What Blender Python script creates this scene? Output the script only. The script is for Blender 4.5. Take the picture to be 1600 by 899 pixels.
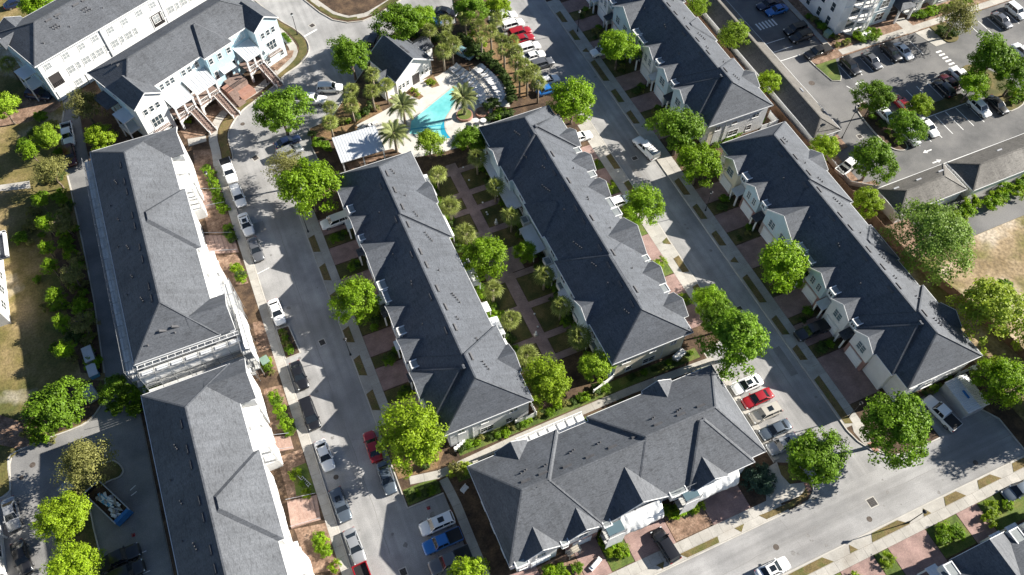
import bpy, math, random
import numpy as np
from mathutils import Vector, Matrix, Quaternion
R = math.radians
random.seed(7)
for o in list(bpy.data.objects):
    bpy.data.objects.remove(o)
scene = bpy.context.scene
COL = scene.collection

# ---------------------------------------------------------------- camera (drone, 106 m up, looking down)
cam_d = bpy.data.cameras.new('camera'); cam = bpy.data.objects.new('camera', cam_d); COL.objects.link(cam)
cam_d.sensor_width = 36.0; cam_d.lens = 28.01; cam_d.clip_end = 3000
cam.matrix_world = (Matrix.Translation((0, 0, 106)) @ Matrix.Rotation(R(-24.0), 4, 'Z')
                    @ Matrix.Rotation(R(90 - 57.75), 4, 'X') @ Matrix.Rotation(R(0.4), 4, 'Z'))
scene.camera = cam

# ---------------------------------------------------------------- sky, sun, exposure
SUN_EL, SUN_DIR = 28.0, Vector((0.99, -0.13))
world = bpy.data.worlds.new('World'); scene.world = world; world.use_nodes = True
wn = world.node_tree
bg = wn.nodes['Background']
sky = wn.nodes.new('ShaderNodeTexSky'); sky.sky_type = 'NISHITA'; sky.sun_disc = False
sky.sun_elevation = R(SUN_EL); sky.sun_rotation = math.atan2(SUN_DIR.x, SUN_DIR.y)
sky.air_density = 0.8; sky.dust_density = 0.3; sky.ozone_density = 1.4
wn.links.new(sky.outputs[0], bg.inputs[0]); bg.inputs[1].default_value = 0.05
sun_d = bpy.data.lights.new('sun', 'SUN'); sun = bpy.data.objects.new('sun', sun_d); COL.objects.link(sun)
sun_d.energy = 5.0; sun_d.angle = R(0.5); sun_d.color = (1.0, 0.945, 0.855)
_h = SUN_DIR.normalized() * math.cos(R(SUN_EL))
sun.rotation_mode = 'QUATERNION'
sun.rotation_quaternion = Vector((_h.x, _h.y, math.sin(R(SUN_EL)))).to_track_quat('Z', 'Y')
sun.location = (150, -20, 120)
scene.view_settings.view_transform = 'Standard'; scene.view_settings.look = 'None'
scene.view_settings.gamma = 1.0; scene.view_settings.exposure = 1.35
scene.view_settings.use_curve_mapping = False
scene.cycles.max_bounces = 6; scene.cycles.transparent_max_bounces = 4
scene.cycles.use_denoising = True

# ---------------------------------------------------------------- materials
MATS = {}
def mat(name, cols, scale=1.0, rough=0.85, bump=0.0, bscale=None, spec=0.3, detail=6, mid=(0.35, 0.65), fine=0.0, fscale=8.0,
        metal=0.0, coat=0.0, rand=0.0, coord='pos', stretch=None, patch=None, trans=0.0, streak=None):
    """Principled with two or three colours mixed by noise (world position), fine grain and bump."""
    m = bpy.data.materials.new(name); m.use_nodes = True; MATS[name] = m
    nt = m.node_tree; N = nt.nodes; Lk = nt.links.new
    b = N['Principled BSDF']
    b.inputs['Roughness'].default_value = rough; b.inputs['Metallic'].default_value = metal
    b.inputs['Specular IOR Level'].default_value = spec
    if coat: b.inputs['Coat Weight'].default_value = coat; b.inputs['Coat Roughness'].default_value = 0.05
    if len(cols) == 1 and not rand and not fine and not bump:
        b.inputs['Base Color'].default_value = (*cols[0], 1); return m
    if coord == 'pos':
        g = N.new('ShaderNodeNewGeometry'); vec = g.outputs['Position']
    else:
        g = N.new('ShaderNodeTexCoord'); vec = g.outputs['Object']
    if stretch:
        mp = N.new('ShaderNodeMapping'); mp.inputs['Scale'].default_value = stretch
        Lk(vec, mp.inputs[0]); vec = mp.outputs[0]
    nz = N.new('ShaderNodeTexNoise'); nz.inputs['Scale'].default_value = scale; nz.inputs['Detail'].default_value = detail
    nz.inputs['Roughness'].default_value = 0.6
    Lk(vec, nz.inputs['Vector'])
    rp = N.new('ShaderNodeValToRGB'); Lk(nz.outputs['Fac'], rp.inputs[0])
    cr = rp.color_ramp
    n = len(cols)
    cr.elements[0].position = mid[0]; cr.elements[0].color = (*cols[0], 1)
    cr.elements[1].position = mid[1]; cr.elements[1].color = (*cols[-1], 1)
    for i in range(1, n - 1):
        e = cr.elements.new(mid[0] + (mid[1] - mid[0]) * i / (n - 1)); e.color = (*cols[i], 1)
    out = rp.outputs[0]
    if patch:
        pc, ps, lo, hi = patch
        pn = N.new('ShaderNodeTexNoise'); pn.inputs['Scale'].default_value = ps; pn.inputs['Detail'].default_value = 5
        Lk(vec, pn.inputs['Vector'])
        pr = N.new('ShaderNodeMapRange'); pr.inputs[1].default_value = lo; pr.inputs[2].default_value = hi
        Lk(pn.outputs['Fac'], pr.inputs[0])
        mx = N.new('ShaderNodeMixRGB'); Lk(pr.outputs[0], mx.inputs[0]); Lk(out, mx.inputs[1]); mx.inputs[2].default_value = (*pc, 1)
        out = mx.outputs[0]
    if fine:
        fn = N.new('ShaderNodeTexNoise'); fn.inputs['Scale'].default_value = fscale; fn.inputs['Detail'].default_value = 3
        Lk(vec, fn.inputs['Vector'])
        fr = N.new('ShaderNodeMapRange'); fr.inputs[1].default_value = 0.3; fr.inputs[2].default_value = 0.7
        fr.inputs[3].default_value = 1 - fine; fr.inputs[4].default_value = 1 + fine
        Lk(fn.outputs['Fac'], fr.inputs[0])
        mx = N.new('ShaderNodeVectorMath'); mx.operation = 'SCALE'
        Lk(out, mx.inputs[0]); Lk(fr.outputs[0], mx.inputs['Scale']); out = mx.outputs[0]
    if streak:
        sm = N.new('ShaderNodeMapping'); sm.inputs['Scale'].default_value = streak[:3]; Lk(g.outputs[0], sm.inputs[0])
        sn = N.new('ShaderNodeTexNoise'); sn.inputs['Scale'].default_value = 1.0; sn.inputs['Detail'].default_value = 4; Lk(sm.outputs[0], sn.inputs['Vector'])
        sr = N.new('ShaderNodeMapRange'); sr.inputs[1].default_value = 0.34; sr.inputs[2].default_value = 0.66; sr.inputs[3].default_value = 1-streak[3]; sr.inputs[4].default_value = 1+streak[3]*0.7
        Lk(sn.outputs['Fac'], sr.inputs[0]); mx = N.new('ShaderNodeVectorMath'); mx.operation = 'SCALE'
        Lk(out, mx.inputs[0]); Lk(sr.outputs[0], mx.inputs['Scale']); out = mx.outputs[0]
    if rand:
        oi = N.new('ShaderNodeObjectInfo')
        rr = N.new('ShaderNodeMapRange'); rr.inputs[3].default_value = 1 - rand; rr.inputs[4].default_value = 1 + rand
        Lk(oi.outputs['Random'], rr.inputs[0])
        mx = N.new('ShaderNodeVectorMath'); mx.operation = 'SCALE'
        Lk(out, mx.inputs[0]); Lk(rr.outputs[0], mx.inputs['Scale']); out = mx.outputs[0]
    Lk(out, b.inputs['Base Color'])
    if bump:
        bn = N.new('ShaderNodeTexNoise'); bn.inputs['Scale'].default_value = bscale or scale * 4; bn.inputs['Detail'].default_value = 4
        Lk(vec, bn.inputs['Vector'])
        bp = N.new('ShaderNodeBump'); bp.inputs['Strength'].default_value = bump; bp.inputs['Distance'].default_value = 0.05
        Lk(bn.outputs['Fac'], bp.inputs['Height']); Lk(bp.outputs[0], b.inputs['Normal'])
    if trans:
        tr = N.new('ShaderNodeBsdfTranslucent'); Lk(out, tr.inputs[0])
        ms = N.new('ShaderNodeMixShader'); ms.inputs[0].default_value = trans
        Lk(b.outputs[0], ms.inputs[1]); Lk(tr.outputs[0], ms.inputs[2])
        Lk(ms.outputs[0], N['Material Output'].inputs['Surface'])
    return m

mat('road', [(0.25, 0.248, 0.245), (0.315, 0.31, 0.304), (0.375, 0.368, 0.36)], 0.22, 0.9, 0.25, 12, fine=0.16, fscale=9, patch=((0.205, 0.2, 0.194), 0.07, 0.47, 0.7), streak=(0.9, 0.035, 1, 0.15))
mat('road_cross', [(0.25, 0.248, 0.245), (0.315, 0.31, 0.304), (0.375, 0.368, 0.36)], 0.22, 0.9, 0.25, 12, fine=0.16, fscale=9, patch=((0.205, 0.2, 0.194), 0.07, 0.47, 0.7), streak=(0.035, 0.9, 1, 0.15))
mat('lot', [(0.1, 0.1, 0.1), (0.14, 0.138, 0.136), (0.18, 0.176, 0.17)], 0.18, 0.9, 0.25, 12, fine=0.15, fscale=7, patch=((0.2, 0.195, 0.188), 0.06, 0.5, 0.68))
mat('alley', [(0.17, 0.168, 0.166), (0.22, 0.216, 0.21), (0.27, 0.262, 0.25)], 0.2, 0.9, 0.25, 12, fine=0.15, fscale=7)
mat('patch', [(0.2, 0.193, 0.185), (0.25, 0.24, 0.23)], 0.5, 0.9, 0.2, 14, fine=0.15)
mat('stain', [(0.17, 0.163, 0.156), (0.23, 0.222, 0.212)], 2.0, 0.7, fine=0.2)
mat('concrete', [(0.33, 0.312, 0.28), (0.395, 0.375, 0.338), (0.45, 0.426, 0.385)], 0.5, 0.85, 0.15, 12, fine=0.1, fscale=6, rand=0.06, patch=((0.29, 0.265, 0.23), 0.25, 0.55, 0.75))
mat('kerb', [(0.4, 0.375, 0.33), (0.5, 0.475, 0.43)], 0.7, 0.85, 0.1, 10, fine=0.08)
mat('deck', [(0.47, 0.45, 0.41), (0.58, 0.56, 0.52)], 0.4, 0.8, 0.1, 10, fine=0.07)
mat('soil', [(0.045, 0.03, 0.02), (0.085, 0.055, 0.035), (0.13, 0.085, 0.05)], 0.5, 0.95, 0.6, 6, fine=0.3, fscale=5)
mat('mulch', [(0.13, 0.083, 0.055), (0.215, 0.138, 0.095), (0.3, 0.205, 0.145)], 0.8, 0.95, 0.8, 7, fine=0.35, fscale=4)
mat('lawn', [(0.05, 0.06, 0.018), (0.09, 0.085, 0.028), (0.16, 0.125, 0.05)], 0.35, 0.95, 0.6, 9, fine=0.3, fscale=6)
mat('dry_lawn', [(0.11, 0.085, 0.035), (0.17, 0.125, 0.055), (0.13, 0.12, 0.04)], 0.8, 0.95, 0.6, 9, fine=0.3, fscale=6, patch=((0.085, 0.095, 0.025), 0.4, 0.5, 0.7))
mat('green_lawn', [(0.06, 0.09, 0.018), (0.1, 0.14, 0.03), (0.14, 0.15, 0.04)], 0.6, 0.95, 0.6, 9, fine=0.3, fscale=6)
mat('scrub', [(0.075, 0.085, 0.022), (0.16, 0.13, 0.045), (0.27, 0.2, 0.1)], 0.12, 0.95, 0.7, 5, fine=0.3, fscale=4, patch=((0.42, 0.37, 0.3), 0.09, 0.6, 0.7))
mat('sand', [(0.2, 0.145, 0.075), (0.3, 0.225, 0.135), (0.44, 0.37, 0.28)], 0.16, 0.95, 0.8, 3, fine=0.35, fscale=2.2, patch=((0.16, 0.14, 0.05), 0.13, 0.5, 0.62))
mat('pine_straw', [(0.14, 0.085, 0.04), (0.22, 0.14, 0.075), (0.17, 0.12, 0.05)], 0.6, 0.95, 0.7, 7, fine=0.35, fscale=4)

def brick_mat(name, c1, c2, mortar, scale, rot=0.0, bw=0.5, rh=0.25, rough=0.85, msize=0.03, nz=0.25):
    m = bpy.data.materials.new(name); m.use_nodes = True; MATS[name] = m
    nt = m.node_tree; N = nt.nodes; Lk = nt.links.new; b = N['Principled BSDF']
    b.inputs['Roughness'].default_value = rough; b.inputs['Specular IOR Level'].default_value = 0.25
    g = N.new('ShaderNodeTexCoord'); mp = N.new('ShaderNodeMapping'); mp.inputs['Rotation'].default_value = (0, 0, rot)
    Lk(g.outputs['Object'], mp.inputs[0])
    br = N.new('ShaderNodeTexBrick'); br.inputs['Scale'].default_value = scale
    br.inputs['Color1'].default_value = (*c1, 1); br.inputs['Color2'].default_value = (*c2, 1); br.inputs['Mortar'].default_value = (*mortar, 1)
    br.inputs['Mortar Size'].default_value = msize; br.inputs['Brick Width'].default_value = bw; br.inputs['Row Height'].default_value = rh
    Lk(mp.outputs[0], br.inputs['Vector'])
    n = N.new('ShaderNodeTexNoise'); n.inputs['Scale'].default_value = 0.6; n.inputs['Detail'].default_value = 8
    Lk(g.outputs['Object'], n.inputs['Vector'])
    mr = N.new('ShaderNodeMapRange'); mr.inputs[1].default_value = 0.3; mr.inputs[2].default_value = 0.7
    mr.inputs[3].default_value = 1 - nz; mr.inputs[4].default_value = 1 + nz
    Lk(n.outputs['Fac'], mr.inputs[0])
    sc = N.new('ShaderNodeVectorMath'); sc.operation = 'SCALE'
    Lk(br.outputs['Color'], sc.inputs[0]); Lk(mr.outputs[0], sc.inputs['Scale']); Lk(sc.outputs[0], b.inputs['Base Color'])
    bp = N.new('ShaderNodeBump'); bp.inputs['Strength'].default_value = 0.3; bp.inputs['Distance'].default_value = 0.02
    Lk(br.outputs['Fac'], bp.inputs['Height']); bp.invert = True; Lk(bp.outputs[0], b.inputs['Normal'])
    return m
brick_mat('paver', (0.35, 0.235, 0.205), (0.285, 0.185, 0.165), (0.2, 0.145, 0.13), 2.0, 0.0)
brick_mat('paver_path', (0.36, 0.26, 0.235), (0.29, 0.205, 0.185), (0.21, 0.155, 0.14), 2.0, R(45))
brick_mat('facade_brick', (0.33, 0.19, 0.165), (0.27, 0.15, 0.13), (0.38, 0.33, 0.3), 4.0)

def shingle(name, dark, light):
    """asphalt shingles: mineral granules with a rough sheen, staggered course dashes, run-off streaks and faded patches"""
    m = bpy.data.materials.new(name); m.use_nodes = True; MATS[name] = m
    nt = m.node_tree; N = nt.nodes; Lk = nt.links.new; b = N['Principled BSDF']
    b.inputs['Roughness'].default_value = 0.75; b.inputs['Specular IOR Level'].default_value = 0.45
    g = N.new('ShaderNodeTexCoord')
    def noise(sc, det, stretch=(1, 1, 1)):
        mp = N.new('ShaderNodeMapping'); mp.inputs['Scale'].default_value = stretch; Lk(g.outputs['Object'], mp.inputs[0])
        n = N.new('ShaderNodeTexNoise'); n.inputs['Scale'].default_value = sc; n.inputs['Detail'].default_value = det
        n.inputs['Roughness'].default_value = 0.65
        Lk(mp.outputs[0], n.inputs['Vector']); return n.outputs['Fac']
    def rng_(f, a0, a1, b0, b1):
        r = N.new('ShaderNodeMapRange'); Lk(f, r.inputs[0])
        for i, v in enumerate((a0, a1, b0, b1)): r.inputs[1+i].default_value = v
        return r.outputs[0]
    def mul(x, y):
        q = N.new('ShaderNodeMath'); q.operation = 'MULTIPLY'; Lk(x, q.inputs[0]); Lk(y, q.inputs[1]); return q.outputs[0]
    a = noise(4.0, 4, (1, 1, 3))
    rp = N.new('ShaderNodeValToRGB'); rp.color_ramp.elements[0].position = 0.33; rp.color_ramp.elements[1].position = 0.67
    rp.color_ramp.elements[0].color = (*dark, 1); rp.color_ramp.elements[1].color = (*light, 1); Lk(a, rp.inputs[0])
    k = rng_(noise(0.2, 6), 0.3, 0.7, 0.82, 1.18)
    k = mul(k, rng_(noise(1.0, 2, (1.1, 1.1, 7)), 0.34, 0.46, 0.74, 1.0))      # short dark dashes along the courses
    k = mul(k, rng_(noise(1.0, 3, (1.6, 0.12, 0.12)), 0.35, 0.65, 0.9, 1.1))   # streaks down the slope
    sc = N.new('ShaderNodeVectorMath'); sc.operation = 'SCALE'; Lk(rp.outputs[0], sc.inputs[0]); Lk(k, sc.inputs['Scale'])
    Lk(sc.outputs[0], b.inputs['Base Color'])
    Lk(rng_(k, 0.7, 1.2, 0.8, 0.7), b.inputs['Roughness'])
    wv = N.new('ShaderNodeTexWave'); wv.wave_type = 'BANDS'; wv.bands_direction = 'Z'; wv.inputs['Scale'].default_value = 2.4
    wv.inputs['Distortion'].default_value = 0.6; wv.wave_profile = 'SAW'; Lk(g.outputs['Object'], wv.inputs['Vector'])
    ad = N.new('ShaderNodeMath'); ad.operation = 'MULTIPLY_ADD'; Lk(wv.outputs['Fac'], ad.inputs[0]); ad.inputs[1].default_value = 0.5; Lk(a, ad.inputs[2])
    bp = N.new('ShaderNodeBump'); bp.inputs['Strength'].default_value = 0.35; bp.inputs['Distance'].default_value = 0.04
    Lk(ad.outputs[0], bp.inputs['Height']); Lk(bp.outputs[0], b.inputs['Normal'])
    return m
shingle('shingle', (0.046, 0.0525, 0.064), (0.092, 0.101, 0.117))
shingle('shingle_grey', (0.058, 0.064, 0.074), (0.108, 0.115, 0.128))
shingle('shingle_brown', (0.075, 0.07, 0.063), (0.135, 0.125, 0.111))

def siding(name, col, var=0.06):
    m = mat(name, [tuple(c * (1 - var) for c in col), tuple(min(1, c * (1 + var)) for c in col)], 0.6, 0.65, 0, fine=0.04, fscale=5)
    nt = m.node_tree; N = nt.nodes; Lk = nt.links.new
    g = N.new('ShaderNodeNewGeometry')
    wv = N.new('ShaderNodeTexWave'); wv.wave_type = 'BANDS'; wv.bands_direction = 'Z'; wv.wave_profile = 'SAW'
    wv.inputs['Scale'].default_value = 1.7; Lk(g.outputs['Position'], wv.inputs['Vector'])
    bp = N.new('ShaderNodeBump'); bp.inputs['Strength'].default_value = 0.4; bp.inputs['Distance'].default_value = 0.02
    Lk(wv.outputs['Fac'], bp.inputs['Height']); Lk(bp.outputs[0], N['Principled BSDF'].inputs['Normal'])
    return m
siding('white_siding', (0.66, 0.665, 0.66)); siding('cream_siding', (0.7, 0.64, 0.5)); siding('blue_siding', (0.36, 0.51, 0.58))
siding('pale_blue_siding', (0.48, 0.59, 0.63)); siding('grey_siding', (0.55, 0.54, 0.52))
mat('trim', [(0.66, 0.66, 0.65), (0.74, 0.74, 0.73)], 0.8, 0.5, fine=0.04)
mat('render_white', [(0.64, 0.63, 0.61), (0.72, 0.715, 0.7)], 0.5, 0.7, fine=0.05)
mat('door_white', [(0.7, 0.72, 0.74), (0.76, 0.78, 0.8)], 0.8, 0.45)
mat('door_dark', [(0.05, 0.045, 0.045)], 1, 0.5)
mat('glass', [(0.035, 0.05, 0.06)], 1, 0.08, spec=0.8)
mat('window_blue', [(0.1, 0.15, 0.17)], 1, 0.12, spec=0.7)
mat('window_pale', [(0.3, 0.32, 0.33)], 1, 0.12, spec=0.7)
mat('metal_roof', [(0.62, 0.64, 0.66), (0.72, 0.74, 0.75)], 0.5, 0.35, metal=0.25, fine=0.05, spec=0.5)
mat('membrane', [(0.2, 0.22, 0.22), (0.27, 0.29, 0.29)], 0.7, 0.7, fine=0.1)
mat('white_sheet', [(0.72, 0.72, 0.71), (0.84, 0.84, 0.83)], 1.2, 0.5, 0.8, 2.5, fine=0.06)
mat('tube', [(0.25, 0.26, 0.27), (0.34, 0.35, 0.36)], 2, 0.45, metal=0.5)
mat('scaf_board', [(0.42, 0.42, 0.41), (0.55, 0.55, 0.53)], 1.5, 0.8, fine=0.12, rand=0.12)
mat('steel', [(0.4, 0.41, 0.42), (0.52, 0.53, 0.54)], 2, 0.4, metal=0.7)
mat('galv', [(0.55, 0.56, 0.56), (0.65, 0.66, 0.66)], 1, 0.45, metal=0.4)
mat('black_metal', [(0.02, 0.02, 0.022)], 1, 0.5)
mat('vent', [(0.07, 0.07, 0.075), (0.1, 0.1, 0.105)], 2, 0.7)
mat('brick_step', [(0.3, 0.2, 0.16), (0.4, 0.28, 0.23)], 1.5, 0.85, fine=0.15)
mat('wood_deck', [(0.17, 0.12, 0.1), (0.25, 0.18, 0.155)], 1.5, 0.8, fine=0.15)
mat('plank', [(0.3, 0.27, 0.22), (0.42, 0.38, 0.32)], 1.5, 0.8, fine=0.15, rand=0.12)
mat('fence_wood', [(0.13, 0.075, 0.045), (0.21, 0.125, 0.08)], 1.5, 0.85, fine=0.15, rand=0.1)
mat('vinyl', [(0.76, 0.76, 0.75), (0.82, 0.82, 0.81)], 1, 0.5)
mat('mark', [(0.6, 0.6, 0.58), (0.74, 0.74, 0.72)], 3, 0.8, fine=0.12, mid=(0.3, 0.5))
mat('rust_iron', [(0.07, 0.055, 0.045), (0.12, 0.1, 0.085)], 3, 0.8)
mat('grate', [(0.025, 0.025, 0.027), (0.045, 0.045, 0.047)], 3, 0.7)
mat('terracotta', [(0.28, 0.15, 0.11), (0.35, 0.2, 0.155)], 2, 0.85)
mat('utility_green', [(0.17, 0.26, 0.2), (0.22, 0.31, 0.25)], 2, 0.6)
mat('plastic_grey', [(0.3, 0.31, 0.33), (0.38, 0.39, 0.41)], 2, 0.6)
mat('blue_tarp', [(0.08, 0.3, 0.5), (0.14, 0.4, 0.6)], 2, 0.5, 0.5, 4)
mat('skip_blue', [(0.02, 0.12, 0.32), (0.04, 0.17, 0.4)], 1, 0.5)
mat('cushion', [(0.6, 0.6, 0.6), (0.7, 0.7, 0.7)], 2, 0.8)
mat('tyre', [(0.018, 0.018, 0.019)], 1, 0.85); mat('rim', [(0.4, 0.4, 0.42)], 1, 0.35, metal=0.8)
mat('car_glass', [(0.014, 0.018, 0.022)], 1, 0.06, spec=0.7); mat('car_dark', [(0.02, 0.02, 0.021)], 1, 0.6)
mat('headlight', [(0.75, 0.78, 0.8)], 1, 0.15); mat('taillight', [(0.3, 0.012, 0.012)], 1, 0.25)
for n_, c_ in dict(white=(0.8, 0.8, 0.79), black=(0.012, 0.012, 0.014), red=(0.28, 0.01, 0.016), silver=(0.34, 0.35, 0.36), grey=(0.13, 0.135, 0.145),
                   slate=(0.1, 0.125, 0.155), blue=(0.02, 0.14, 0.42), maroon=(0.07, 0.008, 0.012), navy=(0.012, 0.022, 0.06), tan=(0.42, 0.39, 0.34),
                   teal=(0.2, 0.36, 0.42)).items():
    mat('paint_' + n_, [c_], 1, 0.3, coat=0.7, metal=0.35 if n_ in ('silver', 'grey', 'slate') else 0.0, spec=0.5)
# pool water: turquoise body with gentle ripples
mw = mat('water', [(0.12, 0.45, 0.46), (0.18, 0.53, 0.53), (0.25, 0.6, 0.59)], 0.16, 0.06, 0.35, 1.3, spec=0.5, fine=0.08, fscale=1.2)
mat('water_step', [(0.02, 0.27, 0.4), (0.03, 0.32, 0.44)], 0.3, 0.05, 0.12, 1.6, spec=0.5)
# foliage
def leafmat(name, c, trans=0.42):
    lo = tuple(v * 0.62 for v in c); hi = tuple(v * 1.35 for v in c)
    return mat(name, [lo, c, hi], 0.9, 0.55, fine=0.3, fscale=3.0, rand=0.14, spec=0.25, trans=trans, mid=(0.32, 0.68))
leafmat('leaf_bright', (0.21, 0.345, 0.014)); leafmat('leaf_green', (0.15, 0.265, 0.016)); leafmat('leaf_yellow', (0.25, 0.36, 0.016))
leafmat('leaf_olive', (0.235, 0.235, 0.07)); leafmat('leaf_dark', (0.08, 0.13, 0.03)); leafmat('leaf_lime', (0.25, 0.37, 0.025))
leafmat('leaf_palm', (0.2, 0.235, 0.05), 0.25); leafmat('leaf_date', (0.22, 0.25, 0.09), 0.2); leafmat('leaf_blue', (0.055, 0.105, 0.065), 0.2)
leafmat('leaf_willow', (0.205, 0.32, 0.05)); leafmat('leaf_ochre', (0.28, 0.36, 0.035))
mat('bark', [(0.1, 0.075, 0.055), (0.18, 0.14, 0.105)], 3, 0.9, 0.5, 9); mat('palm_bark', [(0.2, 0.165, 0.125), (0.29, 0.245, 0.19)], 3, 0.9, 0.5, 9)

# ---------------------------------------------------------------- helpers
class MB:
    def __init__(s): s.v = []; s.f = []; s.m = []
    def add(s, v, f, mi=0):
        o = len(s.v); s.v += [tuple(p) for p in v]
        for q in f: s.f.append(tuple(i + o for i in q)); s.m.append(mi)
        return s
    def box(s, x0, y0, z0, x1, y1, z1, mi=0):
        return s.add([(x0,y0,z0),(x1,y0,z0),(x1,y1,z0),(x0,y1,z0),(x0,y0,z1),(x1,y0,z1),(x1,y1,z1),(x0,y1,z1)],
                     [(3,2,1,0),(4,5,6,7),(0,1,5,4),(1,2,6,5),(2,3,7,6),(3,0,4,7)], mi)
    def prism(s, pts, z0, z1, mi=0):
        a = sum(pts[i][0]*pts[(i+1)%len(pts)][1]-pts[(i+1)%len(pts)][0]*pts[i][1] for i in range(len(pts)))
        if a < 0: pts = pts[::-1]
        n = len(pts)
        v = [(x,y,z0) for x,y in pts] + [(x,y,z1) for x,y in pts]
        return s.add(v, [tuple(range(n-1,-1,-1)), tuple(range(n,2*n))] + [(i,(i+1)%n,n+(i+1)%n,n+i) for i in range(n)], mi)
    def extr(s, prof, y0, y1, mi=0):
        """profile in x,z extruded along y"""
        n = len(prof); v = [(x,y0,z) for x,z in prof] + [(x,y1,z) for x,z in prof]
        return s.add(v, [tuple(range(n)), tuple(range(2*n-1,n-1,-1))] + [(i,n+i,n+(i+1)%n,(i+1)%n) for i in range(n)], mi)
    def cyl(s, x, y, z0, z1, r0, r1=None, n=10, mi=0):
        r1 = r0 if r1 is None else r1
        v = [(x+r0*math.cos(2*math.pi*i/n), y+r0*math.sin(2*math.pi*i/n), z0) for i in range(n)]
        v += [(x+r1*math.cos(2*math.pi*i/n), y+r1*math.sin(2*math.pi*i/n), z1) for i in range(n)]
        return s.add(v, [tuple(range(n-1,-1,-1)), tuple(range(n,2*n))] + [(i,(i+1)%n,n+(i+1)%n,n+i) for i in range(n)], mi)
    def tube(s, p, q, r0, r1=None, n=5, mi=0):
        r1 = r0 if r1 is None else r1
        p = Vector(p); q = Vector(q); d = (q-p)
        if d.length < 1e-6: return s
        w = d.to_track_quat('Z','Y')
        v = []
        for c, r in ((p, r0), (q, r1)):
            for i in range(n):
                v.append(c + w @ Vector((r*math.cos(2*math.pi*i/n), r*math.sin(2*math.pi*i/n), 0)))
        return s.add(v, [tuple(range(n-1,-1,-1)), tuple(range(n,2*n))] + [(i,(i+1)%n,n+(i+1)%n,n+i) for i in range(n)], mi)
    def bar(s, p, q, w, h, mi=0):
        """square bar from p to q, width w across, height h"""
        p = Vector(p); q = Vector(q); d = (q-p).normalized()
        side = d.cross(Vector((0,0,1)))
        side = Vector((1,0,0)) if side.length < 1e-4 else side.normalized()
        up = side.cross(d)
        v = []
        for c in (p, q):
            for a, b in ((-1,-1),(1,-1),(1,1),(-1,1)): v.append(c + side*a*w/2 + up*b*h/2)
        return s.add(v, [(0,1,2,3),(7,6,5,4),(0,4,5,1),(1,5,6,2),(2,6,7,3),(3,7,4,0)], mi)
    def build(s, name, mats, parent=None, loc=None, smooth=False):
        return obj(name, s.mesh(name, mats, smooth), parent, loc)
    def mesh(s, name, mats, smooth=False):
        me = bpy.data.meshes.new(name); me.from_pydata(s.v, [], s.f)
        ms = mats if isinstance(mats, (list, tuple)) else [mats]
        for m in ms: me.materials.append(MATS[m])
        if len(ms) > 1: me.polygons.foreach_set('material_index', s.m)
        if smooth: me.polygons.foreach_set('use_smooth', [True]*len(me.polygons))
        me.update(); return me

def obj(name, me, parent=None, loc=None, rz=0.0, sc=None):
    o = bpy.data.objects.new(name, me); COL.objects.link(o)
    if loc is not None: o.location = loc
    if rz: o.rotation_euler = (0, 0, rz)
    if sc is not None: o.scale = sc if isinstance(sc, (tuple, list)) else (sc, sc, sc)
    if parent is not None: o.parent = parent
    return o
def tag(o, label, cat=None, group=None, kind=None):
    o['label'] = label
    if cat: o['category'] = cat
    if group: o['group'] = group
    if kind: o['kind'] = kind
    return o
def thing(name, label, cat, loc=(0,0,0), rz=0.0, group=None):
    o = bpy.data.objects.new(name, None); COL.objects.link(o)
    o.location = loc if len(loc) == 3 else (loc[0], loc[1], 0); o.rotation_euler = (0, 0, rz); o.empty_display_size = 0.3
    return tag(o, label, cat, group)
SHEETS = [0]
def sheet(name, pts, top, m, label, base=-0.02, parent=None):
    """a raised slab of the setting (tops staggered by a fraction of a millimetre so none are coplanar)"""
    SHEETS[0] += 1; top += (SHEETS[0] % 17)*0.0006
    o = MB().prism(list(pts), base, top).build(name, m, parent)
    if parent is None: o['kind'] = 'structure'; o['label'] = label
    return o
def rect(x0, y0, x1, y1): return [(x0,y0),(x1,y0),(x1,y1),(x0,y1)]
def ribbon(pts, w, closed=False):
    """left and right offsets of a polyline"""
    P = [Vector(p).to_2d() for p in pts]; n = len(P); Ls = []; Rs = []
    for i in range(n):
        a = P[i-1] if (i > 0 or closed) else P[i]; b = P[(i+1) % n] if (i < n-1 or closed) else P[i]
        d = (b-a).normalized(); nn = Vector((-d.y, d.x))
        Ls.append(P[i]+nn*w/2); Rs.append(P[i]-nn*w/2)
    return Ls, Rs
def strip(mb, pts, w, z0, z1, closed=False, mi=0):
    L, Rr = ribbon(pts, w, closed); n = len(pts)
    for i in range(n if closed else n-1):
        j = (i+1) % n
        mb.prism([tuple(L[i]), tuple(Rr[i]), tuple(Rr[j]), tuple(L[j])], z0, z1, mi)
    return mb
def smooth_line(pts, k=6):
    """Catmull-Rom through the points"""
    P = [Vector((p[0], p[1], 0)) for p in pts]; out = []
    for i in range(len(P)-1):
        p0 = P[max(i-1,0)]; p1 = P[i]; p2 = P[i+1]; p3 = P[min(i+2,len(P)-1)]
        for t in range(k):
            u = t/k
            q = 0.5*((2*p1)+(p2-p0)*u+(2*p0-5*p1+4*p2-p3)*u*u+(3*p1-p0-3*p2+p3)*u**3)
            out.append((q.x, q.y))
    out.append((P[-1].x, P[-1].y)); return out
SLAB = {}
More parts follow.
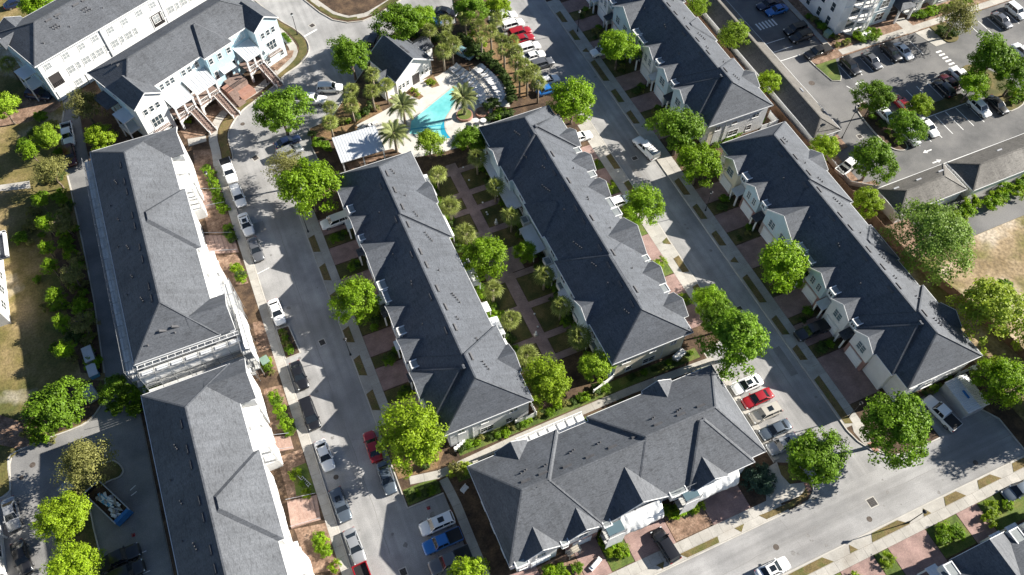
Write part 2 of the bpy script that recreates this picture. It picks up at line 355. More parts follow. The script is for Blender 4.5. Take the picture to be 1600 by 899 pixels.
def slab_walk(name, pts, w, top, label, step=1.5, m='concrete'):
    """a pavement: bed strip plus single slabs with open joints"""
    bed = strip(MB(), pts, w, -0.02, top-0.035).build(name, 'kerb'); bed['kind'] = 'structure'; bed['label'] = label
    # resample
    P = [Vector(p).to_2d() for p in pts]
    tot = sum((P[i+1]-P[i]).length for i in range(len(P)-1)); n = max(1, round(tot/step)); sl = tot/n
    if len(P) == 2:
        d = (P[1]-P[0]).normalized(); a = math.atan2(d.y, d.x); key = (round(sl,3), round(w,3), m)
        if key not in SLAB: SLAB[key] = MB().box(-sl/2+0.012, -w/2, -0.05, sl/2-0.012, w/2, 0).mesh('slab', m)
        for i in range(n):
            c = P[0]+d*sl*(i+0.5)
            obj('slab', SLAB[key], bed, (c.x, c.y, top+random.uniform(-0.004, 0.004)), a)
        return bed
    def at(s):
        for i in range(len(P)-1):
            l = (P[i+1]-P[i]).length
            if s <= l or i == len(P)-2: return P[i]+(P[i+1]-P[i])*(s/l), (P[i+1]-P[i]).normalized()
            s -= l
    for i in range(n):
        a, da = at(i*sl+0.012); b, db = at((i+1)*sl-0.012)
        na = Vector((-da.y, da.x))*w/2; nb = Vector((-db.y, db.x))*w/2
        MB().prism([tuple(a-na), tuple(b-nb), tuple(b+nb), tuple(a+na)], top-0.05, top+random.uniform(-0.004,0.004)).build('slab', m, bed)
    return bed

# ---------------------------------------------------------------- ground, roads, parcels
K = 0.13   # kerb height
g = MB().box(-900, -900, -0.4, 900, 900, -0.03).build('ground', 'scrub'); tag(g, 'dry scrubby ground around the housing blocks', kind='structure')
road = sheet('road', rect(-30, -60, 84.9, 260), 0.0, 'road', 'worn light grey asphalt streets between the townhouse rows', -0.025)
bottom_road = sheet('road', rect(-20, 6.9, 84.5, 13.9), 0.003, 'road_cross', 'bottom street with its dead end, worn light grey asphalt', -0.012)
lot = sheet('parking_lot', rect(85, 40, 230, 220), 0.0, 'lot', 'dark asphalt car park of the apartment block', -0.025)
lane = sheet('service_lane', rect(-34, 70.05, -30.05, 190), 0.0, 'alley', 'narrow asphalt lane behind the scaffolded row', -0.025)
yard = sheet('rear_car_park', rect(-62, 5, -30.05, 70), 0.0, 'alley', 'shaded asphalt car park behind the lower row', -0.025)

centre_poly = [(0.45, 34.75), (48.95, 34.75), (48.95, 38.9), (51.5, 39.6), (54.3, 41.5), (54.35, 96.5), (52.0, 98.5),
    (49.4,96.96), (49.57,101.15), (49.93,106.85), (49.52,112.04), (48.14,120.44), (52.03,130.27), (45.15,133.24), (42.05,122.38), (39.37,122.5), (34.82,124.82), (29.93,124.88),
    (24.81,121.43), (20.98,116.97), (16.06,112.02), (11.54,107.21), (7.34,106.47), (6.55,102.08), (6.75,97.68), (0.45, 89.5)]
BLOCKS = {
 'centre_block': (centre_poly, 'soil', 'planted block holding two townhouse rows, courtyard and pool'),
 'lower_block': ([(5.55, 13.95), (47.5, 13.95), (50.2, 14.2), (51.6, 15.2), (52.0, 17.0), (50.6, 19.6), (48.95, 20.4), (48.95, 34.7), (5.55, 34.7)], 'soil', 'planted block under the lower townhouse row'),
 'right_block': ([(61.15, 190), (61.15, 20.2), (61.6, 18.4), (62.5, 16.6), (64.2, 15.0), (66.6, 14.2), (72.4, 14.2), (72.4, 20.2), (79.2, 20.2), (79.2, 17.0), (80.9, 14.9), (82.0, 13.0), (82.0, 7.4), (84.9, 6.0), (84.9, 190)], 'soil', 'planted block along the right-hand townhouse rows'),
 'south_block': ([(-20, -60), (120, -60), (120, 5.9), (82.1, 7.2), (36, 7.2), (-20, 7.2)], 'soil', 'planted block below the bottom street'),
 'left_block': ([(-9.0, 5), (-9.0, 104.0), (-6.9, 105.0), (-6.6, 110.0), (-5.4, 112.8), (-2.8, 115.6), (0.4, 117.5), (3.6, 119.4), (6.9, 121.9), (10.1, 123.5), (12.6, 126.0), (13.2, 129.3), (12.0, 133.3), (9.8, 137.4), (0, 160), (-29.9, 190), (-29.9, 5)], 'soil', 'planted block under the long left-hand rows'),
 'north_block': ([(15.11,144.74), (16.19,141.35), (18.06,136.26), (19.76,133.07), (22.24,131.09), (25.12,130.4), (27.97,130.91), (34.31,133.52), (60.0, 148), (60, 230), (0, 230)], 'soil', 'planted block beyond the top street'),
 'field': ([(-200, 57.7), (-50.5, 57.7), (-49.4, 57.9), (-48, 58.5), (-47.8, 63), (-46.3, 63.9), (-43.2, 64.1), (-38, 64.2), (-35.8, 65.4), (-34.2, 67.6), (-33.7, 70.3), (-33.3, 85), (-33.5, 108), (-33.9, 113.7), (-33.6, 123), (-32.4, 128.6), (-32.4, 190), (-200, 190)], 'scrub', 'dry patchy field beyond the service lane'),
 'sand_lot': ([(85.0, -60), (84.95, 39.9), (230, 39.9), (230, -60)], 'sand', 'sandy vacant lot with dry weeds'),
 'apartment_block': ([(100.2, 85.0), (101.1, 83.9), (160, 83.9), (230, 83.9), (230, 220), (105.3, 220), (105.3, 86.6), (102.0, 86.2), (100.4, 85.8)], 'mulch', 'planted ground around the apartment building'),
 'fence_strip': ([(85.0, 40), (93.2, 40), (93.2, 56.1), (91.2, 56.3), (90.6, 57.5), (90.6, 63.9), (93.6, 64.3), (93.6, 67.8), (87.0, 67.8), (87.0, 130), (85, 130)], 'mulch', 'mulched strip along the brown fence'),
}
for n_, (pts, m_, lab) in BLOCKS.items(): sheet(n_, pts, K, m_, lab)

def kerb(name, pts, label, w=0.16, top=K+0.02, closed=False):
    o = strip(MB(), pts, w, -0.02, top, closed).build(name, 'kerb'); tag(o, label, kind='structure'); return o
kerb('kerb', [(0.37, 34.67), (0.37, 89.3)], 'pale kerb on the house side of the left street')
kerb('kerb', [(-8.92, 20), (-8.92, 104.0)], 'pale kerb along the parked cars of the left street')
kerb('kerb', smooth_line([(-8.92, 104.0), (-6.85, 105.0), (-6.5, 110.0), (-5.3, 112.8), (-2.75, 115.6), (0.4, 117.4), (3.7, 119.2), (7.0, 121.7), (10.2, 123.3), (12.75, 125.9), (13.35, 129.3), (12.15, 133.3), (9.95, 137.4), (7, 145)], 4), 'curved kerb at the bend below the blue townhouses')
kerb('kerb', [(61.07, 170), (61.07, 20.2), (61.5, 18.3), (62.4, 16.5), (64.1, 14.9), (66.6, 14.1), (72.4, 14.1)], 'pale kerb below the right-hand rows')
kerb('kerb', [(36, 7.28), (82.1, 7.28)], 'straight kerb on the low side of the bottom street')
kerb('kerb', smooth_line([(5.6, 13.87), (47.5, 13.87), (50.2, 14.1), (51.7, 15.1), (52.1, 17.0)], 3), 'kerb on the high side of the bottom street')
kerb('kerb', [(54.38, 41.5), (54.42, 96.5)], 'kerb on the low side of the middle street')
kerb('kerb', [(0.37, 34.67), (5.5, 34.67)], 'short kerb above the blue pickup stalls')
kerb('kerb', [(16.19,141.35), (18.06,136.26), (19.76,133.07), (22.24,131.09), (25.12,130.4), (27.97,130.91), (34.31,133.52)], 'curved kerb at the corner of the top street')
kerb('kerb', [(79.2, 20.2), (79.2, 17.0), (80.9, 14.9), (82.05, 13.0), (82.05, 7.3)], 'kerb round the dead end of the bottom street')
kerb('kerb', [(6.75,97.68), (6.55,102.08), (7.34,106.47), (11.54,107.21), (16.06,112.02), (20.98,116.97), (24.81,121.43), (29.93,124.88)], 'kerb behind the stalls at the clubhouse')
kerb('kerb', [(48.14,120.44), (49.52,112.04), (49.93,106.85), (49.57,101.15), (49.4,96.96), (52.0, 98.5), (54.4, 96.5)], 'kerb in front of the head-in stalls by the palms')
kerb('kerb', [(48.87, 20.4), (48.87, 38.9), (51.5, 39.5), (54.3, 41.4)], 'kerb in front of the stalls beside the lower row')

# pavements: single slabs
slab_walk('sidewalk', [(2.27, 88.5), (2.27, 47.6)], 1.3, K+0.03, 'pavement past the driveways of the left middle row')
slab_walk('sidewalk', [(-9.62, 26), (-9.62, 104.2)], 1.2, K+0.03, 'pavement beside the row of cars parked on the left street')
slab_walk('sidewalk', smooth_line([(-9.62, 104.2), (-9.2, 107.5), (-9.0, 111.0), (-7.8, 114.2), (-4.6, 117.3), (1.0, 119.7), (4.5, 121.9), (8.0, 124.4), (10.3, 127.4), (9.4, 133.0), (7.0, 140)], 4), 1.5, K+0.03, 'curved pavement below the stairs of the blue townhouses')
slab_walk('sidewalk', [(63.1, 122), (63.1, 18.6)], 1.25, K+0.03, 'pavement past the driveways of the right-hand rows')
slab_walk('sidewalk', [(52.5, 88.0), (52.5, 42.5)], 1.25, K+0.03, 'pavement past the driveways of the right middle row')
slab_walk('sidewalk', [(35.0, 5.32), (92, 5.32)], 1.3, K+0.03, 'pavement along the low side of the bottom street')
slab_walk('sidewalk', [(14.5, 15.6), (46.5, 15.6)], 1.35, K+0.03, 'pavement past the driveways of the lower row')
slab_walk('sidewalk', [(49.5, 34.5), (49.5, 20.6)], 0.95, K+0.03, 'narrow pavement at the noses of the five parked cars')
slab_walk('path', [(1.9, 38.1), (6.0, 37.3), (16.9, 37.75), (36.5, 37.95), (49.6, 37.4)], 1.15, K+0.035, 'concrete path between the lower row and the two middle rows', 2.0)
slab_walk('path', [(6.2, 36.5), (6.55, 33.0), (6.55, 18)], 1.25, K+0.03, 'shaded concrete path at the end of the lower row', 2.0)
slab_walk('path', [(17.78,140.67), (20.26,134.74), (22.62,132.31), (26.46,131.77), (32.72,134.21)], 1.2, K+0.03, 'pavement at the corner of the top street')
slab_walk('sidewalk', [(107.0, 84.95), (152, 84.75)], 1.5, K+0.03, 'pavement along the stalls below the apartments', 2.0)
slab_walk('sidewalk', [(105.9, 86.0), (105.9, 112)], 1.1, K+0.03, 'pavement along the side of the apartments', 2.0)

# verges: concrete aprons with grass panels
def verge(x0, y0, x1, y1, label): return sheet('verge', rect(x0, y0, x1, y1), K+0.02, 'concrete', label)
verge(0.46, 47.2, 1.61, 88.6, 'concrete verge of the left street with grass panels')
verge(61.16, 20.6, 62.46, 121, 'concrete verge of the right-hand street with grass panels')
verge(53.14, 44, 54.3, 95.5, 'concrete verge of the middle street with grass panels')
verge(36, 5.99, 82, 7.2, 'concrete verge of the bottom street with grass panels')
verge(15, 13.96, 47, 14.91, 'concrete verge below the lower row with grass panels')
def panel(pts, m='dry_lawn', label='dry grass panel in the pavement verge'):
    o = sheet('grass_panel', pts, K+0.045, m, label, K); return o
def vpanels(x0, x1, spans, tops, street):
    for i, (ya, yb, sl) in enumerate(spans):
        panel([(x0, ya+sl), (x1, ya), (x1, yb), (x0, yb-sl*0.8)] if tops else [(x0, ya), (x1, ya+sl), (x1, yb-sl), (x0, yb)], label='dry grass panel in the verge of the ' + street)
vpanels(0.5, 1.58, [(79.6, 83.3, .4), (73.6, 77.2, .5), (67.8, 71.4, .5), (61.5, 64.6, .5), (55.5, 59.2, .5), (49.5, 53.1, .5)], True, 'left street')
vpanels(61.35, 62.42, [(113.8, 117.4, .4), (108.1, 111.4, .4), (104.3, 105.6, .6), (95.8, 102.0, .4), (89.8, 93.5, .3), (83.9, 87.5, .4), (66, 70, .4), (60.4, 63.9, .4), (54.5, 57.8, .4), (50.8, 52.1, .6), (42.7, 48.4, .4), (36.5, 40.2, .4), (31.8, 34.6, .4), (20.8, 29.0, .4)], True, 'right-hand street')
vpanels(53.2, 54.25, [(75.9, 79.6, .3), (69.5, 73, .3), (58.3, 59.8, .6), (52.5, 55.9, .3), (46.5, 50, .3)], True, 'middle street')
for pts in ([(42.2,7.05),(47.4,7.1),(48.5,6.03),(41.0,6.03)], [(51.6,7.0),(52.3,6.03),(51.1,6.03)], [(55.2,7.05),(59.4,7.1),(60.7,6.03),(54.6,6.03)], [(63.6,7.0),(64.2,6.03),(63.0,6.03)],
            [(67.2,7.1),(69.2,7.1),(70.1,6.03),(66.6,6.03)], [(72.9,7.1),(75.1,7.1),(76.2,6.03),(72.3,6.03)], [(79.0,7.1),(81.5,7.1),(81.9,6.03),(78.3,6.03)]):
    panel(pts, label='dry grass panel in the verge of the bottom street')
for pts in ([(30.7,14.85),(36.4,14.85),(36.2,14.05),(31.4,14.05)], [(39.0,14.85),(40.5,14.85),(39.6,14.05)], [(27.2,14.85),(28.4,14.85),(27.8,14.05)], [(18.5,14.85),(23.5,14.85),(23.2,14.05),(19,14.05)]):
    panel(pts, label='dry grass panel in the verge below the lower row')
sheet('grass_panel', smooth_line([(42.9,15.0),(44.4,14.9),(48.6,14.9),(50.6,15.5),(50.9,16.2),(51.2,15.4),(50.0,14.5),(47.6,14.15),(43.6,14.15)], 3), K+0.045, 'dry_lawn', 'curved dry grass panel at the street corner', K)
# curved lawn at the bend and along the top kerbs
sheet('lawn', smooth_line([(-6.95,105.4), (-6.75,110.0), (-5.6,112.9), (-2.9,115.8), (0.0,117.5)], 4) + smooth_line([(-0.6,118.1), (-4.2,116.2), (-7.0,113.6), (-8.1,110.9), (-8.3,107.4), (-8.6,105.0)], 4), K+0.04, 'dry_lawn', 'crescent of dry lawn at the bend of the street', K)
sheet('lawn', smooth_line([(2.0,118.6),(6.8,121.75),(10.0,123.45),(12.4,126.0),(13.0,129.3),(11.8,133.2),(9.6,137.2),(6.8,144)],4)+smooth_line([(5.6,143),(8.5,136.8),(10.6,132.8),(11.5,129.0),(11.0,126.6),(9.0,124.3),(5.9,122.2)],4), K+0.04, 'lawn', 'curved grass strip outside the blue townhouses', K)
sheet('lawn', [(16.89,140.69),(18.2,136.76),(19.93,133.62),(22.41,131.64),(25.2,130.92),(24.73,131.96),(22.64,132.38),(20.3,134.58),(18.61,138.15),(18.18,140.49)], K+0.025, 'lawn', 'grass strip at the corner of the top street', K)
sheet('lawn', [(26.6,131.5),(28.24,131.71),(34.1,133.97),(32.89,134.71),(28.59,132.76)], K+0.045, 'lawn', 'grass strip beside the top street', K)
# driveways of pavers, x range, list of (centre y, half width)
def drives(x0, x1, items, where):
    for yc, hw in items:
        o = sheet('driveway', rect(x0, yc-hw, x1, yc+hw), K+0.03, 'paver', 'brick paver driveway ' + where, K)
drives(2.95, 7.9, [(84.2, 1.7), (77.9, 1.7), (70.6, 2.6), (60.1, 1.9), (54.1, 1.9), (47.9, 1.9)], 'of the left middle row')
drives(63.75, 69.1, [(117.9, 1.7), (111.8, 1.7), (104.2, 2.6), (94.2, 1.9), (88.2, 1.9), (81.0, 1.9)], 'of the upper right-hand row')
drives(63.75, 69.1, [(64.9, 1.7), (58.6, 1.9), (51.4, 2.4), (41.0, 2.0), (35.6, 1.9), (27.4, 4.0)], 'of the right-hand row')
drives(46.4, 51.85, [(45.2, 1.9), (51.2, 1.9), (58.8, 2.8), (69.3, 1.9), (75.2, 1.9), (81.0, 1.9)], 'of the right middle row')
def drives_y(y0, y1, items, where):
    for xa, xb in items: sheet('driveway', rect(xa, y0, xb, y1), K+0.03, 'paver', 'brick paver driveway ' + where, K)
drives_y(16.3, 21.3, [(9.0, 13.0), (18.2, 21.6), (25.0, 31.0), (36.7, 42.5)], 'of the lower row')
drives_y(-2.0, 4.65, [(48.5, 53.6), (56.0, 62.0), (67.2, 70.6), (78, 83)], 'of the house below the bottom street')
# garden beds of grass between drives
def bed(x0, y0, x1, y1, m, label): return sheet('bed', rect(x0, y0, x1, y1), K+0.02, m, label, K)
for ya, yb in ((79.8, 82.3), (73.4, 76.0), (62.2, 67.9), (56.2, 58.0), (50.2, 52.0)): bed(3.0, ya, 7.7, yb, 'lawn', 'shaded planting bed between driveways of the left middle row')
for ya, yb in ((60.7, 63.0), (54.0, 56.5), (43.2, 48.8), (37.7, 38.9), (31.6, 33.6)): bed(63.8, ya, 68.6, yb, 'lawn', 'planting bed between driveways of the right-hand row')
for ya, yb in ((113.7, 116.1), (107.0, 110.0), (96.2, 101.5), (90.2, 92.2), (83.2, 86.2)): bed(63.8, ya, 68.6, yb, 'lawn', 'planting bed between driveways of the upper right-hand row')
for ya, yb in ((47.2, 49.2), (53.3, 55.9), (61.7, 67.3), (71.3, 73.2), (77.2, 79.0)): bed(47.0, ya, 51.8, yb, 'green_lawn', 'planting bed between driveways of the right middle row')
for xa, xb, m_ in ((13.1, 18.1, 'mulch'), (21.7, 24.9, 'green_lawn'), (31.1, 36.6, 'mulch'), (42.6, 47.5, 'soil')): bed(xa, 16.4, xb, 20.8, m_, 'planting bed between driveways of the lower row')
for xa, xb in ((53.7, 55.9), (62.1, 67.1), (70.7, 77.9), (40, 48.4)): bed(xa, 0.5, xb, 4.6, 'green_lawn', 'planting bed beside the house below the bottom street')
# beds and brick stairs in front of the left rows (between facade and pavement)
for pts in ([(-13.99,95.27),(-11.19,95.78),(-10.44,88.92),(-14.22,90.1)], [(-14.46,85.81),(-10.79,84.44),(-10.54,78.32),(-13.95,78.94)],
            [(-12.83,109.55),(-9.77,108.54),(-10.22,98.96),(-13.99,99.69)], [(-13.61,95.35),(-10.49,94.88),(-10.16,89.8),(-13.36,90.63)],
            [(-12.96,59.45),(-10.37,59.06),(-10.25,51.61),(-13.58,52.19)], [(-13.78,48.52),(-10.33,48.36),(-10.3,41.59),(-13.87,42.03)], [(-14.24,38),(-10.14,37.12),(-10.19,30.73),(-13.77,31.57)],
            [(-11.68,71.03),(-9.48,70.69),(-9.85,65.42),(-12.15,65.6)], [(-13.73,64.66),(-9.98,64.19),(-10.29,61.55),(-13.08,61.86)]):
    sheet('bed', pts, K+0.02, 'mulch', 'mulched bed in front of the left-hand rows', K)
for pts in ([(-12.29,46.2),(-10.33,46.18),(-10.22,41.55),(-12.79,42.2)], [(-11.48,53.73),(-10.46,53.46),(-10.2,51.58),(-11.31,51.48)]): sheet('lawn', pts, K+0.035, 'green_lawn', 'small lawn in a bed of the lower left row', K)
def steps(a, b, c, d, label):
    """brick stairs: treads from the street edge (a-b) up to the house edge (d-c)"""
    o = thing('brick_stairs', label, 'stairs', ((a[0]+c[0])/2, (a[1]+c[1])/2, 0)); L0 = o.location
    n = 7
    for i in range(n):
        t0, t1 = i/n, (i+1)/n
        P = lambda p, q, t: (p[0]+(q[0]-p[0])*t-L0.x, p[1]+(q[1]-p[1])*t-L0.y)
        MB().prism([P(a,d,t0), P(b,c,t0), P(b,c,t1), P(a,d,t1)], 0.05, K+0.06+0.07*i).build('tread', 'brick_step', o)
    for p, q in ((a, d), (b, c)):
        MB().bar((p[0]-L0.x, p[1]-L0.y, 0.95), (q[0]-L0.x, q[1]-L0.y, 1.4), 0.05, 0.05).build('handrail', 'plastic_grey', o)
steps((-10.35,98.41), (-10.3,95.24), (-14.03,95.39), (-14.02,99.55), 'brick stairs between two beds beside the white parked pickup')
steps((-10.54,88.49), (-10.54,84.78), (-14.93,86.01), (-14.95,89.95), 'brick stairs opposite the dark grey parked sedan')
steps((-11.28,51.01), (-11.33,48.8), (-14.02,49.3), (-14.03,51.62), 'brick stairs below the black minivan')
steps((-10.25,41.25), (-10.66,37.81), (-14.5,38.11), (-14.08,41.81), 'brick stairs opposite the slate wagon')
# kerb planter in the left street
isl = thing('kerb_planter', 'rectangular kerbed planter with low hedge in the left street', 'planter', (-7.8, 65.7, 0))
strip(MB(), [(-0.9,2.7),(1.0,2.6),(1.4,-2.6),(-0.9,-2.7)], 0.2, -0.02, 0.17, True).build('kerb', 'kerb', isl)
MB().prism([(-0.85,2.6),(0.9,2.5),(1.3,-2.5),(-0.85,-2.6)], -0.02, 0.13).build('soil', 'soil', isl)
# ---- courtyard between the middle rows
def cpath(pts, label, up=0.025): sheet('path', pts, K+up, 'paver_path', label, K)
cpath(rect(26.55, 46.5, 28.4, 88.5), 'brick spine path of the palm courtyard')
for y in (86.6, 81.4, 77.8 , 72.6, 66.5, 62.9, 57.0, 51.1, 47.2):
    cpath(rect(28.4, y-0.55, 33.4, y+0.55), 'brick side path of the palm courtyard toward the right middle row')
    cpath(rect(21.4, y-0.55, 26.55, y+0.55), 'brick side path of the palm courtyard toward the left middle row')
cpath(rect(24.0, 63.6, 30.5, 68.2), 'brick square in the middle of the palm courtyard', 0.031)
ys = [86.6, 81.4, 77.8, 72.6, 66.5, 62.9, 57.0, 51.1, 47.2]
for a, b in zip(ys[:-1], ys[1:]):
    if a == 66.5: continue
    sheet('lawn', rect(28.5, b+0.65, 33.2, a-0.65), K+0.02, 'lawn', 'small shaded lawn of the courtyard by the right middle row', K)
    sheet('lawn', rect(21.8, b+0.65, 26.45, a-0.65), K+0.02, 'lawn', 'small shaded lawn of the courtyard by the left middle row', K)
sheet('lawn', rect(8.0, 35.2, 48.5, 36.9), K+0.015, 'green_lawn', 'grass strip behind the lower row', K)
sheet('lawn', rect(9.5, 38.6, 48, 40.3), K+0.015, 'green_lawn', 'grass strip below the middle rows', K)
sheet('lawn', [(0.6,38.9),(6.0,38.2),(7.6,40),(7.6,46.5),(0.6,46.5)], K+0.015, 'pine_straw', 'straw bed under the yellow-green corner tree', K)
sheet('lawn', rect(0.6, 34.9, 5.3, 37.2), K+0.015, 'green_lawn', 'hedged lawn above the blue pickup', K)
sheet('lawn', [(48.5,16.9),(51.4,16.9),(50.3,19.3),(48.5,20.1)], K+0.025, 'lawn', 'small lawn under the corner tree', K)
sheet('lawn', [(44.3,17.2),(47.6,17.2),(47.6,20.4),(44.3,21.0)], K+0.03, 'soil', 'dark bed of the blue-green shrub', K)
# ---- pool court
sheet('pool_deck', [(15.31,103.86), (20.39,105.11), (22.88,105.79), (24.5,109.27), (29.84,110.01), (33.19,109.8), (37.75,111.48), (39.16,108.46), (41.95,109.92), (43.69,104.63), (43.78,100.3), (42.53,96.97), (39.77,98.46), (37.37,94.29), (30.71,91.59), (27.49,91.63), (21.47,92.62), (19.47,95.93), (16.39,96.18), (16.27,100.63)], K+0.03, 'deck', 'bright concrete deck round the swimming pool', K)
edge = [(24.65,101.01)] + smooth_line([(35.69,106.49), (35.46,104.82), (34.33,102.6), (32.33,100.51), (30.7,98.9), (29.87,96.97), (29.74,95.34), (30.02,93.99)], 5) + [(28.56,94.4), (26.05,96.38), (23.26,98.04)]
wpts = edge
pl = thing('swimming_pool', 'curved turquoise swimming pool between three date palms', 'pool', (28.5, 100, 0))
loc = lambda pts: [(x-28.5, y-100) for x, y in pts]
MB().prism(loc(wpts), 0.1, K+0.036).build('water', 'water', pl)
strip(MB(), loc(wpts), 0.32, 0.1, K+0.06, True).build('coping', 'kerb', pl)
bpts = smooth_line([(30.63,98.93), (29.73,97.03), (29.56,95.31), (29.82,94.08)], 4) + smooth_line([(28.67,94.69), (28.73,96.34), (29.36,97.76), (30.63,98.93)], 4)
MB().prism(loc(bpts), 0.1, K+0.042).build('step', 'water_step', pl)
MB().prism(loc([(23.82,98.92),(23.9,99.17),(29.39,97.86),(29.32,97.67)]), 0.1, K+0.041).build('lane_line', 'water_step', pl)
sheet('bed', [(26.14,107.95),(27.79,109.06),(28.94,105.83),(27.93,105.37)], K+0.06, 'pine_straw', 'flower bed at the clubhouse wall', K)
sheet('bed', [(30.29,109.51),(32.55,110.39),(32.65,107.26),(31.17,107.29)], K+0.06, 'pine_straw', 'yellow flower bed at the clubhouse door', K)
sheet('bed', [(7.27,106.22),(11.46,106.96),(16.16,111.68),(20.35,108.07),(20.92,104.88),(15.67,103.71),(14.84,102.37),(10.38,102.07),(8.59,103.96)], K+0.02, 'pine_straw', 'straw bed between the stalls and the pool', K)
sheet('bed', [(41.44,118.55),(47.89,119.85),(49.28,111.48),(49.08,101.05),(45.79,97.63),(44.18,100.73),(42.96,111.28)], K+0.02, 'pine_straw', 'straw bed under the palms beside the stalls', K)
sheet('bed', [(10.83,95.91),(17.76,95.58),(19.22,95.22),(15.76,94.3),(11.08,94.22)], K+0.02, 'mulch', 'mulched bed behind the pavilion', K)
# ---- apartment car park islands and lawn
kerb('kerb', [(100.3,85.5),(100.4,83.9),(101.0,79.2),(102.4,78.5),(103.2,79.4),(104.6,82.9)], 'kerb round the bright lawn island')
sheet('traffic_island', [(100.4,83.85),(101.0,79.2),(102.4,78.6),(103.1,79.5),(104.7,83.0),(105.1,83.85)], K+0.03, 'green_lawn', 'bright green lawn island in the apartment car park')
isl_pts = smooth_line([(103.0,72.3),(101.4,72.0),(100.5,70.4),(100.1,65.3),(100.4,61.6),(101.3,60.1),(102.9,59.7),(103.6,61.2),(103.6,66),(103.4,71.0),(103.0,72.3)],4)
kerb('kerb', isl_pts, 'kerb round the tree island of the apartment car park', 0.18)
sheet('traffic_island', isl_pts, K, 'soil', 'tree island of the apartment car park')
sheet('traffic_island', [(111.2,64.7),(121,64.7),(121,66.9),(111.2,66.9)], K, 'lawn', 'grass strip between the two stall rows')
sheet('traffic_island', smooth_line([(125.2,72.0),(124.9,66),(125.2,60.2),(129.6,60.1),(131.5,62),(131,68),(128,72.2),(125.2,72)],3), K, 'lawn', 'tree island by the crosswalk')
kerb('kerb', smooth_line([(125.2,72.0),(124.9,66),(125.2,60.1),(129.6,60.0),(131.5,62)],3), 'kerb round the tree island by the crosswalk')
sheet('traffic_island', smooth_line([(127.8,83.85),(127.9,79.6),(129.3,78.6),(131.0,79.2),(131.6,81.5),(131.6,83.85)],3), K+0.02, 'lawn', 'shrub island at the end of the stalls below the apartments')
sheet('pavement', [(124.1,83.85),(127.8,83.85),(127.8,79),(125.3,79)], 0.03, 'concrete', 'concrete ramp beside the stalls below the apartments')
# painted stall lines
def lines(parent, segs, w=0.12):
    for a, b in segs: strip(MB(), [a, b], w, 0.001, 0.008).build('stall_line', 'mark', parent)
lines(lot, [((x, 82.3), (x, 78.2)) for x in (104.7, 107.2, 109.7, 112.1, 114.6, 117.0, 119.4, 121.6)] + [((x, 81.6), (x, 77.7)) for x in (135.6, 138.0, 140.3, 142.7, 145.0, 147.4)]
      + [((x, 71.7), (x, 67.2)) for x in (106, 108.2, 110.0, 112.3, 114.7, 117.2, 119.7, 122.1)] + [((x, 64.3), (x, 59.4)) for x in (105.6, 108.1, 110.5, 112.9, 115.3, 117.7, 120.1, 122.5)]
      + [((111.2, 64.5), (121, 64.5)), ((93.5, 54.5), (128, 54.3))] + [((94.5, y), (99.6, y)) for y in (87.6, 90.2, 92.8)] + [((102.7, 77.0), (103.8, 74.0))], 0.13)
for i in range(7): strip(MB(), [(124.2, 77.6-i*0.92), (125.5, 77.6-i*0.92)], 0.4, 0.001, 0.009).build('crosswalk_bar', 'mark', lot)
for i in range(6): strip(MB(), [(96.6+i*0.75, 96.6), (96.6+i*0.75, 98.6)], 0.35, 0.001, 0.009).build('crosswalk_bar', 'mark', lot)
def arrow(x, y, d):
    MB().prism([(x-1.0*d, y-0.12), (x+0.1*d, y-0.12), (x+0.1*d, y-0.4), (x+0.9*d, y), (x+0.1*d, y+0.4), (x+0.1*d, y+0.12), (x-1.0*d, y+0.12)], 0.001, 0.009).build('arrow_marking', 'mark', lot)
arrow(105.3, 76.7, -1); arrow(105.9, 57.9, -1); arrow(106.0, 55.3, 1)
lines(road, [((49.3, y), (54.3, y)) for y in (33.0, 30.4, 27.8, 25.2, 22.6)] + [((0.8, y), (5.4, y)) for y in (31.6, 28.9, 26.0)] + [((0.3,43.6),(-1.9,43.0)), ((-8.8,40.9),(-7.4,40.9)), ((-8.8,79.6),(-6.8,80.0))])
lines(road, [((13.17,130.65), (16.07,131.7))], 0.35)
lines(yard, [((-37.3, y), (-32.6, y)) for y in (43.0, 40.3, 37.4, 34.8, 32.2)] + [((-33.2,52.0),(-32.4,52.4)),((-33.2,51.2),(-32.4,51.5))])
# drains, manholes, road patches
def drain(x, y, w, h, rz, label):
    o = thing('drain_grate', label, 'drain', (x, y, 0.0), rz)
    MB().box(-w/2-0.12, -h/2-0.12, -0.01, w/2+0.12, h/2+0.12, 0.006).build('frame', 'kerb', o)
    MB().box(-w/2, -h/2, -0.01, w/2, h/2, 0.011).build('plate', 'grate', o)
    for i in range(5): MB().box(-w/2+0.05, -h/2+(i+0.5)*h/5-0.03, 0.005, w/2-0.05, -h/2+(i+0.5)*h/5+0.03, 0.02).build('bar', 'rust_iron', o)
drain(*(-2.93,63.56), 0.8, 0.9, 0.1, 'dark square drain in the left street below the white sedan')
drain(*(57.95,10.41), 1.1, 1.1, 0, 'dark square drain with pale rim in the bottom street')
drain(*(57.95,43.5), 0.8, 0.7, 0, 'dark drain beside the kerb of the right-hand street')
drain(*(57.7,77.05), 0.9, 0.7, 0, 'dark drain below the white roofed utility truck')
drain(*(-3.22,103.59), 0.9, 1.0, 0.3, 'dark square drain at the bend near the parked pickup')
drain(*(15.53,133.17), 0.9, 0.9, 0.4, 'square drain in the top street beside the blue townhouse')
drain(*(-2.91,27.11), 0.8, 0.9, 0, 'dark drain left of the dark grey pickup')
drain(*(97.14,65.53), 0.8, 0.8, 0, 'drain below the tree island in the apartment car park')
def manhole(x, y, r, label):
    o = MB().cyl(x, y, -0.005, 0.012, r, n=16).build('manhole_cover', 'rust_iron'); tag(o, label, 'manhole')
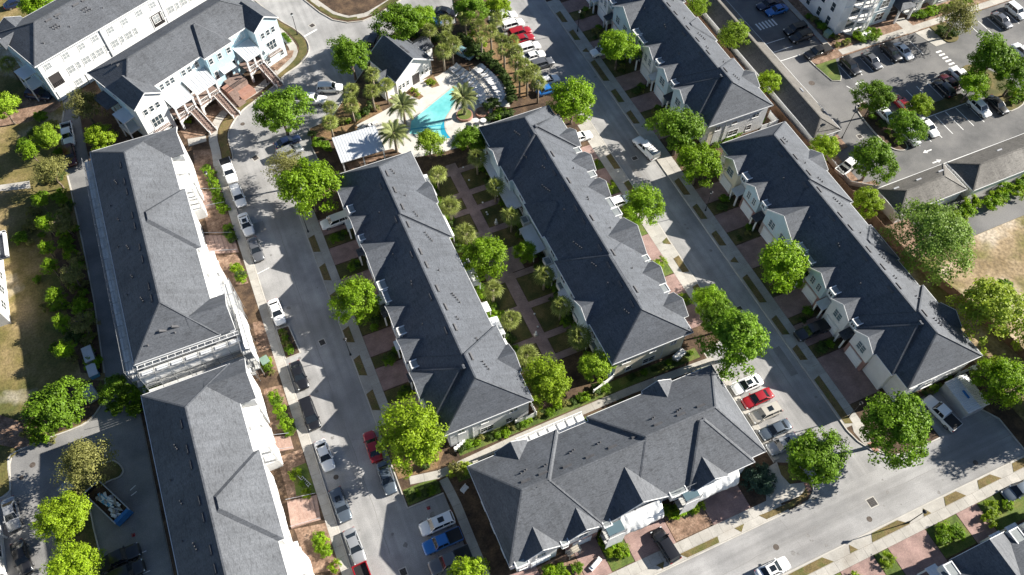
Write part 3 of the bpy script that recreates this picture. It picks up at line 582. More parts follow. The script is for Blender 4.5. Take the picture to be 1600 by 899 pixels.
manhole(*(56.2,8.7), 0.38, 'round manhole beside the square drain of the bottom street'); manhole(*(42.74,10.59), 0.4, 'round manhole near the white car on the bottom street')
manhole(*(74.54,9.22), 0.36, 'round manhole in the shaded dead end'); manhole(*(-44.88,60.99), 0.4, 'pale round manhole in the rear car park')
manhole(*(-46.46,59.71), 0.34, 'dark round manhole in the rear car park'); manhole(*(-7.14,42.63), 0.36, 'dark manhole between two cars of the left street')
manhole(*(-3.36,112.45), 0.4, 'round manhole inside the bend of the street'); manhole(*(97.13,80.23), 0.6, 'large round manhole in the apartment car park')
def seam(pts, label, w=0.06):
    q = []
    for (xa, ya), (xb, yb) in zip(pts[:-1], pts[1:]):
        n = max(2, int(math.hypot(xb-xa, yb-ya)/1.3))
        q += [(xa+(xb-xa)*i/n+random.uniform(-.09,.09), ya+(yb-ya)*i/n+random.uniform(-.09,.09)) for i in range(n)]
    o = strip(MB(), q+[pts[-1]], w, 0.0, 0.008).build('road_seam', 'patch'); tag(o, label, kind='structure')
seam([(-3.7, 30), (-3.9, 60), (-3.4, 95)], 'long tar seam in the left street')
seam([(57.8, 20), (57.6, 60), (57.9, 110)], 'long tar seam in the right-hand street', 0.05)
seam([(25, 10.3), (60, 10.9), (82, 10.5)], 'tar seam in the bottom street', 0.05)
for k_, (a_, b_, l_) in enumerate((((-8.6,72.5),(-4.0,71.6),'cross crack in the left street above the planter'), ((-3.6,47),(0.2,45.8),'cross crack in the left street by the red car'), ((46,8),(45.2,13.6),'cross crack in the bottom street'), ((70.5,7.6),(71.2,13.8),'cross crack at the dead end'), ((54.8,50),(60.8,49.2),'cross crack in the right-hand street'), ((-1.5,88),(-4.5,96),'crack near the large bright tree'))):
    seam([a_, b_], l_, 0.045)
for i_, (x, y, w, h) in enumerate(((-6.2, 88.5, 1.6, 2.2), (56.5, 74.5, 1.0, 3.2), (-2.6, 91.0, 1.4, 4.0), (59.3, 33, 1.2, 5))):
    sheet('road_patch', rect(x-w/2, y-h/2, x+w/2, y+h/2), 0.005, 'patch', ('dark asphalt patch near the parked white pickup', 'dark asphalt patch left of the utility truck', 'worn dark asphalt patch at the street tree', 'long dark asphalt patch by the five parked cars')[i_], 0.0)
# rear car park islands
kerb('kerb', smooth_line([(-38.57,53.46),(-35.91,54.38),(-34.2,54.45),(-33.57,55.16),(-33.91,56.3),(-34.69,57.15),(-36.33,57.36)],3), 'kerb round the shaded tree island in the rear car park')
sheet('traffic_island', [(-38.4,53.7),(-35.9,54.48),(-34.24,54.56),(-33.73,55.23),(-34.02,56.29),(-34.71,57.05),(-37.86,60.72),(-40.25,57.75)], K, 'lawn', 'shaded tree island in the rear car park')
kerb('kerb', [(-38.58,54.42),(-38.41,48.71),(-38.13,44.99),(-37.77,41.95)], 'kerb at the noses of the rear car park stalls')
sheet('traffic_island', [(-40.25,57.75),(-38.58,54.42),(-38.41,48.71),(-38.13,44.99),(-38.02,42.06),(-42.01,43.81),(-42.48,48.67),(-42.24,52.85)], K, 'lawn', 'grass strip with two yellow trees in the rear car park')
sheet('bed', [(-50.07,70.21),(-48.32,70.51),(-45.92,68.4),(-44.63,64.02),(-46.33,64.08),(-48.71,65.8),(-50.37,66.18)], K+0.1, 'mulch', 'mulched corner beside the dry field', -0.02)
sheet('bed', [(-46.3,64.4),(-43.16,64.41),(-37.93,64.56),(-36.08,65.17),(-34.67,66.72),(-33.87,70.06),(-37.01,71.43),(-45.54,69.3)], K+0.08, 'soil', 'dark bed under the big tree at the rear car park', -0.02)
kerb('kerb', smooth_line([(-50.48,57.7),(-49.38,57.86),(-47.96,58.51),(-47.83,63.05),(-46.34,63.91),(-43.19,64.14),(-37.97,64.23),(-35.75,65.39),(-34.23,67.62),(-33.68,70.35)],3), 'curved kerb between the rear car park and the field', 0.2)
sheet('pavement', [(-50.37,66.18),(-47.68,64.67),(-47.2,63.78),(-47.67,62.31),(-48.07,56.65),(-48.91,57.02),(-51.09,56.72)], 0.1, 'concrete', 'concrete corner by the silver sedan')
kerb('kerb', [(-33.64,108.53),(-33.36,96.32),(-33.25,85.2),(-33.68,71.34)], 'kerb between the service lane and the shrubs', 0.2)
kerb('kerb', [(-32.41,128.59),(-33.6,123.39),(-33.87,113.74),(-33.64,108.55)], 'kerb beside the white pickup in the service lane', 0.2)
sheet('path', [(-44.63,114.79),(-39.86,113.75),(-39.87,111.96),(-44.74,113.37)], K+0.03, 'concrete', 'pale concrete path across the dry field', 0)
sheet('bed', [(-43.46,128.79),(-36.95,127.96),(-32.63,129.86),(-33.23,134.3),(-39.26,134.51),(-43.09,133.23)], K+0.02, 'mulch', 'brown mulch bed behind the white townhouses', 0)
sheet('bed', [(-37.81,101.06),(-34.41,103.9),(-33.65,94.16),(-33.36,84.4),(-33.97,71.47),(-36.84,72.72),(-37.5,87.05)], K+0.02, 'soil', 'dark planting strip along the service lane', 0)
sheet('path', [(-13.16,112.57),(-10.04,112.05),(-10.21,110.73),(-13.34,110.72)], K+0.05, 'concrete', 'short concrete walk beside the curved lawn', K)
sheet('bed', [(-14.24,116.68),(-9.44,115.74),(-9.65,112.99),(-10.44,111.94),(-13.51,112.72)], K+0.03, 'mulch', 'mulched bed beside the blue townhouses', K)
sheet('bed', [(-9.41,118.62),(-6.74,119.22),(-5.61,117.26),(-8.91,115.51)], K+0.03, 'mulch', 'small mulched bed between two entrance stairs', K)
sheet('bed', [(4.76,125.27),(8.82,128.02),(10.26,127.4),(9.48,125.79),(5.87,123.21)], K+0.03, 'mulch', 'mulched bed at the end of the blue townhouses', K)

# concrete corner and ramps at the bottom street corner
sheet('pavement', [(47.43,20.13),(49.29,20.31),(48.8,18.54),(49.11,16.93),(51.42,16.25),(51.21,15.21),(49.5,14.99),(44.3,15.36)], K+0.036, 'concrete', 'concrete corner between the blue-green clump and the corner tree', K)
sheet('ramp', [(50.93,16.3),(51.77,16.26),(51.39,14.97),(50.82,14.99)], K+0.05, 'terracotta', 'red tactile ramp at the bottom street corner', K)
sheet('ramp', [(62.38,17.48),(63.44,17.54),(63.28,15.89),(62.56,16.14)], K+0.05, 'terracotta', 'red tactile ramp at the dead end corner', K)
sheet('pavement', [(62.76,22.05),(62.89,20.22),(63.48,16.15),(64.08,15.04),(61.95,17.5),(61.74,19.67)], K+0.03, 'concrete', 'pavement curving round to the dead end', K)
# oil drips and tyre stains on the carriageways
def stain(x, y, r, parent):
    n = 9; pts = [(x+r*random.uniform(.55,1.15)*math.cos(2*math.pi*i/n), y+r*random.uniform(.55,1.15)*math.sin(2*math.pi*i/n)) for i in range(n)]
    MB().prism(pts, 0.0, 0.0065+random.uniform(0,.001)).build('oil_stain', 'stain', parent)
for i in range(26): stain(random.choice((-7.6, -6.4, -2.2, -1.2))+random.uniform(-.5,.5), random.uniform(30, 100), random.uniform(.12,.38), road)
for i in range(22): stain(random.uniform(54.8, 60.6), random.uniform(20, 118), random.uniform(.1,.35), road)
for i in range(22): stain(random.uniform(40, 80), random.uniform(7.8, 13.4), random.uniform(.1,.35), road)
for i in range(12): stain(random.uniform(50, 54), random.uniform(21, 36), random.uniform(.15,.45), road)
for i in range(10): stain(random.uniform(1, 5), random.uniform(22, 33), random.uniform(.15,.45), road)

# ---------------------------------------------------------------- building kit (local frame: x along the row, front faces -y)
S = 0.6            # roof slope
def hip(mb, x0, x1, y0, y1, ze, s, h0, h1, mi=0, t=0.14):
    yc = (y0+y1)/2; zr = ze+s*(y1-y0)/2
    v = [(x0,y0,ze),(x1,y0,ze),(x1,y1,ze),(x0,y1,ze),(x0+h0,yc,zr),(x1-h1,yc,zr)] + [(x0,y0,ze-t),(x1,y0,ze-t),(x1,y1,ze-t),(x0,y1,ze-t)]
    mb.add(v, [(0,1,5,4),(2,3,4,5),(3,0,4),(1,2,5),(9,8,7,6),(6,7,1,0),(7,8,2,1),(8,9,3,2),(9,6,0,3)], mi)
    return v
def ridge_caps(mb, v, r=0.11, only_ridge=False):
    """cap shingles along ridge and hips of a hip() roof"""
    up = Vector((0,0,0.02))
    for a, b in ((4,5),) if only_ridge else ((4,5),(0,4),(3,4),(1,5),(2,5)):
        p = Vector(v[a])+up; q = Vector(v[b])+up
        if (p-q).length > 0.3: mb.bar(p, q, r*2, 0.06)
def eave_trim(mb, x0, x1, y0, y1, ze, t=0.07, h=0.2):
    z0, z1 = ze-h, ze+0.004
    mb.box(x0-t, y0-t, z0, x1+t, y0-0.003, z1); mb.box(x0-t, y1+0.003, z0, x1+t, y1+t, z1)
    mb.box(x0-t, y0, z0, x0-0.003, y1, z1); mb.box(x1+0.003, y0, z0, x1+t, y1, z1)
WIN = {}
def window(parent, x, y, z, rz, w, h, cols=2, rows=2, glass='glass', frame='trim', name='window'):
    """window facing local -y turned by rz; z is the sill height"""
    key = (round(w,2), round(h,2), cols, rows, glass, frame)
    if key not in WIN:
        f = MB(); t = 0.09
        f.box(-w/2-t, -0.06, -t, w/2+t, 0.02, 0); f.box(-w/2-t, -0.06, h, w/2+t, 0.02, h+t)
        f.box(-w/2-t, -0.06, 0, -w/2, 0.02, h); f.box(w/2, -0.06, 0, w/2+t, 0.02, h)
        for i in range(1, cols): f.box(-w/2+w*i/cols-0.035, -0.05, 0, -w/2+w*i/cols+0.035, 0.02, h)
        for i in range(1, rows): f.box(-w/2, -0.04, h*i/rows-0.03, w/2, 0.02, h*i/rows+0.03)
        f.box(-w/2-t-0.05, -0.12, -t-0.06, w/2+t+0.05, 0.02, -t)
        g_ = MB().box(-w/2, -0.025, 0, w/2, 0.02, h)
        WIN[key] = (f.mesh('window', frame), g_.mesh('pane', glass))
    a, b = WIN[key]
    o = obj(name, a, parent, (x, y, z), rz); obj('pane', b, o); return o
DOOR = {}
def garage_door(parent, x, y, z, rz, w, h, m='door_white'):
    key = (w, h, m)
    if key not in DOOR:
        d = MB(); d.box(-w/2, -0.03, 0, w/2, 0.03, h)
        nx, nz = max(3, round(w/0.65)), 4
        for i in range(nx):
            for k in range(nz):
                d.box(-w/2+w*(i+.12)/nx, -0.06, h*(k+.14)/nz, -w/2+w*(i+.88)/nx, -0.02, h*(k+.86)/nz)
        DOOR[key] = d.mesh('garage_door', m)
        f = MB(); f.box(-w/2-0.16, -0.09, 0, -w/2-0.005, 0.03, h+0.16); f.box(w/2+0.005, -0.09, 0, w/2+0.16, 0.03, h+0.16); f.box(-w/2, -0.09, h+0.005, w/2, 0.03, h+0.16)
        DOOR[key+('f',)] = f.mesh('door_frame', 'trim')
    o = obj('garage_door', DOOR[key], parent, (x, y, z), rz); obj('frame', DOOR[key+('f',)], o); return o
VENT = {}
def vents(roof, items):
    """items: (kind, x, y, z, slope-y sign s) placed on a roof plane"""
    for kind, x, y, z, sg in items:
        if kind not in VENT:
            mb = MB()
            if kind == 'v':
                mb.box(-0.62, -0.17, -0.05, 0.62, 0.17, 0.1); mb.box(-0.57, -0.12, 0.09, 0.57, 0.12, 0.15)
                VENT[kind] = mb.mesh('roof_vent', 'vent')
            else:
                mb.cyl(0, 0, -0.1, 0.34, 0.075, n=8); mb.cyl(0, 0, -0.02, 0.08, 0.17, 0.09, n=8)
                VENT[kind] = mb.mesh('vent_pipe', 'vent')
        o = obj('roof_vent' if kind == 'v' else 'vent_pipe', VENT[kind], roof, (x, y, z))
        if kind == 'v': o.rotation_euler = (math.atan(S)*sg, 0, 0)
def slope_vents(roof, y0, y1, ze, xs, side, off_r=0.55, pipes=(), pav=()):
    """ridge vents just below the ridge on one side (+1: toward y1) and groups of pipes; pav lists (x0, x1, y1) of raised planes"""
    it = []
    def ref(x):
        ya, yb = y0, y1
        for a, b, c in pav:
            if a < x < b: yb = c
        return (ya+yb)/2, ze+S*(yb-ya)/2
    for x in xs:
        yc, zr = ref(x); it.append(('v', x, yc+side*off_r, zr-S*off_r+0.02, -side))
    for x, d, n in pipes:
        yc, zr = ref(x)
        for k in range(n): it.append(('p', x+k*0.42+random.uniform(-.06,.06), yc+side*(d+0.12*k), zr-S*(d+0.12*k), -side))
    vents(roof, it)
def gable(parent, xc, hw, yf, ze, rise, y0, ze0, back=None, wall='white_siding', side=-1, base=0.0, low=None, lowz=2.7, inset=0.28, rake='trim', body=True, depth=1.5, mroof='shingle', hipf=0.0, slope=None):
    """front-facing gable wing; side=-1 front (toward -y), +1 rear. Returns the wall plane y"""
    s = S if slope is None else slope
    zp = ze+rise; d = -side
    yb = back if back is not None else y0 + d*((zp-ze0)/s+0.25)
    r = MB(); t = 0.13; yfp = yf + d*hipf
    top = [(xc-hw,yf,ze),(xc,yfp,zp),(xc+hw,yf,ze),(xc-hw,yb,ze),(xc,yb,zp),(xc+hw,yb,ze)]
    v = top + [(x,y,z-t) for x,y,z in top]
    F = [(0,1,4,3),(1,2,5,4),(9,10,7,6),(10,11,8,7),(0,3,9,6),(2,8,11,5),(0,6,7,1),(1,7,8,2),(3,4,10,9),(4,5,11,10)]
    if side > 0: F = [f[::-1] for f in F]
    r.add(v, F)
    if hipf:
        r.add([top[0], top[1], top[2]], [(0,2,1)] if side < 0 else [(0,1,2)])
    o = r.build('gable_roof', mroof, parent)
    tr = MB(); e = -d*0.04
    if not hipf:
        for a in (0, 2): tr.bar((top[a][0], yf+e, ze-0.1), (xc, yf+e, zp-0.1), 0.06, 0.2)
    else: tr.bar((xc-hw, yf+e, ze-0.06), (xc+hw, yf+e, ze-0.06), 0.1, 0.2)
    for x_ in (xc-hw, xc+hw): tr.bar((x_, yf, ze-0.1), (x_, yf+d*min(abs(yb-yf), 0.7), ze-0.1), 0.06, 0.18)
    tr.build('fascia', rake, o)
    if body:
        yw = yf + d*inset; w = hw-0.25; k = rise/hw
        prof = [(xc-w, base), (xc+w, base), (xc+w, ze-t+0.1), (xc, ze+k*w-t-0.02), (xc-w, ze-t+0.1)]
        if hipf: prof = prof[:3] + [(xc-w, ze-t+0.1)]
        if low:
            MB().extr([(xc-w-0.03, base), (xc+w+0.03, base), (xc+w+0.03, lowz), (xc-w-0.03, lowz)], min(yw-d*0.03, yw+d*depth), max(yw-d*0.03, yw+d*depth)).build('brick_base', low, parent)
        MB().extr(prof, min(yw, yw+d*depth), max(yw, yw+d*depth)).build('wing_wall', wall, parent)
        return yw
def flat_dormer(parent, x0, x1, y0, y1, z0, z1, wall='white_siding', win=True):
    """little flat-roofed dormer with white coping"""
    o = MB().box(x0, y0, z0, x1, y1, z1-0.06).build('dormer', wall, parent)
    MB().box(x0+0.12, y0+0.12, z1-0.08, x1-0.12, y1-0.12, z1-0.02).build('dormer_roof', 'membrane', o)
    c = MB(); e = 0.04; c.box(x0-e, y0-e, z1-0.12, x1+e, y0+0.1, z1+0.05); c.box(x0-e, y1-0.1, z1-0.12, x1+e, y1+e, z1+0.05)
    c.box(x0-e, y0+0.1, z1-0.12, x0+0.1, y1-0.1, z1+0.05); c.box(x1-0.1, y0+0.1, z1-0.12, x1+e, y1-0.1, z1+0.05)
    c.build('coping', 'trim', o)
    if win and x1-x0 > 0.8: window(parent, (x0+x1)/2, y0-0.0, z0+0.35, 0, (x1-x0)*0.55, max(0.4, z1-z0-0.7), 2, 1)
def porch(parent, x0, x1, yf, yw, zt, roof='metal_roof', post='trim', posts=2, drop=0.35):
    """small lean-to porch roof on white posts"""
    r = MB(); r.add([(x0,yf,zt-drop),(x1,yf,zt-drop),(x1,yw,zt),(x0,yw,zt),(x0,yf,zt-drop-.1),(x1,yf,zt-drop-.1),(x1,yw,zt-.1),(x0,yw,zt-.1)],
          [(0,1,2,3),(7,6,5,4),(0,4,5,1),(1,5,6,2),(2,6,7,3),(3,7,4,0)])
    n = max(2, int((x1-x0)/0.45))
    for i in range(n+1):
        x = x0+0.02+(x1-x0-0.04)*i/n
        r.bar((x, yf, zt-drop+0.03), (x, yw, zt+0.03), 0.05, 0.06)
    o = r.build('porch_roof', roof, parent)
    for i in range(posts):
        x = x0+0.14+(x1-x0-0.28)*i/max(1, posts-1)
        MB().box(x-0.11, yf+0.12, K, x+0.11, yf+0.34, zt-drop-0.1).build('post', post, parent)
    return o

def row_type_a(name, label, origin, rz, walls, end_wall, rear_mid_v=True, fronts=None, group='long dark-roofed townhouse rows', L=49.0, W=12.4, ZE=6.0, lows=None, shingle_m='shingle', vis_front=True, rear='white_siding', rear_porches=()):
    b = thing(name, label, 'townhouse row', (origin[0], origin[1], 0), rz, group)
    # walls
    MB().box(0.45, 0.75, 0, L-0.45, W-0.45, ZE-0.1).build('wall', rear, b)
    MB().box(0.42, 0.9, 0.02, 0.5, W-0.5, ZE-0.12).build('end_wall', end_wall, b); MB().box(L-0.5, 0.9, 0.02, L-0.42, W-0.5, ZE-0.12).build('end_wall', end_wall, b)
    # roofs
    m = MB(); v1 = hip(m, 6.2, L-6.2, 0.02, W, ZE, S, 0.01, 0.01); roof = m.build('roof', shingle_m, b)
    caps = MB(); ridge_caps(caps, [*v1], only_ridge=True)
    tr = MB(); eave_trim(tr, 6.2, L-6.2, 0.06, W, ZE)
    for x0, x1, ya, yb in ((0, 19.0, 0.0, W+0.62), (36.2, L, 0.0, W+0.62)):
        m = MB(); v = hip(m, x0, x1, ya, yb, ZE, S, 4.5, 4.5); m.build('pavilion_roof', shingle_m, b); ridge_caps(caps, v); eave_trim(tr, x0, x1, ya, yb, ZE)
        MB().box(x0+0.5, 2.0, 0, x1-0.4, yb-0.42, ZE-0.12).build('rear_wall', rear, b)
    m = MB(); v = hip(m, 38.2, 46.4, -0.62, W-0.5, ZE, S, 4.4, 4.4); m.build('pavilion_roof', shingle_m, b); ridge_caps(caps, v); eave_trim(tr, 38.2, 46.4, -0.62, W-0.5, ZE)
    MB().box(38.5, -0.2, 0, 46.1, 3, ZE-0.13).build('wing_wall', walls[5], b)
    caps.build('ridge_cap', shingle_m, roof); tr.build('gutter', 'trim', roof)
    # front gables
    fr = [(4.8,2.2,1.5,-0.75), (11.0,2.15,1.5,-0.6), (18.4,3.8,2.7,-0.5), (28.9,2.15,1.5,-0.65), (34.8,2.2,1.55,-0.95), (40.6,2.2,1.6,-1.05)]
    for i, (xc, hw, rise, yf) in enumerate(fr):
        lo = lows[i] if lows else None
        yw = gable(b, xc, hw, yf, ZE, rise, 0, ZE, wall=walls[i], low=lo, depth=3.0, mroof=shingle_m)
        if vis_front:
            n = 1 if hw < 3 else 2
            for k in range(n):
                xx = xc + (0 if n == 1 else (-1.5+3*k))
                garage_door(b, xx, yw-0.05, K+0.02, 0, 2.5 if n == 1 else 2.4, 2.15)
            if i in (1, 3):
                for dx in (-0.75, 0.75): window(b, xc+dx, yw, 3.6, 0, 0.75, 1.45, 2, 3, 'window_blue')
            elif hw > 3:
                for dx in (-1.6, 1.3): window(b, xc+dx, yw, 3.5, 0, 1.3, 1.5, 2, 3, 'window_blue')
            else: window(b, xc, yw, 3.6, 0, 1.5, 1.5, 2, 3, 'window_blue')
    # entry dormers between the gables and porches below
    for i, (x0, x1) in enumerate(((7.2, 8.7), (13.3, 14.4), (22.6, 24.2), (24.4, 26.5), (31.2, 32.5), (36.9, 38.1))):
        flat_dormer(b, x0, x1, -0.3-0.1*(i % 3), 1.15, ZE-1.0, ZE+0.42-0.12*(i % 2), 'pale_blue_siding' if i % 2 else 'white_siding')
        porch(b, x0-0.15, x1+0.15, -1.3, 0.6, 3.1, 'shingle' if i % 2 else 'metal_roof')
        MB().box((x0+x1)/2-0.5, 0.66, K, (x0+x1)/2+0.5, 0.745, 2.3).build('front_door', 'door_dark', b)
    # rear: small gables, shallow hip, porch roofs
    gable(b, 9.5, 2.4, W+0.95, ZE, 1.45, W, ZE, back=W-2.2, wall=rear, side=1, mroof=shingle_m, depth=1.2)
    gable(b, 42.0, 2.3, W+0.98, ZE, 1.4, W, ZE, back=W-2.1, wall=rear, side=1, mroof=shingle_m, depth=1.2)
    if rear_mid_v:
        m = MB(); v = hip(m, 23.9, 30.9, W-7.6, W+0.4, ZE, S, 3.2, 3.2); m.build('pavilion_roof', shingle_m, b); eave = MB(); eave_trim(eave, 23.9, 30.9, W-4, W+0.4, ZE); eave.build('gutter', 'trim', b)
    # windows on the two end walls and the rear
    for xe, r_ in ((0.42, -math.pi/2), (L-0.42, math.pi/2)):
        for yy, z_, w_, h_, c_ in ((2.6, 3.7, 0.9, 0.9, 2), (6.3, 0.9, 1.9, 1.3, 2), (9.6, 0.9, 0.9, 1.2, 1), (6.0, 3.9, 0.9, 0.6, 1), (10.3, 3.8, 1.2, 0.8, 2)):
            window(b, xe, yy, z_, r_, w_, h_, c_, 2)
        MB().bar((xe+(0.05 if r_ > 0 else -0.05), 4.2, 0.1), (xe+(0.05 if r_ > 0 else -0.05), 4.2, ZE-0.2), 0.1, 0.1).build('downpipe', 'trim', b)
    for x in (2.6, 6.2, 13.2, 16.6, 21.6, 33.6, 38.2, 46.2):
        yr = W+0.2 if (x < 18.5 or x > 36.8) else W-0.45
        window(b, x, yr, 3.7, math.pi, 1.3, 1.3, 2, 2); window(b, x, yr, 0.9, math.pi, 1.5, 1.4, 2, 2)
    # vents on the rear slope
    slope_vents(roof, 0, W, ZE, [6.0, 9.6, 13.2, 16.6, 22.0, 24.6, 29.0, 32.4, 36.0, 41.2], 1, 0.75, [(5.0,1.7,3), (10.8,2.0,1), (14.2,2.2,3), (18.2,2.8,5), (25.6,2.2,1), (30.0,2.6,5), (34.2,1.6,2), (38.0,3.0,2), (42.2,2.0,4)], ((0,15.5,W+.62),(39.5,49,W+.62)))
    slope_vents(roof, 0, W, ZE, [8, 15, 22, 30, 36], -1, 0.7, [(12,2.4,1),(20,3.0,1),(26,2.2,2),(33,3.1,1)])
    vents(roof, [('p', L-3.2, 5.4, ZE+2.05, 0), ('p', L-2.4, 7.3, ZE+1.45, 0), ('p', L-1.8, 4.0, ZE+1.0, 0)])
    return b, roof

W1, CR, BL, PB, GR = 'white_siding', 'cream_siding', 'blue_siding', 'pale_blue_siding', 'grey_siding'
FB = 'facade_brick'
left_mid, r_ = row_type_a('townhouse_row', 'long dark-roofed townhouse row left of the palm courtyard', (8.0, 88.9), -math.pi/2, [W1, PB, W1, CR, W1, W1], W1, rear_mid_v=False)
right_mid, r_ = row_type_a('townhouse_row', 'long dark-roofed townhouse row right of the palm courtyard, below the pool', (46.45, 40.35), math.pi/2, [W1, CR, PB, W1, CR, W1], 'cream_siding', rear='pale_blue_siding')
right_row, r_ = row_type_a('townhouse_row', 'townhouse row at right with pink brick garages, beside the sandy lot', (69.0, 69.75), -math.pi/2, [CR, PB, PB, PB, W1, W1], W1, lows=[None, FB, FB, FB, None, FB])
upper_row, r_ = row_type_a('townhouse_row', 'upper right townhouse row with cream end wall beside the garages', (69.3, 122.9), -math.pi/2, [PB, W1, PB, W1, PB, PB], 'cream_siding', lows=[None, None, FB, None, None, None])
# end-wall fences in white vinyl
def fence(name, pts, h, m, label, cat='fence', step=2.0, panels=True, group=None):
    f = thing(name, label, cat, (pts[0][0], pts[0][1], 0), 0, group); ox, oy = pts[0]
    for a, b in zip(pts[:-1], pts[1:]):
        d = Vector((b[0]-a[0], b[1]-a[1])); n = max(1, round(d.length/step))
        for i in range(n):
            p = Vector(a)+d*(i/n); q = Vector(a)+d*((i+1)/n); u = (q-p).normalized()
            MB().box(-0.07, -0.07, 0, 0.07, 0.07, h+0.12).build('post', m, f, (p.x-ox, p.y-oy, 0))
            strip(MB(), [(p.x-ox+u.x*0.08, p.y-oy+u.y*0.08), (q.x-ox-u.x*0.08, q.y-oy-u.y*0.08)], 0.05, 0.08, h).build('panel', m, f)
    MB().box(-0.07, -0.07, 0, 0.07, 0.07, h+0.12).build('post', m, f, (pts[-1][0]-ox, pts[-1][1]-oy, 0))
    return f
fence('vinyl_fence', [(18.4, 39.75), (21.6, 39.75), (21.6, 41.6)], 1.7, 'vinyl', 'white vinyl fence at the low corner of the left middle row')
fence('vinyl_fence', [(81.2, 73.6), (84.6, 73.6), (84.6, 76)], 1.7, 'vinyl', 'white vinyl fence at the low corner of the upper right row')
fence('vinyl_fence', [(30.6, 39.6), (34.3, 40.6)], 1.6, 'vinyl', 'short white fence at the left corner of the right middle row')
fence('vinyl_fence', [(80.6, 20.8), (84.0, 20.8)], 1.7, 'vinyl', 'white vinyl fence at the low end of the brick garage row')
fence('wood_fence', [(86.0, 128), (86.1, 80), (86.4, 62), (87.0, 52.0), (87.2, 41.0), (88.2, 37.5), (89.6, 32.0), (91.5, 22), (93, 10)], 1.9, 'fence_wood', 'long brown wooden fence behind the right-hand rows', step=2.4)
# courtyard-side lean-to porches of the two middle rows
def patio(x, y0, y1, d, label, m='metal_roof', z=2.7):
    o = thing('patio_cover', label, 'patio cover', (x, (y0+y1)/2, 0), 0, 'patio covers of the courtyard'); h = (y1-y0)/2; e = d
    r = MB(); a = min(0, e); c = max(0, e)
    r.add([(0,-h,z),(e,-h,z-0.35),(e,h,z-0.35),(0,h,z),(0,-h,z-.12),(e,-h,z-.47),(e,h,z-.47),(0,h,z-.12)], [(0,1,2,3),(7,6,5,4),(0,4,5,1),(1,5,6,2),(2,6,7,3),(3,7,4,0)] if e > 0 else [(3,2,1,0),(4,5,6,7),(1,5,4,0),(2,6,5,1),(3,7,6,2),(0,4,7,3)])
    n = int((y1-y0)/0.5)
    for i in range(n+1): r.bar((0.02*e, -h+0.03+(2*h-0.06)*i/n, z+0.02), (e, -h+0.03+(2*h-0.06)*i/n, z-0.33), 0.05, 0.05)
    r.build('roof', m, o)
    for yy in (-h+0.12, h-0.12): MB().box(e*0.92-0.06, yy-0.06, 0.1, e*0.92+0.06, yy+0.06, z-0.42).build('post', 'trim', o)
for i_, (a, b) in enumerate(((81.3, 86.2), (72.4, 77.2), (62.2, 67.4), (57.2, 59.0), (52.7, 56.0), (46.6, 52.0))):
    patio(20.6, a, b, 1.9 if i_ % 2 == 0 else 1.5, ('white patio cover below the pool, topmost on the left middle row', 'white patio cover next to the second courtyard palm', 'white patio cover beside the big bright courtyard tree', 'small white patio cover below the bright courtyard tree', 'white patio cover near the shadowed roof valley', 'white patio cover above the yellow-green end tree')[i_], 'trim' if i_ % 2 else 'metal_roof')
for i_, (a, b) in enumerate(((80.0, 86.0), (73.4, 78.8), (64.0, 69.5), (58.4, 61.0), (53.0, 56.2), (46.4, 49.6))):
    patio(34.3, a, b, -2.2 if i_ < 3 else -1.6, ('pale blue shaded patio cover nearest the pool', 'pale blue shaded patio cover second from the pool', 'pale blue shaded patio cover with broad flat roof', 'narrow shaded patio cover beside a fan palm', 'shaded patio cover fifth from the pool', 'shaded patio cover at the low end of the right middle row')[i_])
for i_, y in enumerate((70.8, 62.0, 57.0, 51.2, 45.6)):
    flat_dormer(right_mid, y-40.35-0.7, y-40.35+0.7, 12.2, 13.3, 1.6, 2.5, 'white_siding', False)
# balcony screen and AC units behind the right middle row
AC = None
def ac_unit(x, y, label):
    global AC
    o = thing('air_conditioner', label, 'air conditioner', (x, y, K), 0, 'air conditioners beside the rows')
    if AC is None: AC = (MB().box(-0.4,-0.4,0,0.4,0.4,0.75).mesh('casing', 'plastic_grey'), MB().cyl(0,0,0.74,0.79,0.33,n=12).mesh('fan_grille', 'black_metal'))
    obj('casing', AC[0], o); obj('fan_grille', AC[1], o)
for i_, (x, y) in enumerate(((33.4, 49.9), (33.3, 55.0), (33.3, 61.9), (33.3, 44.9))):
    ac_unit(x, y, ('air conditioner between two shaded patio covers', 'air conditioner below a narrow patio cover', 'air conditioner beside the broad blue patio cover', 'air conditioner at the low end of the right middle row')[i_])

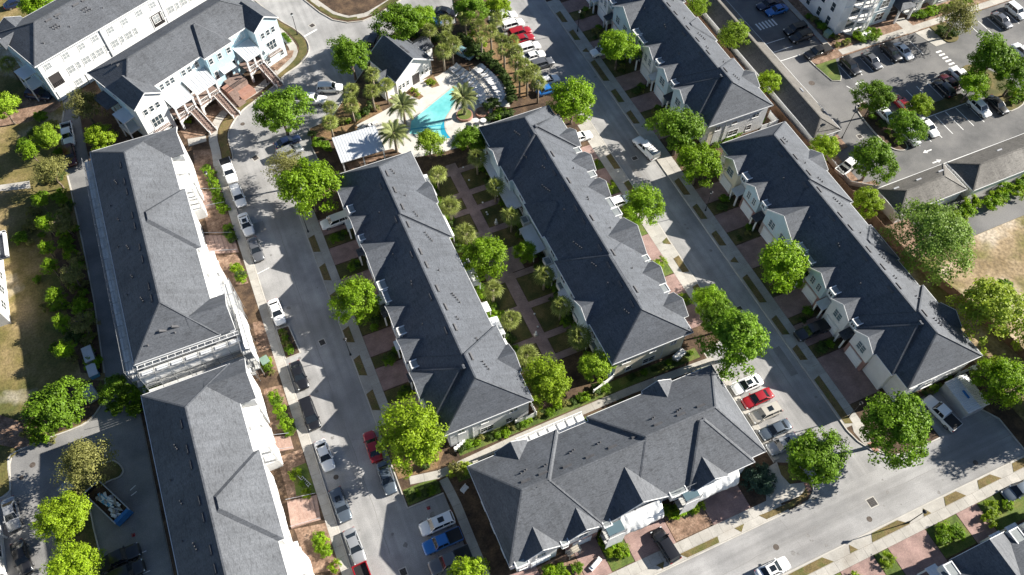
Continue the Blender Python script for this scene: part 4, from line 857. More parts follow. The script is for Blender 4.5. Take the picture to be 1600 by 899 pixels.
# ---------------------------------------------------------------- lower row (front toward the bottom street)
lower = thing('townhouse_row', 'dark-roofed townhouse row under repair above the bottom street', 'townhouse row', (9.3, 21.0, 0), 0, 'long dark-roofed townhouse rows')
L, W, ZE = 36.8, 13.1, 6.0
def lower_row():
    b = lower
    MB().box(0.45, 0.8, 0, L-0.45, W-0.45, ZE-0.1).build('wall', 'white_siding', b)
    m = MB(); v = hip(m, 6.5, L-6.5, 0.02, W, ZE, S, 0.01, 0.01); roof = m.build('roof', 'shingle_grey', b)
    caps = MB(); tr = MB(); ridge_caps(caps, v, only_ridge=True); eave_trim(tr, 6.5, L-6.5, 0.06, W, ZE)
    for x0, x1, ya, yb in ((0, 12.8, 0.0, W+0.65), (17.3, L, 0.0, W+0.65), (24.8, 34.6, -0.65, W-0.5)):
        m = MB(); v = hip(m, x0, x1, ya, yb, ZE, S, 4.6, 4.6); m.build('pavilion_roof', 'shingle_grey', b); ridge_caps(caps, v); eave_trim(tr, x0, x1, ya, yb, ZE)
        MB().box(x0+0.5, max(2, ya), 0, x1-0.5, yb-0.45, ZE-0.12).build('rear_wall', 'white_siding', b)
    MB().box(25.2, -0.25, 0, 34.2, 3, ZE-0.13).build('wing_wall', 'white_siding', b)
    caps.build('ridge_cap', 'shingle_grey', roof); tr.build('gutter', 'trim', roof)
    for i, (xc, hw, rise, yf, low) in enumerate(((4.3,2.5,1.75,-0.2,None), (10.2,2.45,1.75,-0.1,FB), (17.9,4.15,2.9,-0.1,FB), (28.0,2.5,1.8,-0.9,None))):
        yw = gable(b, xc, hw, yf, ZE, rise, 0, ZE, wall='white_siding', low=low, depth=3.0, mroof='shingle_grey')
        for k in ((0,) if hw < 3 else (-1.6, 1.6)): garage_door(b, xc+k, yw-0.06, K+0.02, 0, 2.4, 2.1)
        for k in ((0,) if hw < 3 else (-1.6, 1.6)): window(b, xc+k, yw, 3.6, 0, 1.3, 1.4, 2, 3)
    for xc in (6.3, 28.2): gable(b, xc, 2.3, W+1.0, ZE, 1.4, W, ZE, back=W-2.3, wall='white_siding', side=1, mroof='shingle_grey', depth=1.2)
    for x0, x1, yf in ((0.7, 2.4, -1.0), (6.9, 7.9, -0.6), (12.7, 13.8, -0.9), (22.3, 24.6, -0.9)):
        flat_dormer(b, x0, x1, yf*0.6, 0.9, ZE-1.4, ZE+0.12)
    slope_vents(roof, 0, W, ZE, [5.6, 8.0, 11.2, 14.4, 17.6, 21.0, 24.4, 27.8, 30.8], 1, 1.1, [(5.6,2.4,3), (8.6,2.0,2), (12.4,2.8,3), (16.2,2.4,2), (20.2,2.6,3), (24.2,2.2,2), (27.6,1.7,3)], ((0,9.2,W+.65),(21.2,37,W+.65)))
    vents(roof, [('p', L-2.9, 8.2, ZE+1.9, 0), ('p', L-2.7, 7.8, ZE+1.75, 0), ('p', L-2.5, 7.4, ZE+1.65, 0)])
    # rear balcony in the recess between pavilions
    MB().box(7.6, W+0.75, 2.9, 17.6, W+2.4, 3.05).build('balcony_floor', 'trim', b)
    MB().box(7.6, W+2.3, 3.05, 17.6, W+2.4, 4.0).build('balcony_rail', 'white_sheet', b)
    for i in range(8): MB().bar((7.7+i*1.4, W+0.7, 3.6), (7.7+i*1.4, W+2.4, 3.6), 0.09, 0.12).build('beam', 'trim', b)
    MB().box(0.4, W+0.25, 3.4, 5.2, W+1.3, 3.5).build('trellis_frame', 'trim', b)
    for i in range(5): MB().bar((0.5+i*1.1, W+0.2, 3.6), (0.5+i*1.1, W+1.4, 3.6), 0.1, 0.12).build('trellis_bar', 'trim', b)
    for yy in (3.0, 6.4, 9.6):
        window(b, 0.42, yy, 1.0, -math.pi/2, 1.2, 1.3); window(b, L-0.42, yy, 1.0, math.pi/2, 1.2, 1.3); window(b, L-0.42, yy, 3.8, math.pi/2, 1.2, 1.2)
lower_row()

# ---------------------------------------------------------------- tall rows on the left street (front faces the street)
def railing(parent, p, q, z, h=0.95, m='trim'):
    r = MB(); r.bar((*p, z+h), (*q, z+h), 0.07, 0.07); r.bar((*p, z+0.12), (*q, z+0.12), 0.05, 0.06)
    d = Vector((q[0]-p[0], q[1]-p[1])); n = max(2, int(d.length/0.28))
    for i in range(n+1):
        x, y = p[0]+d.x*i/n, p[1]+d.y*i/n
        r.bar((x, y, z+0.1), (x, y, z+h), 0.04, 0.04)
    return r.build('railing', m, parent)
def tall_row(name, label, origin, rz, L, porches, ZE=9.0, W=13.7, group='tall three-storey rows'):
    b = thing(name, label, 'townhouse row', (origin[0], origin[1], 0), rz, group)
    MB().box(0.45, 2.45, 0, L-0.45, W-0.4, ZE-0.1).build('wall', 'white_siding', b)
    m = MB(); v = hip(m, 0, L, 2.0, W, ZE, S, 6.0, 6.0); roof = m.build('roof', 'shingle_grey', b)
    caps = MB(); tr = MB(); ridge_caps(caps, v); eave_trim(tr, 0, L, 2.0, W, ZE)
    m = MB(); v = hip(m, 15.8, 28.0, 1.25, W-1.2, ZE, S, 5.4, 5.4); m.build('pavilion_roof', 'shingle_grey', b); eave_trim(tr, 15.8, 28.0, 1.25, 3.0, ZE)
    MB().box(16.2, 1.7, 0, 27.6, 4, ZE-0.13).build('wing_wall', 'white_siding', b)
    caps.build('ridge_cap', 'shingle_grey', roof); tr.build('gutter', 'trim', roof)
    for xc in (3.2, L-3.2):
        yw = gable(b, xc, 3.2, -0.1, ZE-0.03, 1.95, 2.0, ZE, wall='white_siding', depth=3.0, mroof='shingle_grey')
        for z_ in (1.0, 4.0, 7.0): window(b, xc, yw, z_, 0, 2.0, 1.35, 2, 2)
    # white two-storey porches between the wings
    for x0, x1, d in porches:
        yf = -d
        MB().box(x0, yf, 0.0, x1, 2.46, 2.5).build('porch_base', 'render_white', b)
        MB().box(x0-0.1, yf-0.1, 5.2, x1+0.1, 2.46, 5.45).build('balcony_floor', 'trim', b)
        pr = MB(); zt = 8.6
        pr.add([(x0-.15,yf-.25,7.7),(x1+.15,yf-.25,7.7),(x1+.15,2.3,zt),(x0-.15,2.3,zt),(x0-.15,yf-.25,7.58),(x1+.15,yf-.25,7.58),(x1+.15,2.3,zt-.12),(x0-.15,2.3,zt-.12)], [(0,1,2,3),(7,6,5,4),(0,4,5,1),(1,5,6,2),(2,6,7,3),(3,7,4,0)])
        n = int((x1-x0)/0.5)
        for i in range(n+1): pr.bar((x0+(x1-x0)*i/n, yf-.24, 7.74), (x0+(x1-x0)*i/n, 2.28, zt+.04), 0.05, 0.05)
        pr.build('porch_roof', 'trim', b)
        n = max(2, round((x1-x0)/2.2))
        for i in range(n+1):
            x = x0+0.15+(x1-x0-0.3)*i/n
            MB().box(x-0.14, yf+0.02, 2.5, x+0.14, yf+0.3, 7.6).build('column', 'trim', b)
        railing(b, (x0+0.1, yf+0.1), (x1-0.1, yf+0.1), 5.45); railing(b, (x0+0.1, yf+0.1), (x1-0.1, yf+0.1), 2.5)
        for i in range(n):
            x = x0+(x1-x0)*(i+.5)/n
            window(b, x, 2.44, 5.7, 0, 1.3, 1.7, 2, 3); window(b, x, 2.44, 2.8, 0, 1.3, 1.9, 2, 3)
            window(b, x, yf, 0.7, 0, 0.9, 1.1, 2, 2)
    for x in (18.6, 22, 25.2):
        for z_ in (1.0, 4.0, 7.0): window(b, x, 1.7, z_, 0, 1.4, 1.4, 2, 2)
    slope_vents(roof, 2.0, W, ZE, [7.5, 9.6, 14.6, 16.9, 21, 23.2, 28, 30.2, 33.8], 1, 1.1, [(8,2.4,3), (13,3.2,2), (18,2.8,3), (24.2,3.4,2), (31,2.4,3), (11,4.6,1), (20,4.4,1), (28,4.2,1)])
    vents(roof, [('v', 2.6, 7.0, ZE+1.55, 0), ('v', 2.6, 8.7, ZE+1.55, 0), ('p', 2.0, 7.4, ZE+1.15, 0), ('p', 1.6, 11.2, ZE+0.95, 0), ('p', 2.6, 4.4, ZE+1.2, 0)])
    for o in roof.children:
        if o.name.startswith('roof_vent') and o.location.x < 3: o.rotation_euler = (0, -math.atan(S), math.pi/2)
    for x in range(3, int(L)-2, 4):
        for z_ in (1.0, 4.0, 6.9): window(b, x, W-0.4, z_, math.pi, 1.2, 1.3, 2, 2)
    return b, roof
tall_f, r1 = tall_row('townhouse_row', 'tall grey-roofed row wrapped in scaffolding on the left street', (-13.3, 65.0), math.pi/2, 41.6, [(6.9, 10.4, -0.25), (11.4, 15.2, -0.1), (28.9, 31.3, -0.3), (32.2, 34.6, -0.1)])
tall_g, r2 = tall_row('townhouse_row', 'tall grey-roofed row at the lower left corner of the view', (-13.2, 18.4), math.pi/2, 41.6, [(6.9, 10.4, -0.1), (11.4, 15.2, -0.3), (28.6, 31.2, -0.1), (32.0, 34.6, -0.3)])

# ---------------------------------------------------------------- angled rows at the top left
A = R(25.5)
def angled_white():
    b = thing('townhouse_row', 'angled white three-storey row at the top left with grey roof', 'townhouse row', (-33.0, 130.6, 0), A, 'angled rows at the top left')
    L, W, ZE = 46.0, 13.0, 9.0
    for i, (x0, x1) in enumerate(((0.4, 12.9), (13.0, 25.4), (25.5, 37.4), (37.5, L-0.4))):
        MB().box(x0, 0.45-(0.12 if i % 2 else 0), 0, x1, W-0.45, ZE-0.1).build('wall', 'white_siding', b)
        MB().bar((x1+0.05, 0.32, 0.2), (x1+0.05, 0.32, ZE-0.15), 0.13, 0.13).build('downpipe', 'plastic_grey', b)
    MB().box(0.34, 0.6, 0, 0.42, W-0.5, ZE-0.12).build('end_wall', 'blue_siding', b)
    m = MB(); v = hip(m, 0, L, 0, W, ZE, 0.42, 5.4, 5.4); roof = m.build('roof', 'shingle_grey', b)
    caps = MB(); tr = MB(); ridge_caps(caps, v); eave_trim(tr, 0, L, 0, W, ZE); caps.build('ridge_cap', 'shingle_grey', roof); tr.build('gutter', 'trim', roof)
    gable(b, 3.0, 2.6, W+0.8, ZE, 1.3, W, ZE, wall='white_siding', side=1, mroof='shingle_grey', slope=0.42)
    m = MB(); m.add([(-0.9,7.6,ZE-0.05),(-0.9,11.0,ZE-0.05),(2.4,9.3,ZE+1.1),(-0.9,9.3,ZE+1.1)], [(0,1,3),(0,3,2),(3,1,2)]); m.build('gable_roof', 'shingle_grey', b)
    for i, x in enumerate((1.6, 5.2, 8.4, 11.2, 14.4, 17.4, 20.6, 23.6, 27, 30, 33, 36, 39, 42)):
        y = 0.45-(0.12 if (13 < x < 25.4 or x > 37.5) else 0)
        if i not in (0, 6): window(b, x, y, 3.9, 0, 1.25, 1.4, 2, 2, 'window_pale')
        window(b, x+0.4, y, 6.9, 0, 1.15, 1.15, 2, 2, 'window_pale')
        if i not in (0, 6): window(b, x+1.5, y, 3.9, 0, 0.6, 1.4, 1, 2, 'window_pale')
        if i % 2: window(b, x, y, 1.0, 0, 1.2, 1.2, 2, 2, 'window_pale')
    for x0, x1, y in ((0.9, 3.1, 0.45), (22.6, 25.0, 0.33)):   # loggias: flat panels, the shade of the recess painted in as dark colour
        o = MB().box(x0, y-0.02, 3.0, x1, y+0.1, 5.6).build('loggia', 'door_dark', b)
        MB().box(x0-0.12, y-0.1, 2.85, x1+0.12, y+0.06, 3.0).build('floor_edge', 'trim', o); railing(b, (x0, y-0.06), (x1, y-0.06), 3.0, 0.9, 'black_metal')
        MB().box(x0-0.12, y-0.08, 3.0, x0, y+0.05, 5.7).build('jamb', 'trim', o); MB().box(x1, y-0.08, 3.0, x1+0.12, y+0.05, 5.7).build('jamb', 'trim', o)
    for x in (1.0, 7.0, 14.5, 20.5, 27, 33): garage_door(b, x+1.2, 0.42, 0.05, 0, 2.4, 2.1)
    for yy in (2.4, 6.0, 9.6):
        for z_ in (1.0, 4.0, 7.0): window(b, 0.34, yy, z_, -math.pi/2, 1.2, 1.3, 2, 2)
    o = MB().box(-2.2, 3.2, 5.4, 0.36, 6.4, 5.6).build('balcony_roof', 'metal_roof', b)
    for yy in (3.4, 6.2): MB().box(-2.1, yy-0.1, 0, -1.9, yy+0.1, 5.4).build('post', 'trim', b)
    MB().box(-2.1, 3.3, 2.7, 0.36, 6.3, 2.85).build('balcony_floor', 'trim', b)
    vents(roof, [('v', x, 5.6, ZE+2.36, 1) for x in (7.5, 9.3, 13.0, 14.8, 20, 22, 27)] + [('p', x+dx, y, ZE+0.42*y, 1) for x, y in ((7.0, 4.2), (13.2, 4.2), (19.6, 4.0)) for dx in (0, .45, .9)] + [('p', x+dx, y, ZE+0.42*y, 1) for x, y in ((7.2, 3.7), (13.4, 3.6)) for dx in (0, .5, 1)]
          + [('p', 9.0, 5.0, ZE+2.1, 1), ('p', 4.0, 2.6, ZE+1.1, 1), ('p', 9.4, 2.8, ZE+1.15, 1), ('p', 16.2, 2.8, ZE+1.15, 1), ('p', 16.5, 5.0, ZE+2.1, 1)])
angled_white()
def angled_blue():
    b = thing('townhouse_row', 'angled pale blue row with gabled ends and long entrance stairs', 'townhouse row', (-19.05, 113.3, 0), A, 'angled rows at the top left')
    L, W, ZE = 31.0, 13.5, 9.0
    MB().box(0.4, 2.5, 0, L-0.4, W-0.4, ZE-0.1).build('wall', 'pale_blue_siding', b); MB().box(14.9, 2.44, 0, L-0.5, 3.2, ZE-0.12).build('bay_wall', 'blue_siding', b)
    m = MB(); v = hip(m, 0, L, 2.1, W, ZE, 0.5, 5.6, 5.6); roof = m.build('roof', 'shingle_grey', b)
    caps = MB(); tr = MB(); ridge_caps(caps, v); eave_trim(tr, 0, L, 2.1, W, ZE)
    m = MB(); hip(m, 15.4, 21.5, 1.0, W-1.6, ZE, 0.5, 2.9, 2.9); m.build('pavilion_roof', 'shingle_grey', b); eave_trim(tr, 15.4, 21.5, 1.0, 3, ZE)
    MB().box(15.7, 1.3, 0, 21.2, 4, ZE-0.13).build('wing_wall', 'blue_siding', b)
    caps.build('ridge_cap', 'shingle_grey', roof); tr.build('gutter', 'trim', roof)
    for i, xc in enumerate((2.85, 28.3)):
        yw = gable(b, xc, 2.85, -0.2, ZE, 1.9, 2.1, ZE, wall=('white_siding', 'pale_blue_siding')[i], depth=3.2, mroof='shingle_grey', slope=0.5)
        for dx in (-1.5, 0, 1.5): window(b, xc+dx*0.8, yw, 6.6, 0, 0.7, 1.1, 1, 2)
        window(b, xc, yw, 3.3, 0, 2.0, 1.9, 3, 2); railing(b, (xc-1.4, yw-0.75), (xc+1.4, yw-0.75), 2.7, 0.9, 'trim')
        MB().box(xc-1.5, yw-0.8, 2.55, xc+1.5, yw, 2.7).build('balcony_floor', 'wood_deck', b)
        for dx in (-1.6, 1.6): window(b, xc+dx, yw, 0.9, 0, 0.7, 1.0, 1, 2)
        if i: porch(b, xc-2.0, xc-0.9, yw-0.7, yw, 4.4, 'metal_roof', posts=0)
    # porches with standing-seam roofs, arches below, stairs down to the pavement
    for x0, x1 in ((6.0, 10.0), (10.6, 15.2), (21.8, 25.4)):
        yf = -0.9
        r = MB(); z0, z1 = 5.3, 6.3
        r.add([(x0,yf-.3,z0),(x1,yf-.3,z0),(x1,2.5,z1),(x0,2.5,z1),(x0,yf-.3,z0-.1),(x1,yf-.3,z0-.1),(x1,2.5,z1-.1),(x0,2.5,z1-.1)], [(0,1,2,3),(7,6,5,4),(0,4,5,1),(1,5,6,2),(2,6,7,3),(3,7,4,0)])
        n = int((x1-x0)/0.45)
        for i in range(n+1): r.bar((x0+(x1-x0)*i/n, yf-.28, z0+.03), (x0+(x1-x0)*i/n, 2.48, z1+.03), 0.05, 0.06)
        r.build('porch_roof', 'metal_roof', b)
        MB().box(x0, yf, 2.35, x1, 2.5, 2.6).build('porch_floor', 'wood_deck', b)
        # arched base: spandrel of short blocks under the floor
        arch = MB(); n = 10; w = x1-x0
        for i in range(n):
            t = (i+.5)/n*2-1; zt = 1.05+1.0*math.sqrt(max(0, 1-t*t))
            arch.box(x0+w*i/n, yf, zt, x0+w*(i+1)/n, yf+0.25, 2.35)
        arch.box(x0-0.02, yf-0.02, 0, x0+0.35, yf+0.3, 2.33); arch.box(x1-0.35, yf-0.02, 0, x1+0.02, yf+0.3, 2.33)
        arch.build('arch', 'render_white', b)
        for x in (x0+0.2, (x0+x1)/2, x1-0.2): MB().box(x-0.15, yf+0.02, 2.6, x+0.15, yf+0.32, z0-0.1).build('column', 'trim', b)
        railing(b, (x0+0.3, yf+0.15), (x1-0.3, yf+0.15), 2.6)
        for x in (x0+1.0, x1-1.2): window(b, x, 2.48, 3.0, 0, 1.0, 1.9, 2, 2)
        for x in (x0+0.9, x0+2.1, x1-0.9): window(b, x, 2.48, 7.1, 0, 0.75, 1.1, 1, 2)
        st = None
        for k in range(13):
            z = 2.45-k*0.185; y1 = yf-0.05-k*0.34
            MB().box(x1-1.55, y1-0.34, 0.05, x1-0.25, y1, z).build('stair_tread', 'wood_deck', b)
        for x in (x1-1.62, x1-0.18):
            MB().bar((x, yf, 3.4), (x, yf-4.5, 1.05), 0.09, 0.1).build('handrail', 'wood_deck', b)
            MB().bar((x, yf-4.5, 0.05), (x, yf-4.5, 1.1), 0.16, 0.16).build('newel', 'trim', b)
            MB().bar((x, yf, 2.7), (x, yf-4.45, 0.35), 0.07, 0.3).build('stringer', 'trim', b)
    # brick stair of the middle bay
    MB().box(17.3, -1.6, 0, 20.4, 1.3, 2.3).build('stair_landing', 'wood_deck', b)
    for k in range(8): MB().box(16.0-0.0, -1.6-0.3*k-0.3, 0.05, 17.6, -1.6-0.3*k, 2.1-k*0.25).build('stair_tread', 'wood_deck', b)
    MB().box(16.0, -1.6, 0, 17.3, 0.3, 2.28).build('stair_landing', 'terracotta', b)
    MB().box(17.3, -3.4, 0, 20.4, -1.6, 1.2).build('stair_wall', 'terracotta', b)
    railing(b, (16.0, -1.55), (20.4, -1.55), 2.3, 0.9, 'black_metal')
    MB().box(18.2, 1.2, 2.35, 19.6, 1.32, 4.5).build('front_door', 'door_dark', b); porch(b, 17.4, 20.2, 0.1, 1.3, 5.0, 'metal_roof', posts=0)
    for x in (16.5, 18.4, 20.4): window(b, x, 1.3, 7.0, 0, 0.75, 1.1, 1, 2)
    for x in (16.6, 20.5): window(b, x, 1.3, 3.4, 0, 0.7, 1.7, 1, 2); window(b, x, 1.3, 0.8, 0, 0.7, 1.0, 1, 2)
    for yy in (3.2, 7.0, 10.8):
        for z_ in (1.0, 4.0, 7.0):
            window(b, 0.4, yy, z_, -math.pi/2, 1.1, 1.3, 2, 2); window(b, L-0.4, yy, z_, math.pi/2, 1.1, 1.3, 2, 2)
    o = MB().box(-1.9, 2.4, 5.4, 0.4, 5.8, 5.6).build('balcony_roof', 'metal_roof', b)
    for yy in (2.6, 5.6): MB().box(-1.8, yy-0.1, 0, -1.6, yy+0.1, 5.4).build('post', 'trim', b)
    MB().box(-1.9, 2.5, 2.7, 0.4, 5.7, 2.85).build('balcony_floor', 'trim', b); railing(b, (-1.8, 2.6), (-1.8, 5.6), 2.85)
    MB().box(-1.9, 7.2, 5.6, 0.4, 11.6, 5.8).build('balcony_roof', 'shingle_grey', b)
    vents(roof, [('v', 4.2, 8.6, ZE+2.0, 0), ('v', 3.9, 10.0, ZE+1.7, 0)])
angled_blue()

# ---------------------------------------------------------------- house below the bottom street (front toward that street)
hs = thing('townhouse_row', 'dark-roofed house at the lower right corner of the view', 'townhouse row', (92.0, -0.6, 0), math.pi, 'long dark-roofed townhouse rows')
def corner_house():
    b = hs; L, W, ZE = 35.0, 12.4, 6.0
    MB().box(0.45, 0.7, 0, L-0.45, W-0.45, ZE-0.1).build('wall', 'white_siding', b)
    m = MB(); v = hip(m, 0, L, 0, W, ZE, S, 4.6, 4.6); roof = m.build('roof', 'shingle_grey', b); tr = MB(); eave_trim(tr, 0, L, 0, W, ZE); tr.build('gutter', 'trim', roof)
    caps = MB(); ridge_caps(caps, v); caps.build('ridge_cap', 'shingle_grey', roof)
    for xc, hw, rise in ((28.8, 4.3, 3.0), (17.5, 2.4, 1.7), (9.0, 2.4, 1.7)):
        yw = gable(b, xc, hw, -0.75, ZE, rise, 0, ZE, depth=3, mroof='shingle_grey', low=FB)
        for k in ((0,) if hw < 3 else (-1.7, 1.7)): garage_door(b, xc+k, yw-0.06, K+0.02, 0, 2.4, 2.1); window(b, xc+k, yw, 3.6, 0, 1.3, 1.4, 2, 3)
    for x0, x1 in ((23.0, 24.4), (20.4, 21.8), (33.3, 34.6), (13, 14.2)): flat_dormer(b, x0, x1, -0.6, 1.7, ZE-1.2, ZE+0.6); porch(b, x0-.15, x1+.15, -1.2, 0.5, 3.1)
corner_house()

# ---------------------------------------------------------------- pool clubhouse and shade pavilion
cl = thing('clubhouse', 'small white pool clubhouse with dark gabled roof', 'clubhouse', (28.75, 109.2, 0), R(19))
def clubhouse():
    b = cl; D = 8.6; hw = 4.4; ze, rise = 3.6, 2.9
    w = hw-0.3; k = rise/hw
    MB().extr([(-w,0),(w,0),(w,ze-0.02),(0,ze+k*w-0.16),(-w,ze-0.02)], 0.35, D-0.35).build('wall', 'render_white', b)
    top = [(-hw,0,ze),(0,0,ze+rise),(hw,0,ze),(-hw,D,ze),(0,D,ze+rise),(hw,D,ze)]
    r = MB(); r.add(top+[(x,y,z-.14) for x,y,z in top], [(0,1,4,3),(1,2,5,4),(9,10,7,6),(10,11,8,7),(0,3,9,6),(2,8,11,5),(0,6,7,1),(1,7,8,2),(3,4,10,9),(4,5,11,10)])
    roof = r.build('roof', 'shingle', b)
    tr = MB()
    for y in (-0.05, D+0.05):
        for x in (-hw, hw): tr.bar((x, y, ze-.06), (0, y, ze+rise-.06), 0.1, 0.22)
    for x in (-hw-0.05, hw+0.05): tr.bar((x, 0, ze-.06), (x, D, ze-.06), 0.12, 0.18)
    tr.build('fascia', 'trim', roof)
    # side wings with low gables
    for s, y0, wd in ((-1, 1.6, 1.7), (1, 3.6, 2.4)):
        xo = s*(hw+0.2)
        MB().box(min(s*w, xo+s*wd), y0, 0, max(s*w, xo+s*wd), y0+3.2, 2.9).build('wing_wall', 'render_white', b)
        g_ = MB(); xa, xb = s*(hw-1.2), xo+s*(wd+0.3)
        t_ = [(xb,y0-.3,2.9),(xb,y0+1.6,4.2),(xb,y0+3.5,2.9),(xa,y0-.3,2.9),(xa,y0+1.6,4.2),(xa,y0+3.5,2.9)]
        F = [(0,1,4,3),(1,2,5,4),(0,2,1),(3,4,5),(0,3,5,2)]
        g_.add(t_, F if s < 0 else [f[::-1] for f in F]); g_.build('gable_roof', 'shingle', b)
    MB().box(-hw-2.2, 0.6, 0, -w, 4.0, 2.3).build('porch_wall', 'render_white', b)
    MB().box(-hw-2.4, 0.4, 2.3, -hw+0.2, 4.2, 2.45).build('porch_roof', 'shingle', b)
    MB().box(-0.4, 0.28, 0.1, 1.1, 0.36, 2.4).build('entrance', 'door_dark', b)
    for x in (1.9, 2.9, 3.7): window(b, x, 0.35, 1.3, 0, 0.5, 0.7, 1, 1)
    for x in (-2.6, -1.6, -3.4): window(b, x, 0.35, 1.0, 0, 0.5, 1.0, 1, 2)
    for y in (2.0, 3.4): MB().box(0.5, y, ze+rise-0.5, 0.8, y+1.1, ze+rise-0.25).build('roof_vent', 'vent', roof)
clubhouse()
pv = thing('shade_pavilion', 'open pavilion with bright standing-seam metal roof by the pool', 'pavilion', (13.9, 96.7, 0), R(-1))
def pavilion():
    b = pv; hx, hy = 3.9, 2.8
    r = MB(); r.add([(-hx,-hy,2.75),(hx,-hy,2.75),(hx,hy,3.35),(-hx,hy,3.35),(-hx,-hy,2.63),(hx,-hy,2.63),(hx,hy,3.23),(-hx,hy,3.23)], [(0,1,2,3),(7,6,5,4),(0,4,5,1),(1,5,6,2),(2,6,7,3),(3,7,4,0)])
    for i in range(17): x = -hx+0.05+(2*hx-0.1)*i/16; r.bar((x, -hy, 2.76), (x, hy, 3.36), 0.05, 0.04)
    r.build('roof', 'metal_roof', b)
    for x in (-hx+.3, 0, hx-.3):
        for y in (-hy+.3, hy-.3): MB().box(x-.12, y-.12, 0.1, x+.12, y+.12, 2.66+0.107*(y+hy)).build('post', 'trim', b)
    for y in (-hy+.3, hy-.3): MB().bar((-hx+.2, y, 2.5+.107*(y+hy)), (hx-.2, y, 2.5+.107*(y+hy)), 0.12, 0.2).build('beam', 'trim', b)
pavilion()

# ---------------------------------------------------------------- garages and apartments beyond the fence
def garage_block(label, x0, x1, y0, y1, along, doors, ze=3.0, m='shingle_brown'):
    rz = -math.pi/2 if along == 'y' else 0.0
    ox, oy = (x0, y1) if along == 'y' else (x0, y0)
    L, W = (y1-y0, x1-x0) if along == 'y' else (x1-x0, y1-y0)
    b = thing('garage_block', label, 'garage', (ox, oy, 0), rz, 'brown-roofed garage blocks')
    MB().box(0.35, 0.35, 0, L-0.35, W-0.35, ze-0.1).build('wall', 'render_white', b)
    r = MB(); v = hip(r, 0, L, 0, W, ze, 0.5, W/2, W/2); roof = r.build('roof', m, b); c = MB(); ridge_caps(c, v); c.build('ridge_cap', m, roof)
    t = MB(); eave_trim(t, 0, L, 0, W, ze); t.build('gutter', 'trim', roof)
    n = int(L/3.0)
    for i in range(n): garage_door(b, 1.6+i*(L-1.6)/n, (W-0.35) if doors > 0 else 0.35, 0.02, math.pi if doors > 0 else 0, 2.4, 2.1)
    for i in range(3): MB().box(L*(i+.5)/3-0.5, W*0.72, ze+0.55+0.0, L*(i+.5)/3+0.5, W*0.72+0.25, ze+0.95).build('roof_vent', 'plastic_grey', roof)
    return b
garage_block('long brown-roofed garage block between the upper right row and the car park', 86.7, 92.4, 66.3, 128, 'y', 1)
garage_block('brown hip-roofed garage at the corner above the sandy lot', 89.8, 103.6, 46.9, 52.9, 'x', 1)
garage_block('brown-roofed garage block at the right edge along the white line', 104.3, 160, 46.2, 52.8, 'x', 1)
fence('vinyl_fence', [(88.4, 66.0), (88.4, 57.0), (93.0, 53.5)], 1.2, 'galv', 'low metal fence at the end of the long garage block')
ap = thing('apartment_building', 'white and pale blue apartment building with stacked round balconies at the top right', 'apartment building', (108.6, 88.6, 0))
def apartments():
    b = ap; H = 13.2
    MB().box(0, 1.6, 0, 42, 24, H).build('wall', 'white_siding', b)
    for x0, x1, y0, m in ((-0.05, 2.2, 0.9, 'white_siding'), (7.6, 12.2, 0.4, 'pale_blue_siding'), (23.6, 42, 0.2, 'white_siding')):
        MB().box(x0, y0, 0, x1, 8, H-0.1).build('bay_wall', m, b)
    MB().box(-0.3, -0.4, H, 42.4, 24.4, H+0.3).build('roof', 'shingle_grey', b)
    def balcony(cx, cy, r, a0, a1, label):
        for z in (0.25, 3.35, 6.45, 9.55, 12.65):
            n = 14; pts = [(cx+r*math.cos(R(a0+(a1-a0)*i/n)), cy+r*math.sin(R(a0+(a1-a0)*i/n))) for i in range(n+1)]
            MB().prism(pts, z, z+0.28).build('balcony_floor', 'trim', b)
            if z < 12:
                rl = MB()
                for p, q in zip(pts[:-1], pts[1:]): rl.bar((*p, z+1.25), (*q, z+1.25), 0.07, 0.07); rl.bar((*p, z+0.28), (*p, z+1.25), 0.04, 0.04); rl.bar(((p[0]+q[0])/2, (p[1]+q[1])/2, z+0.28), ((p[0]+q[0])/2, (p[1]+q[1])/2, z+1.25), 0.04, 0.04)
                rl.build('railing', 'steel', b)
        for i in range(5):
            a = R(a0+(a1-a0)*(0.06+0.88*i/4))
            MB().box(-0.16, -0.16, 0, 0.16, 0.16, 12.7).build('column', 'trim', b, (cx+(r-0.25)*math.cos(a), cy+(r-0.25)*math.sin(a), 0))
    balcony(4.9, 1.7, 2.9, 180, 360, '')
    balcony(18.6, 1.2, 1.9, 180, 360, '')
    for z in (0.3, 3.4, 6.5, 9.6):
        MB().box(2.4, 1.5, z+0.2, 7.4, 1.62, z+2.7).build('loggia', 'glass', b); MB().box(17.0, 1.5, z+0.2, 20.2, 1.62, z+2.7).build('loggia', 'glass', b)
        for x, y, w, c in ((9.9, 0.4, 1.8, 2), (25.6, 0.2, 1.5, 2), (29, 0.2, 1.5, 2), (22.0, 1.6, 1.0, 1), (33, 0.2, 1.5, 2), (14.4, 1.6, 1.2, 2)): window(b, x, y, z+0.7, 0, w, 1.7, c, 2)
        for y in (3.5, 6.5, 10.0, 13.5, 17): window(b, -0.05 if y < 8 else 0, y, z+0.7, -math.pi/2, 1.0, 1.8, 1, 2)
        MB().box(7.55, 0.3, z-0.05, 12.25, 0.42, z+0.12).build('string_course', 'trim', b); MB().box(-0.12, 0.8, z-0.05, 2.25, 0.92, z+0.12).build('string_course', 'trim', b)
    m = MB(); hip(m, 13.0, 17.0, -1.3, 2.6, 3.4, 0.55, 1.9, 1.9); m.build('entrance_roof', 'shingle', b)
    for x in (13.3, 16.7): MB().box(x-.18, -1.1, 0, x+.18, -0.75, 3.3).build('column', 'trim', b)
    MB().box(14.0, 1.5, 0.1, 16.0, 1.63, 2.6).build('entrance_door', 'door_dark', b)
apartments()
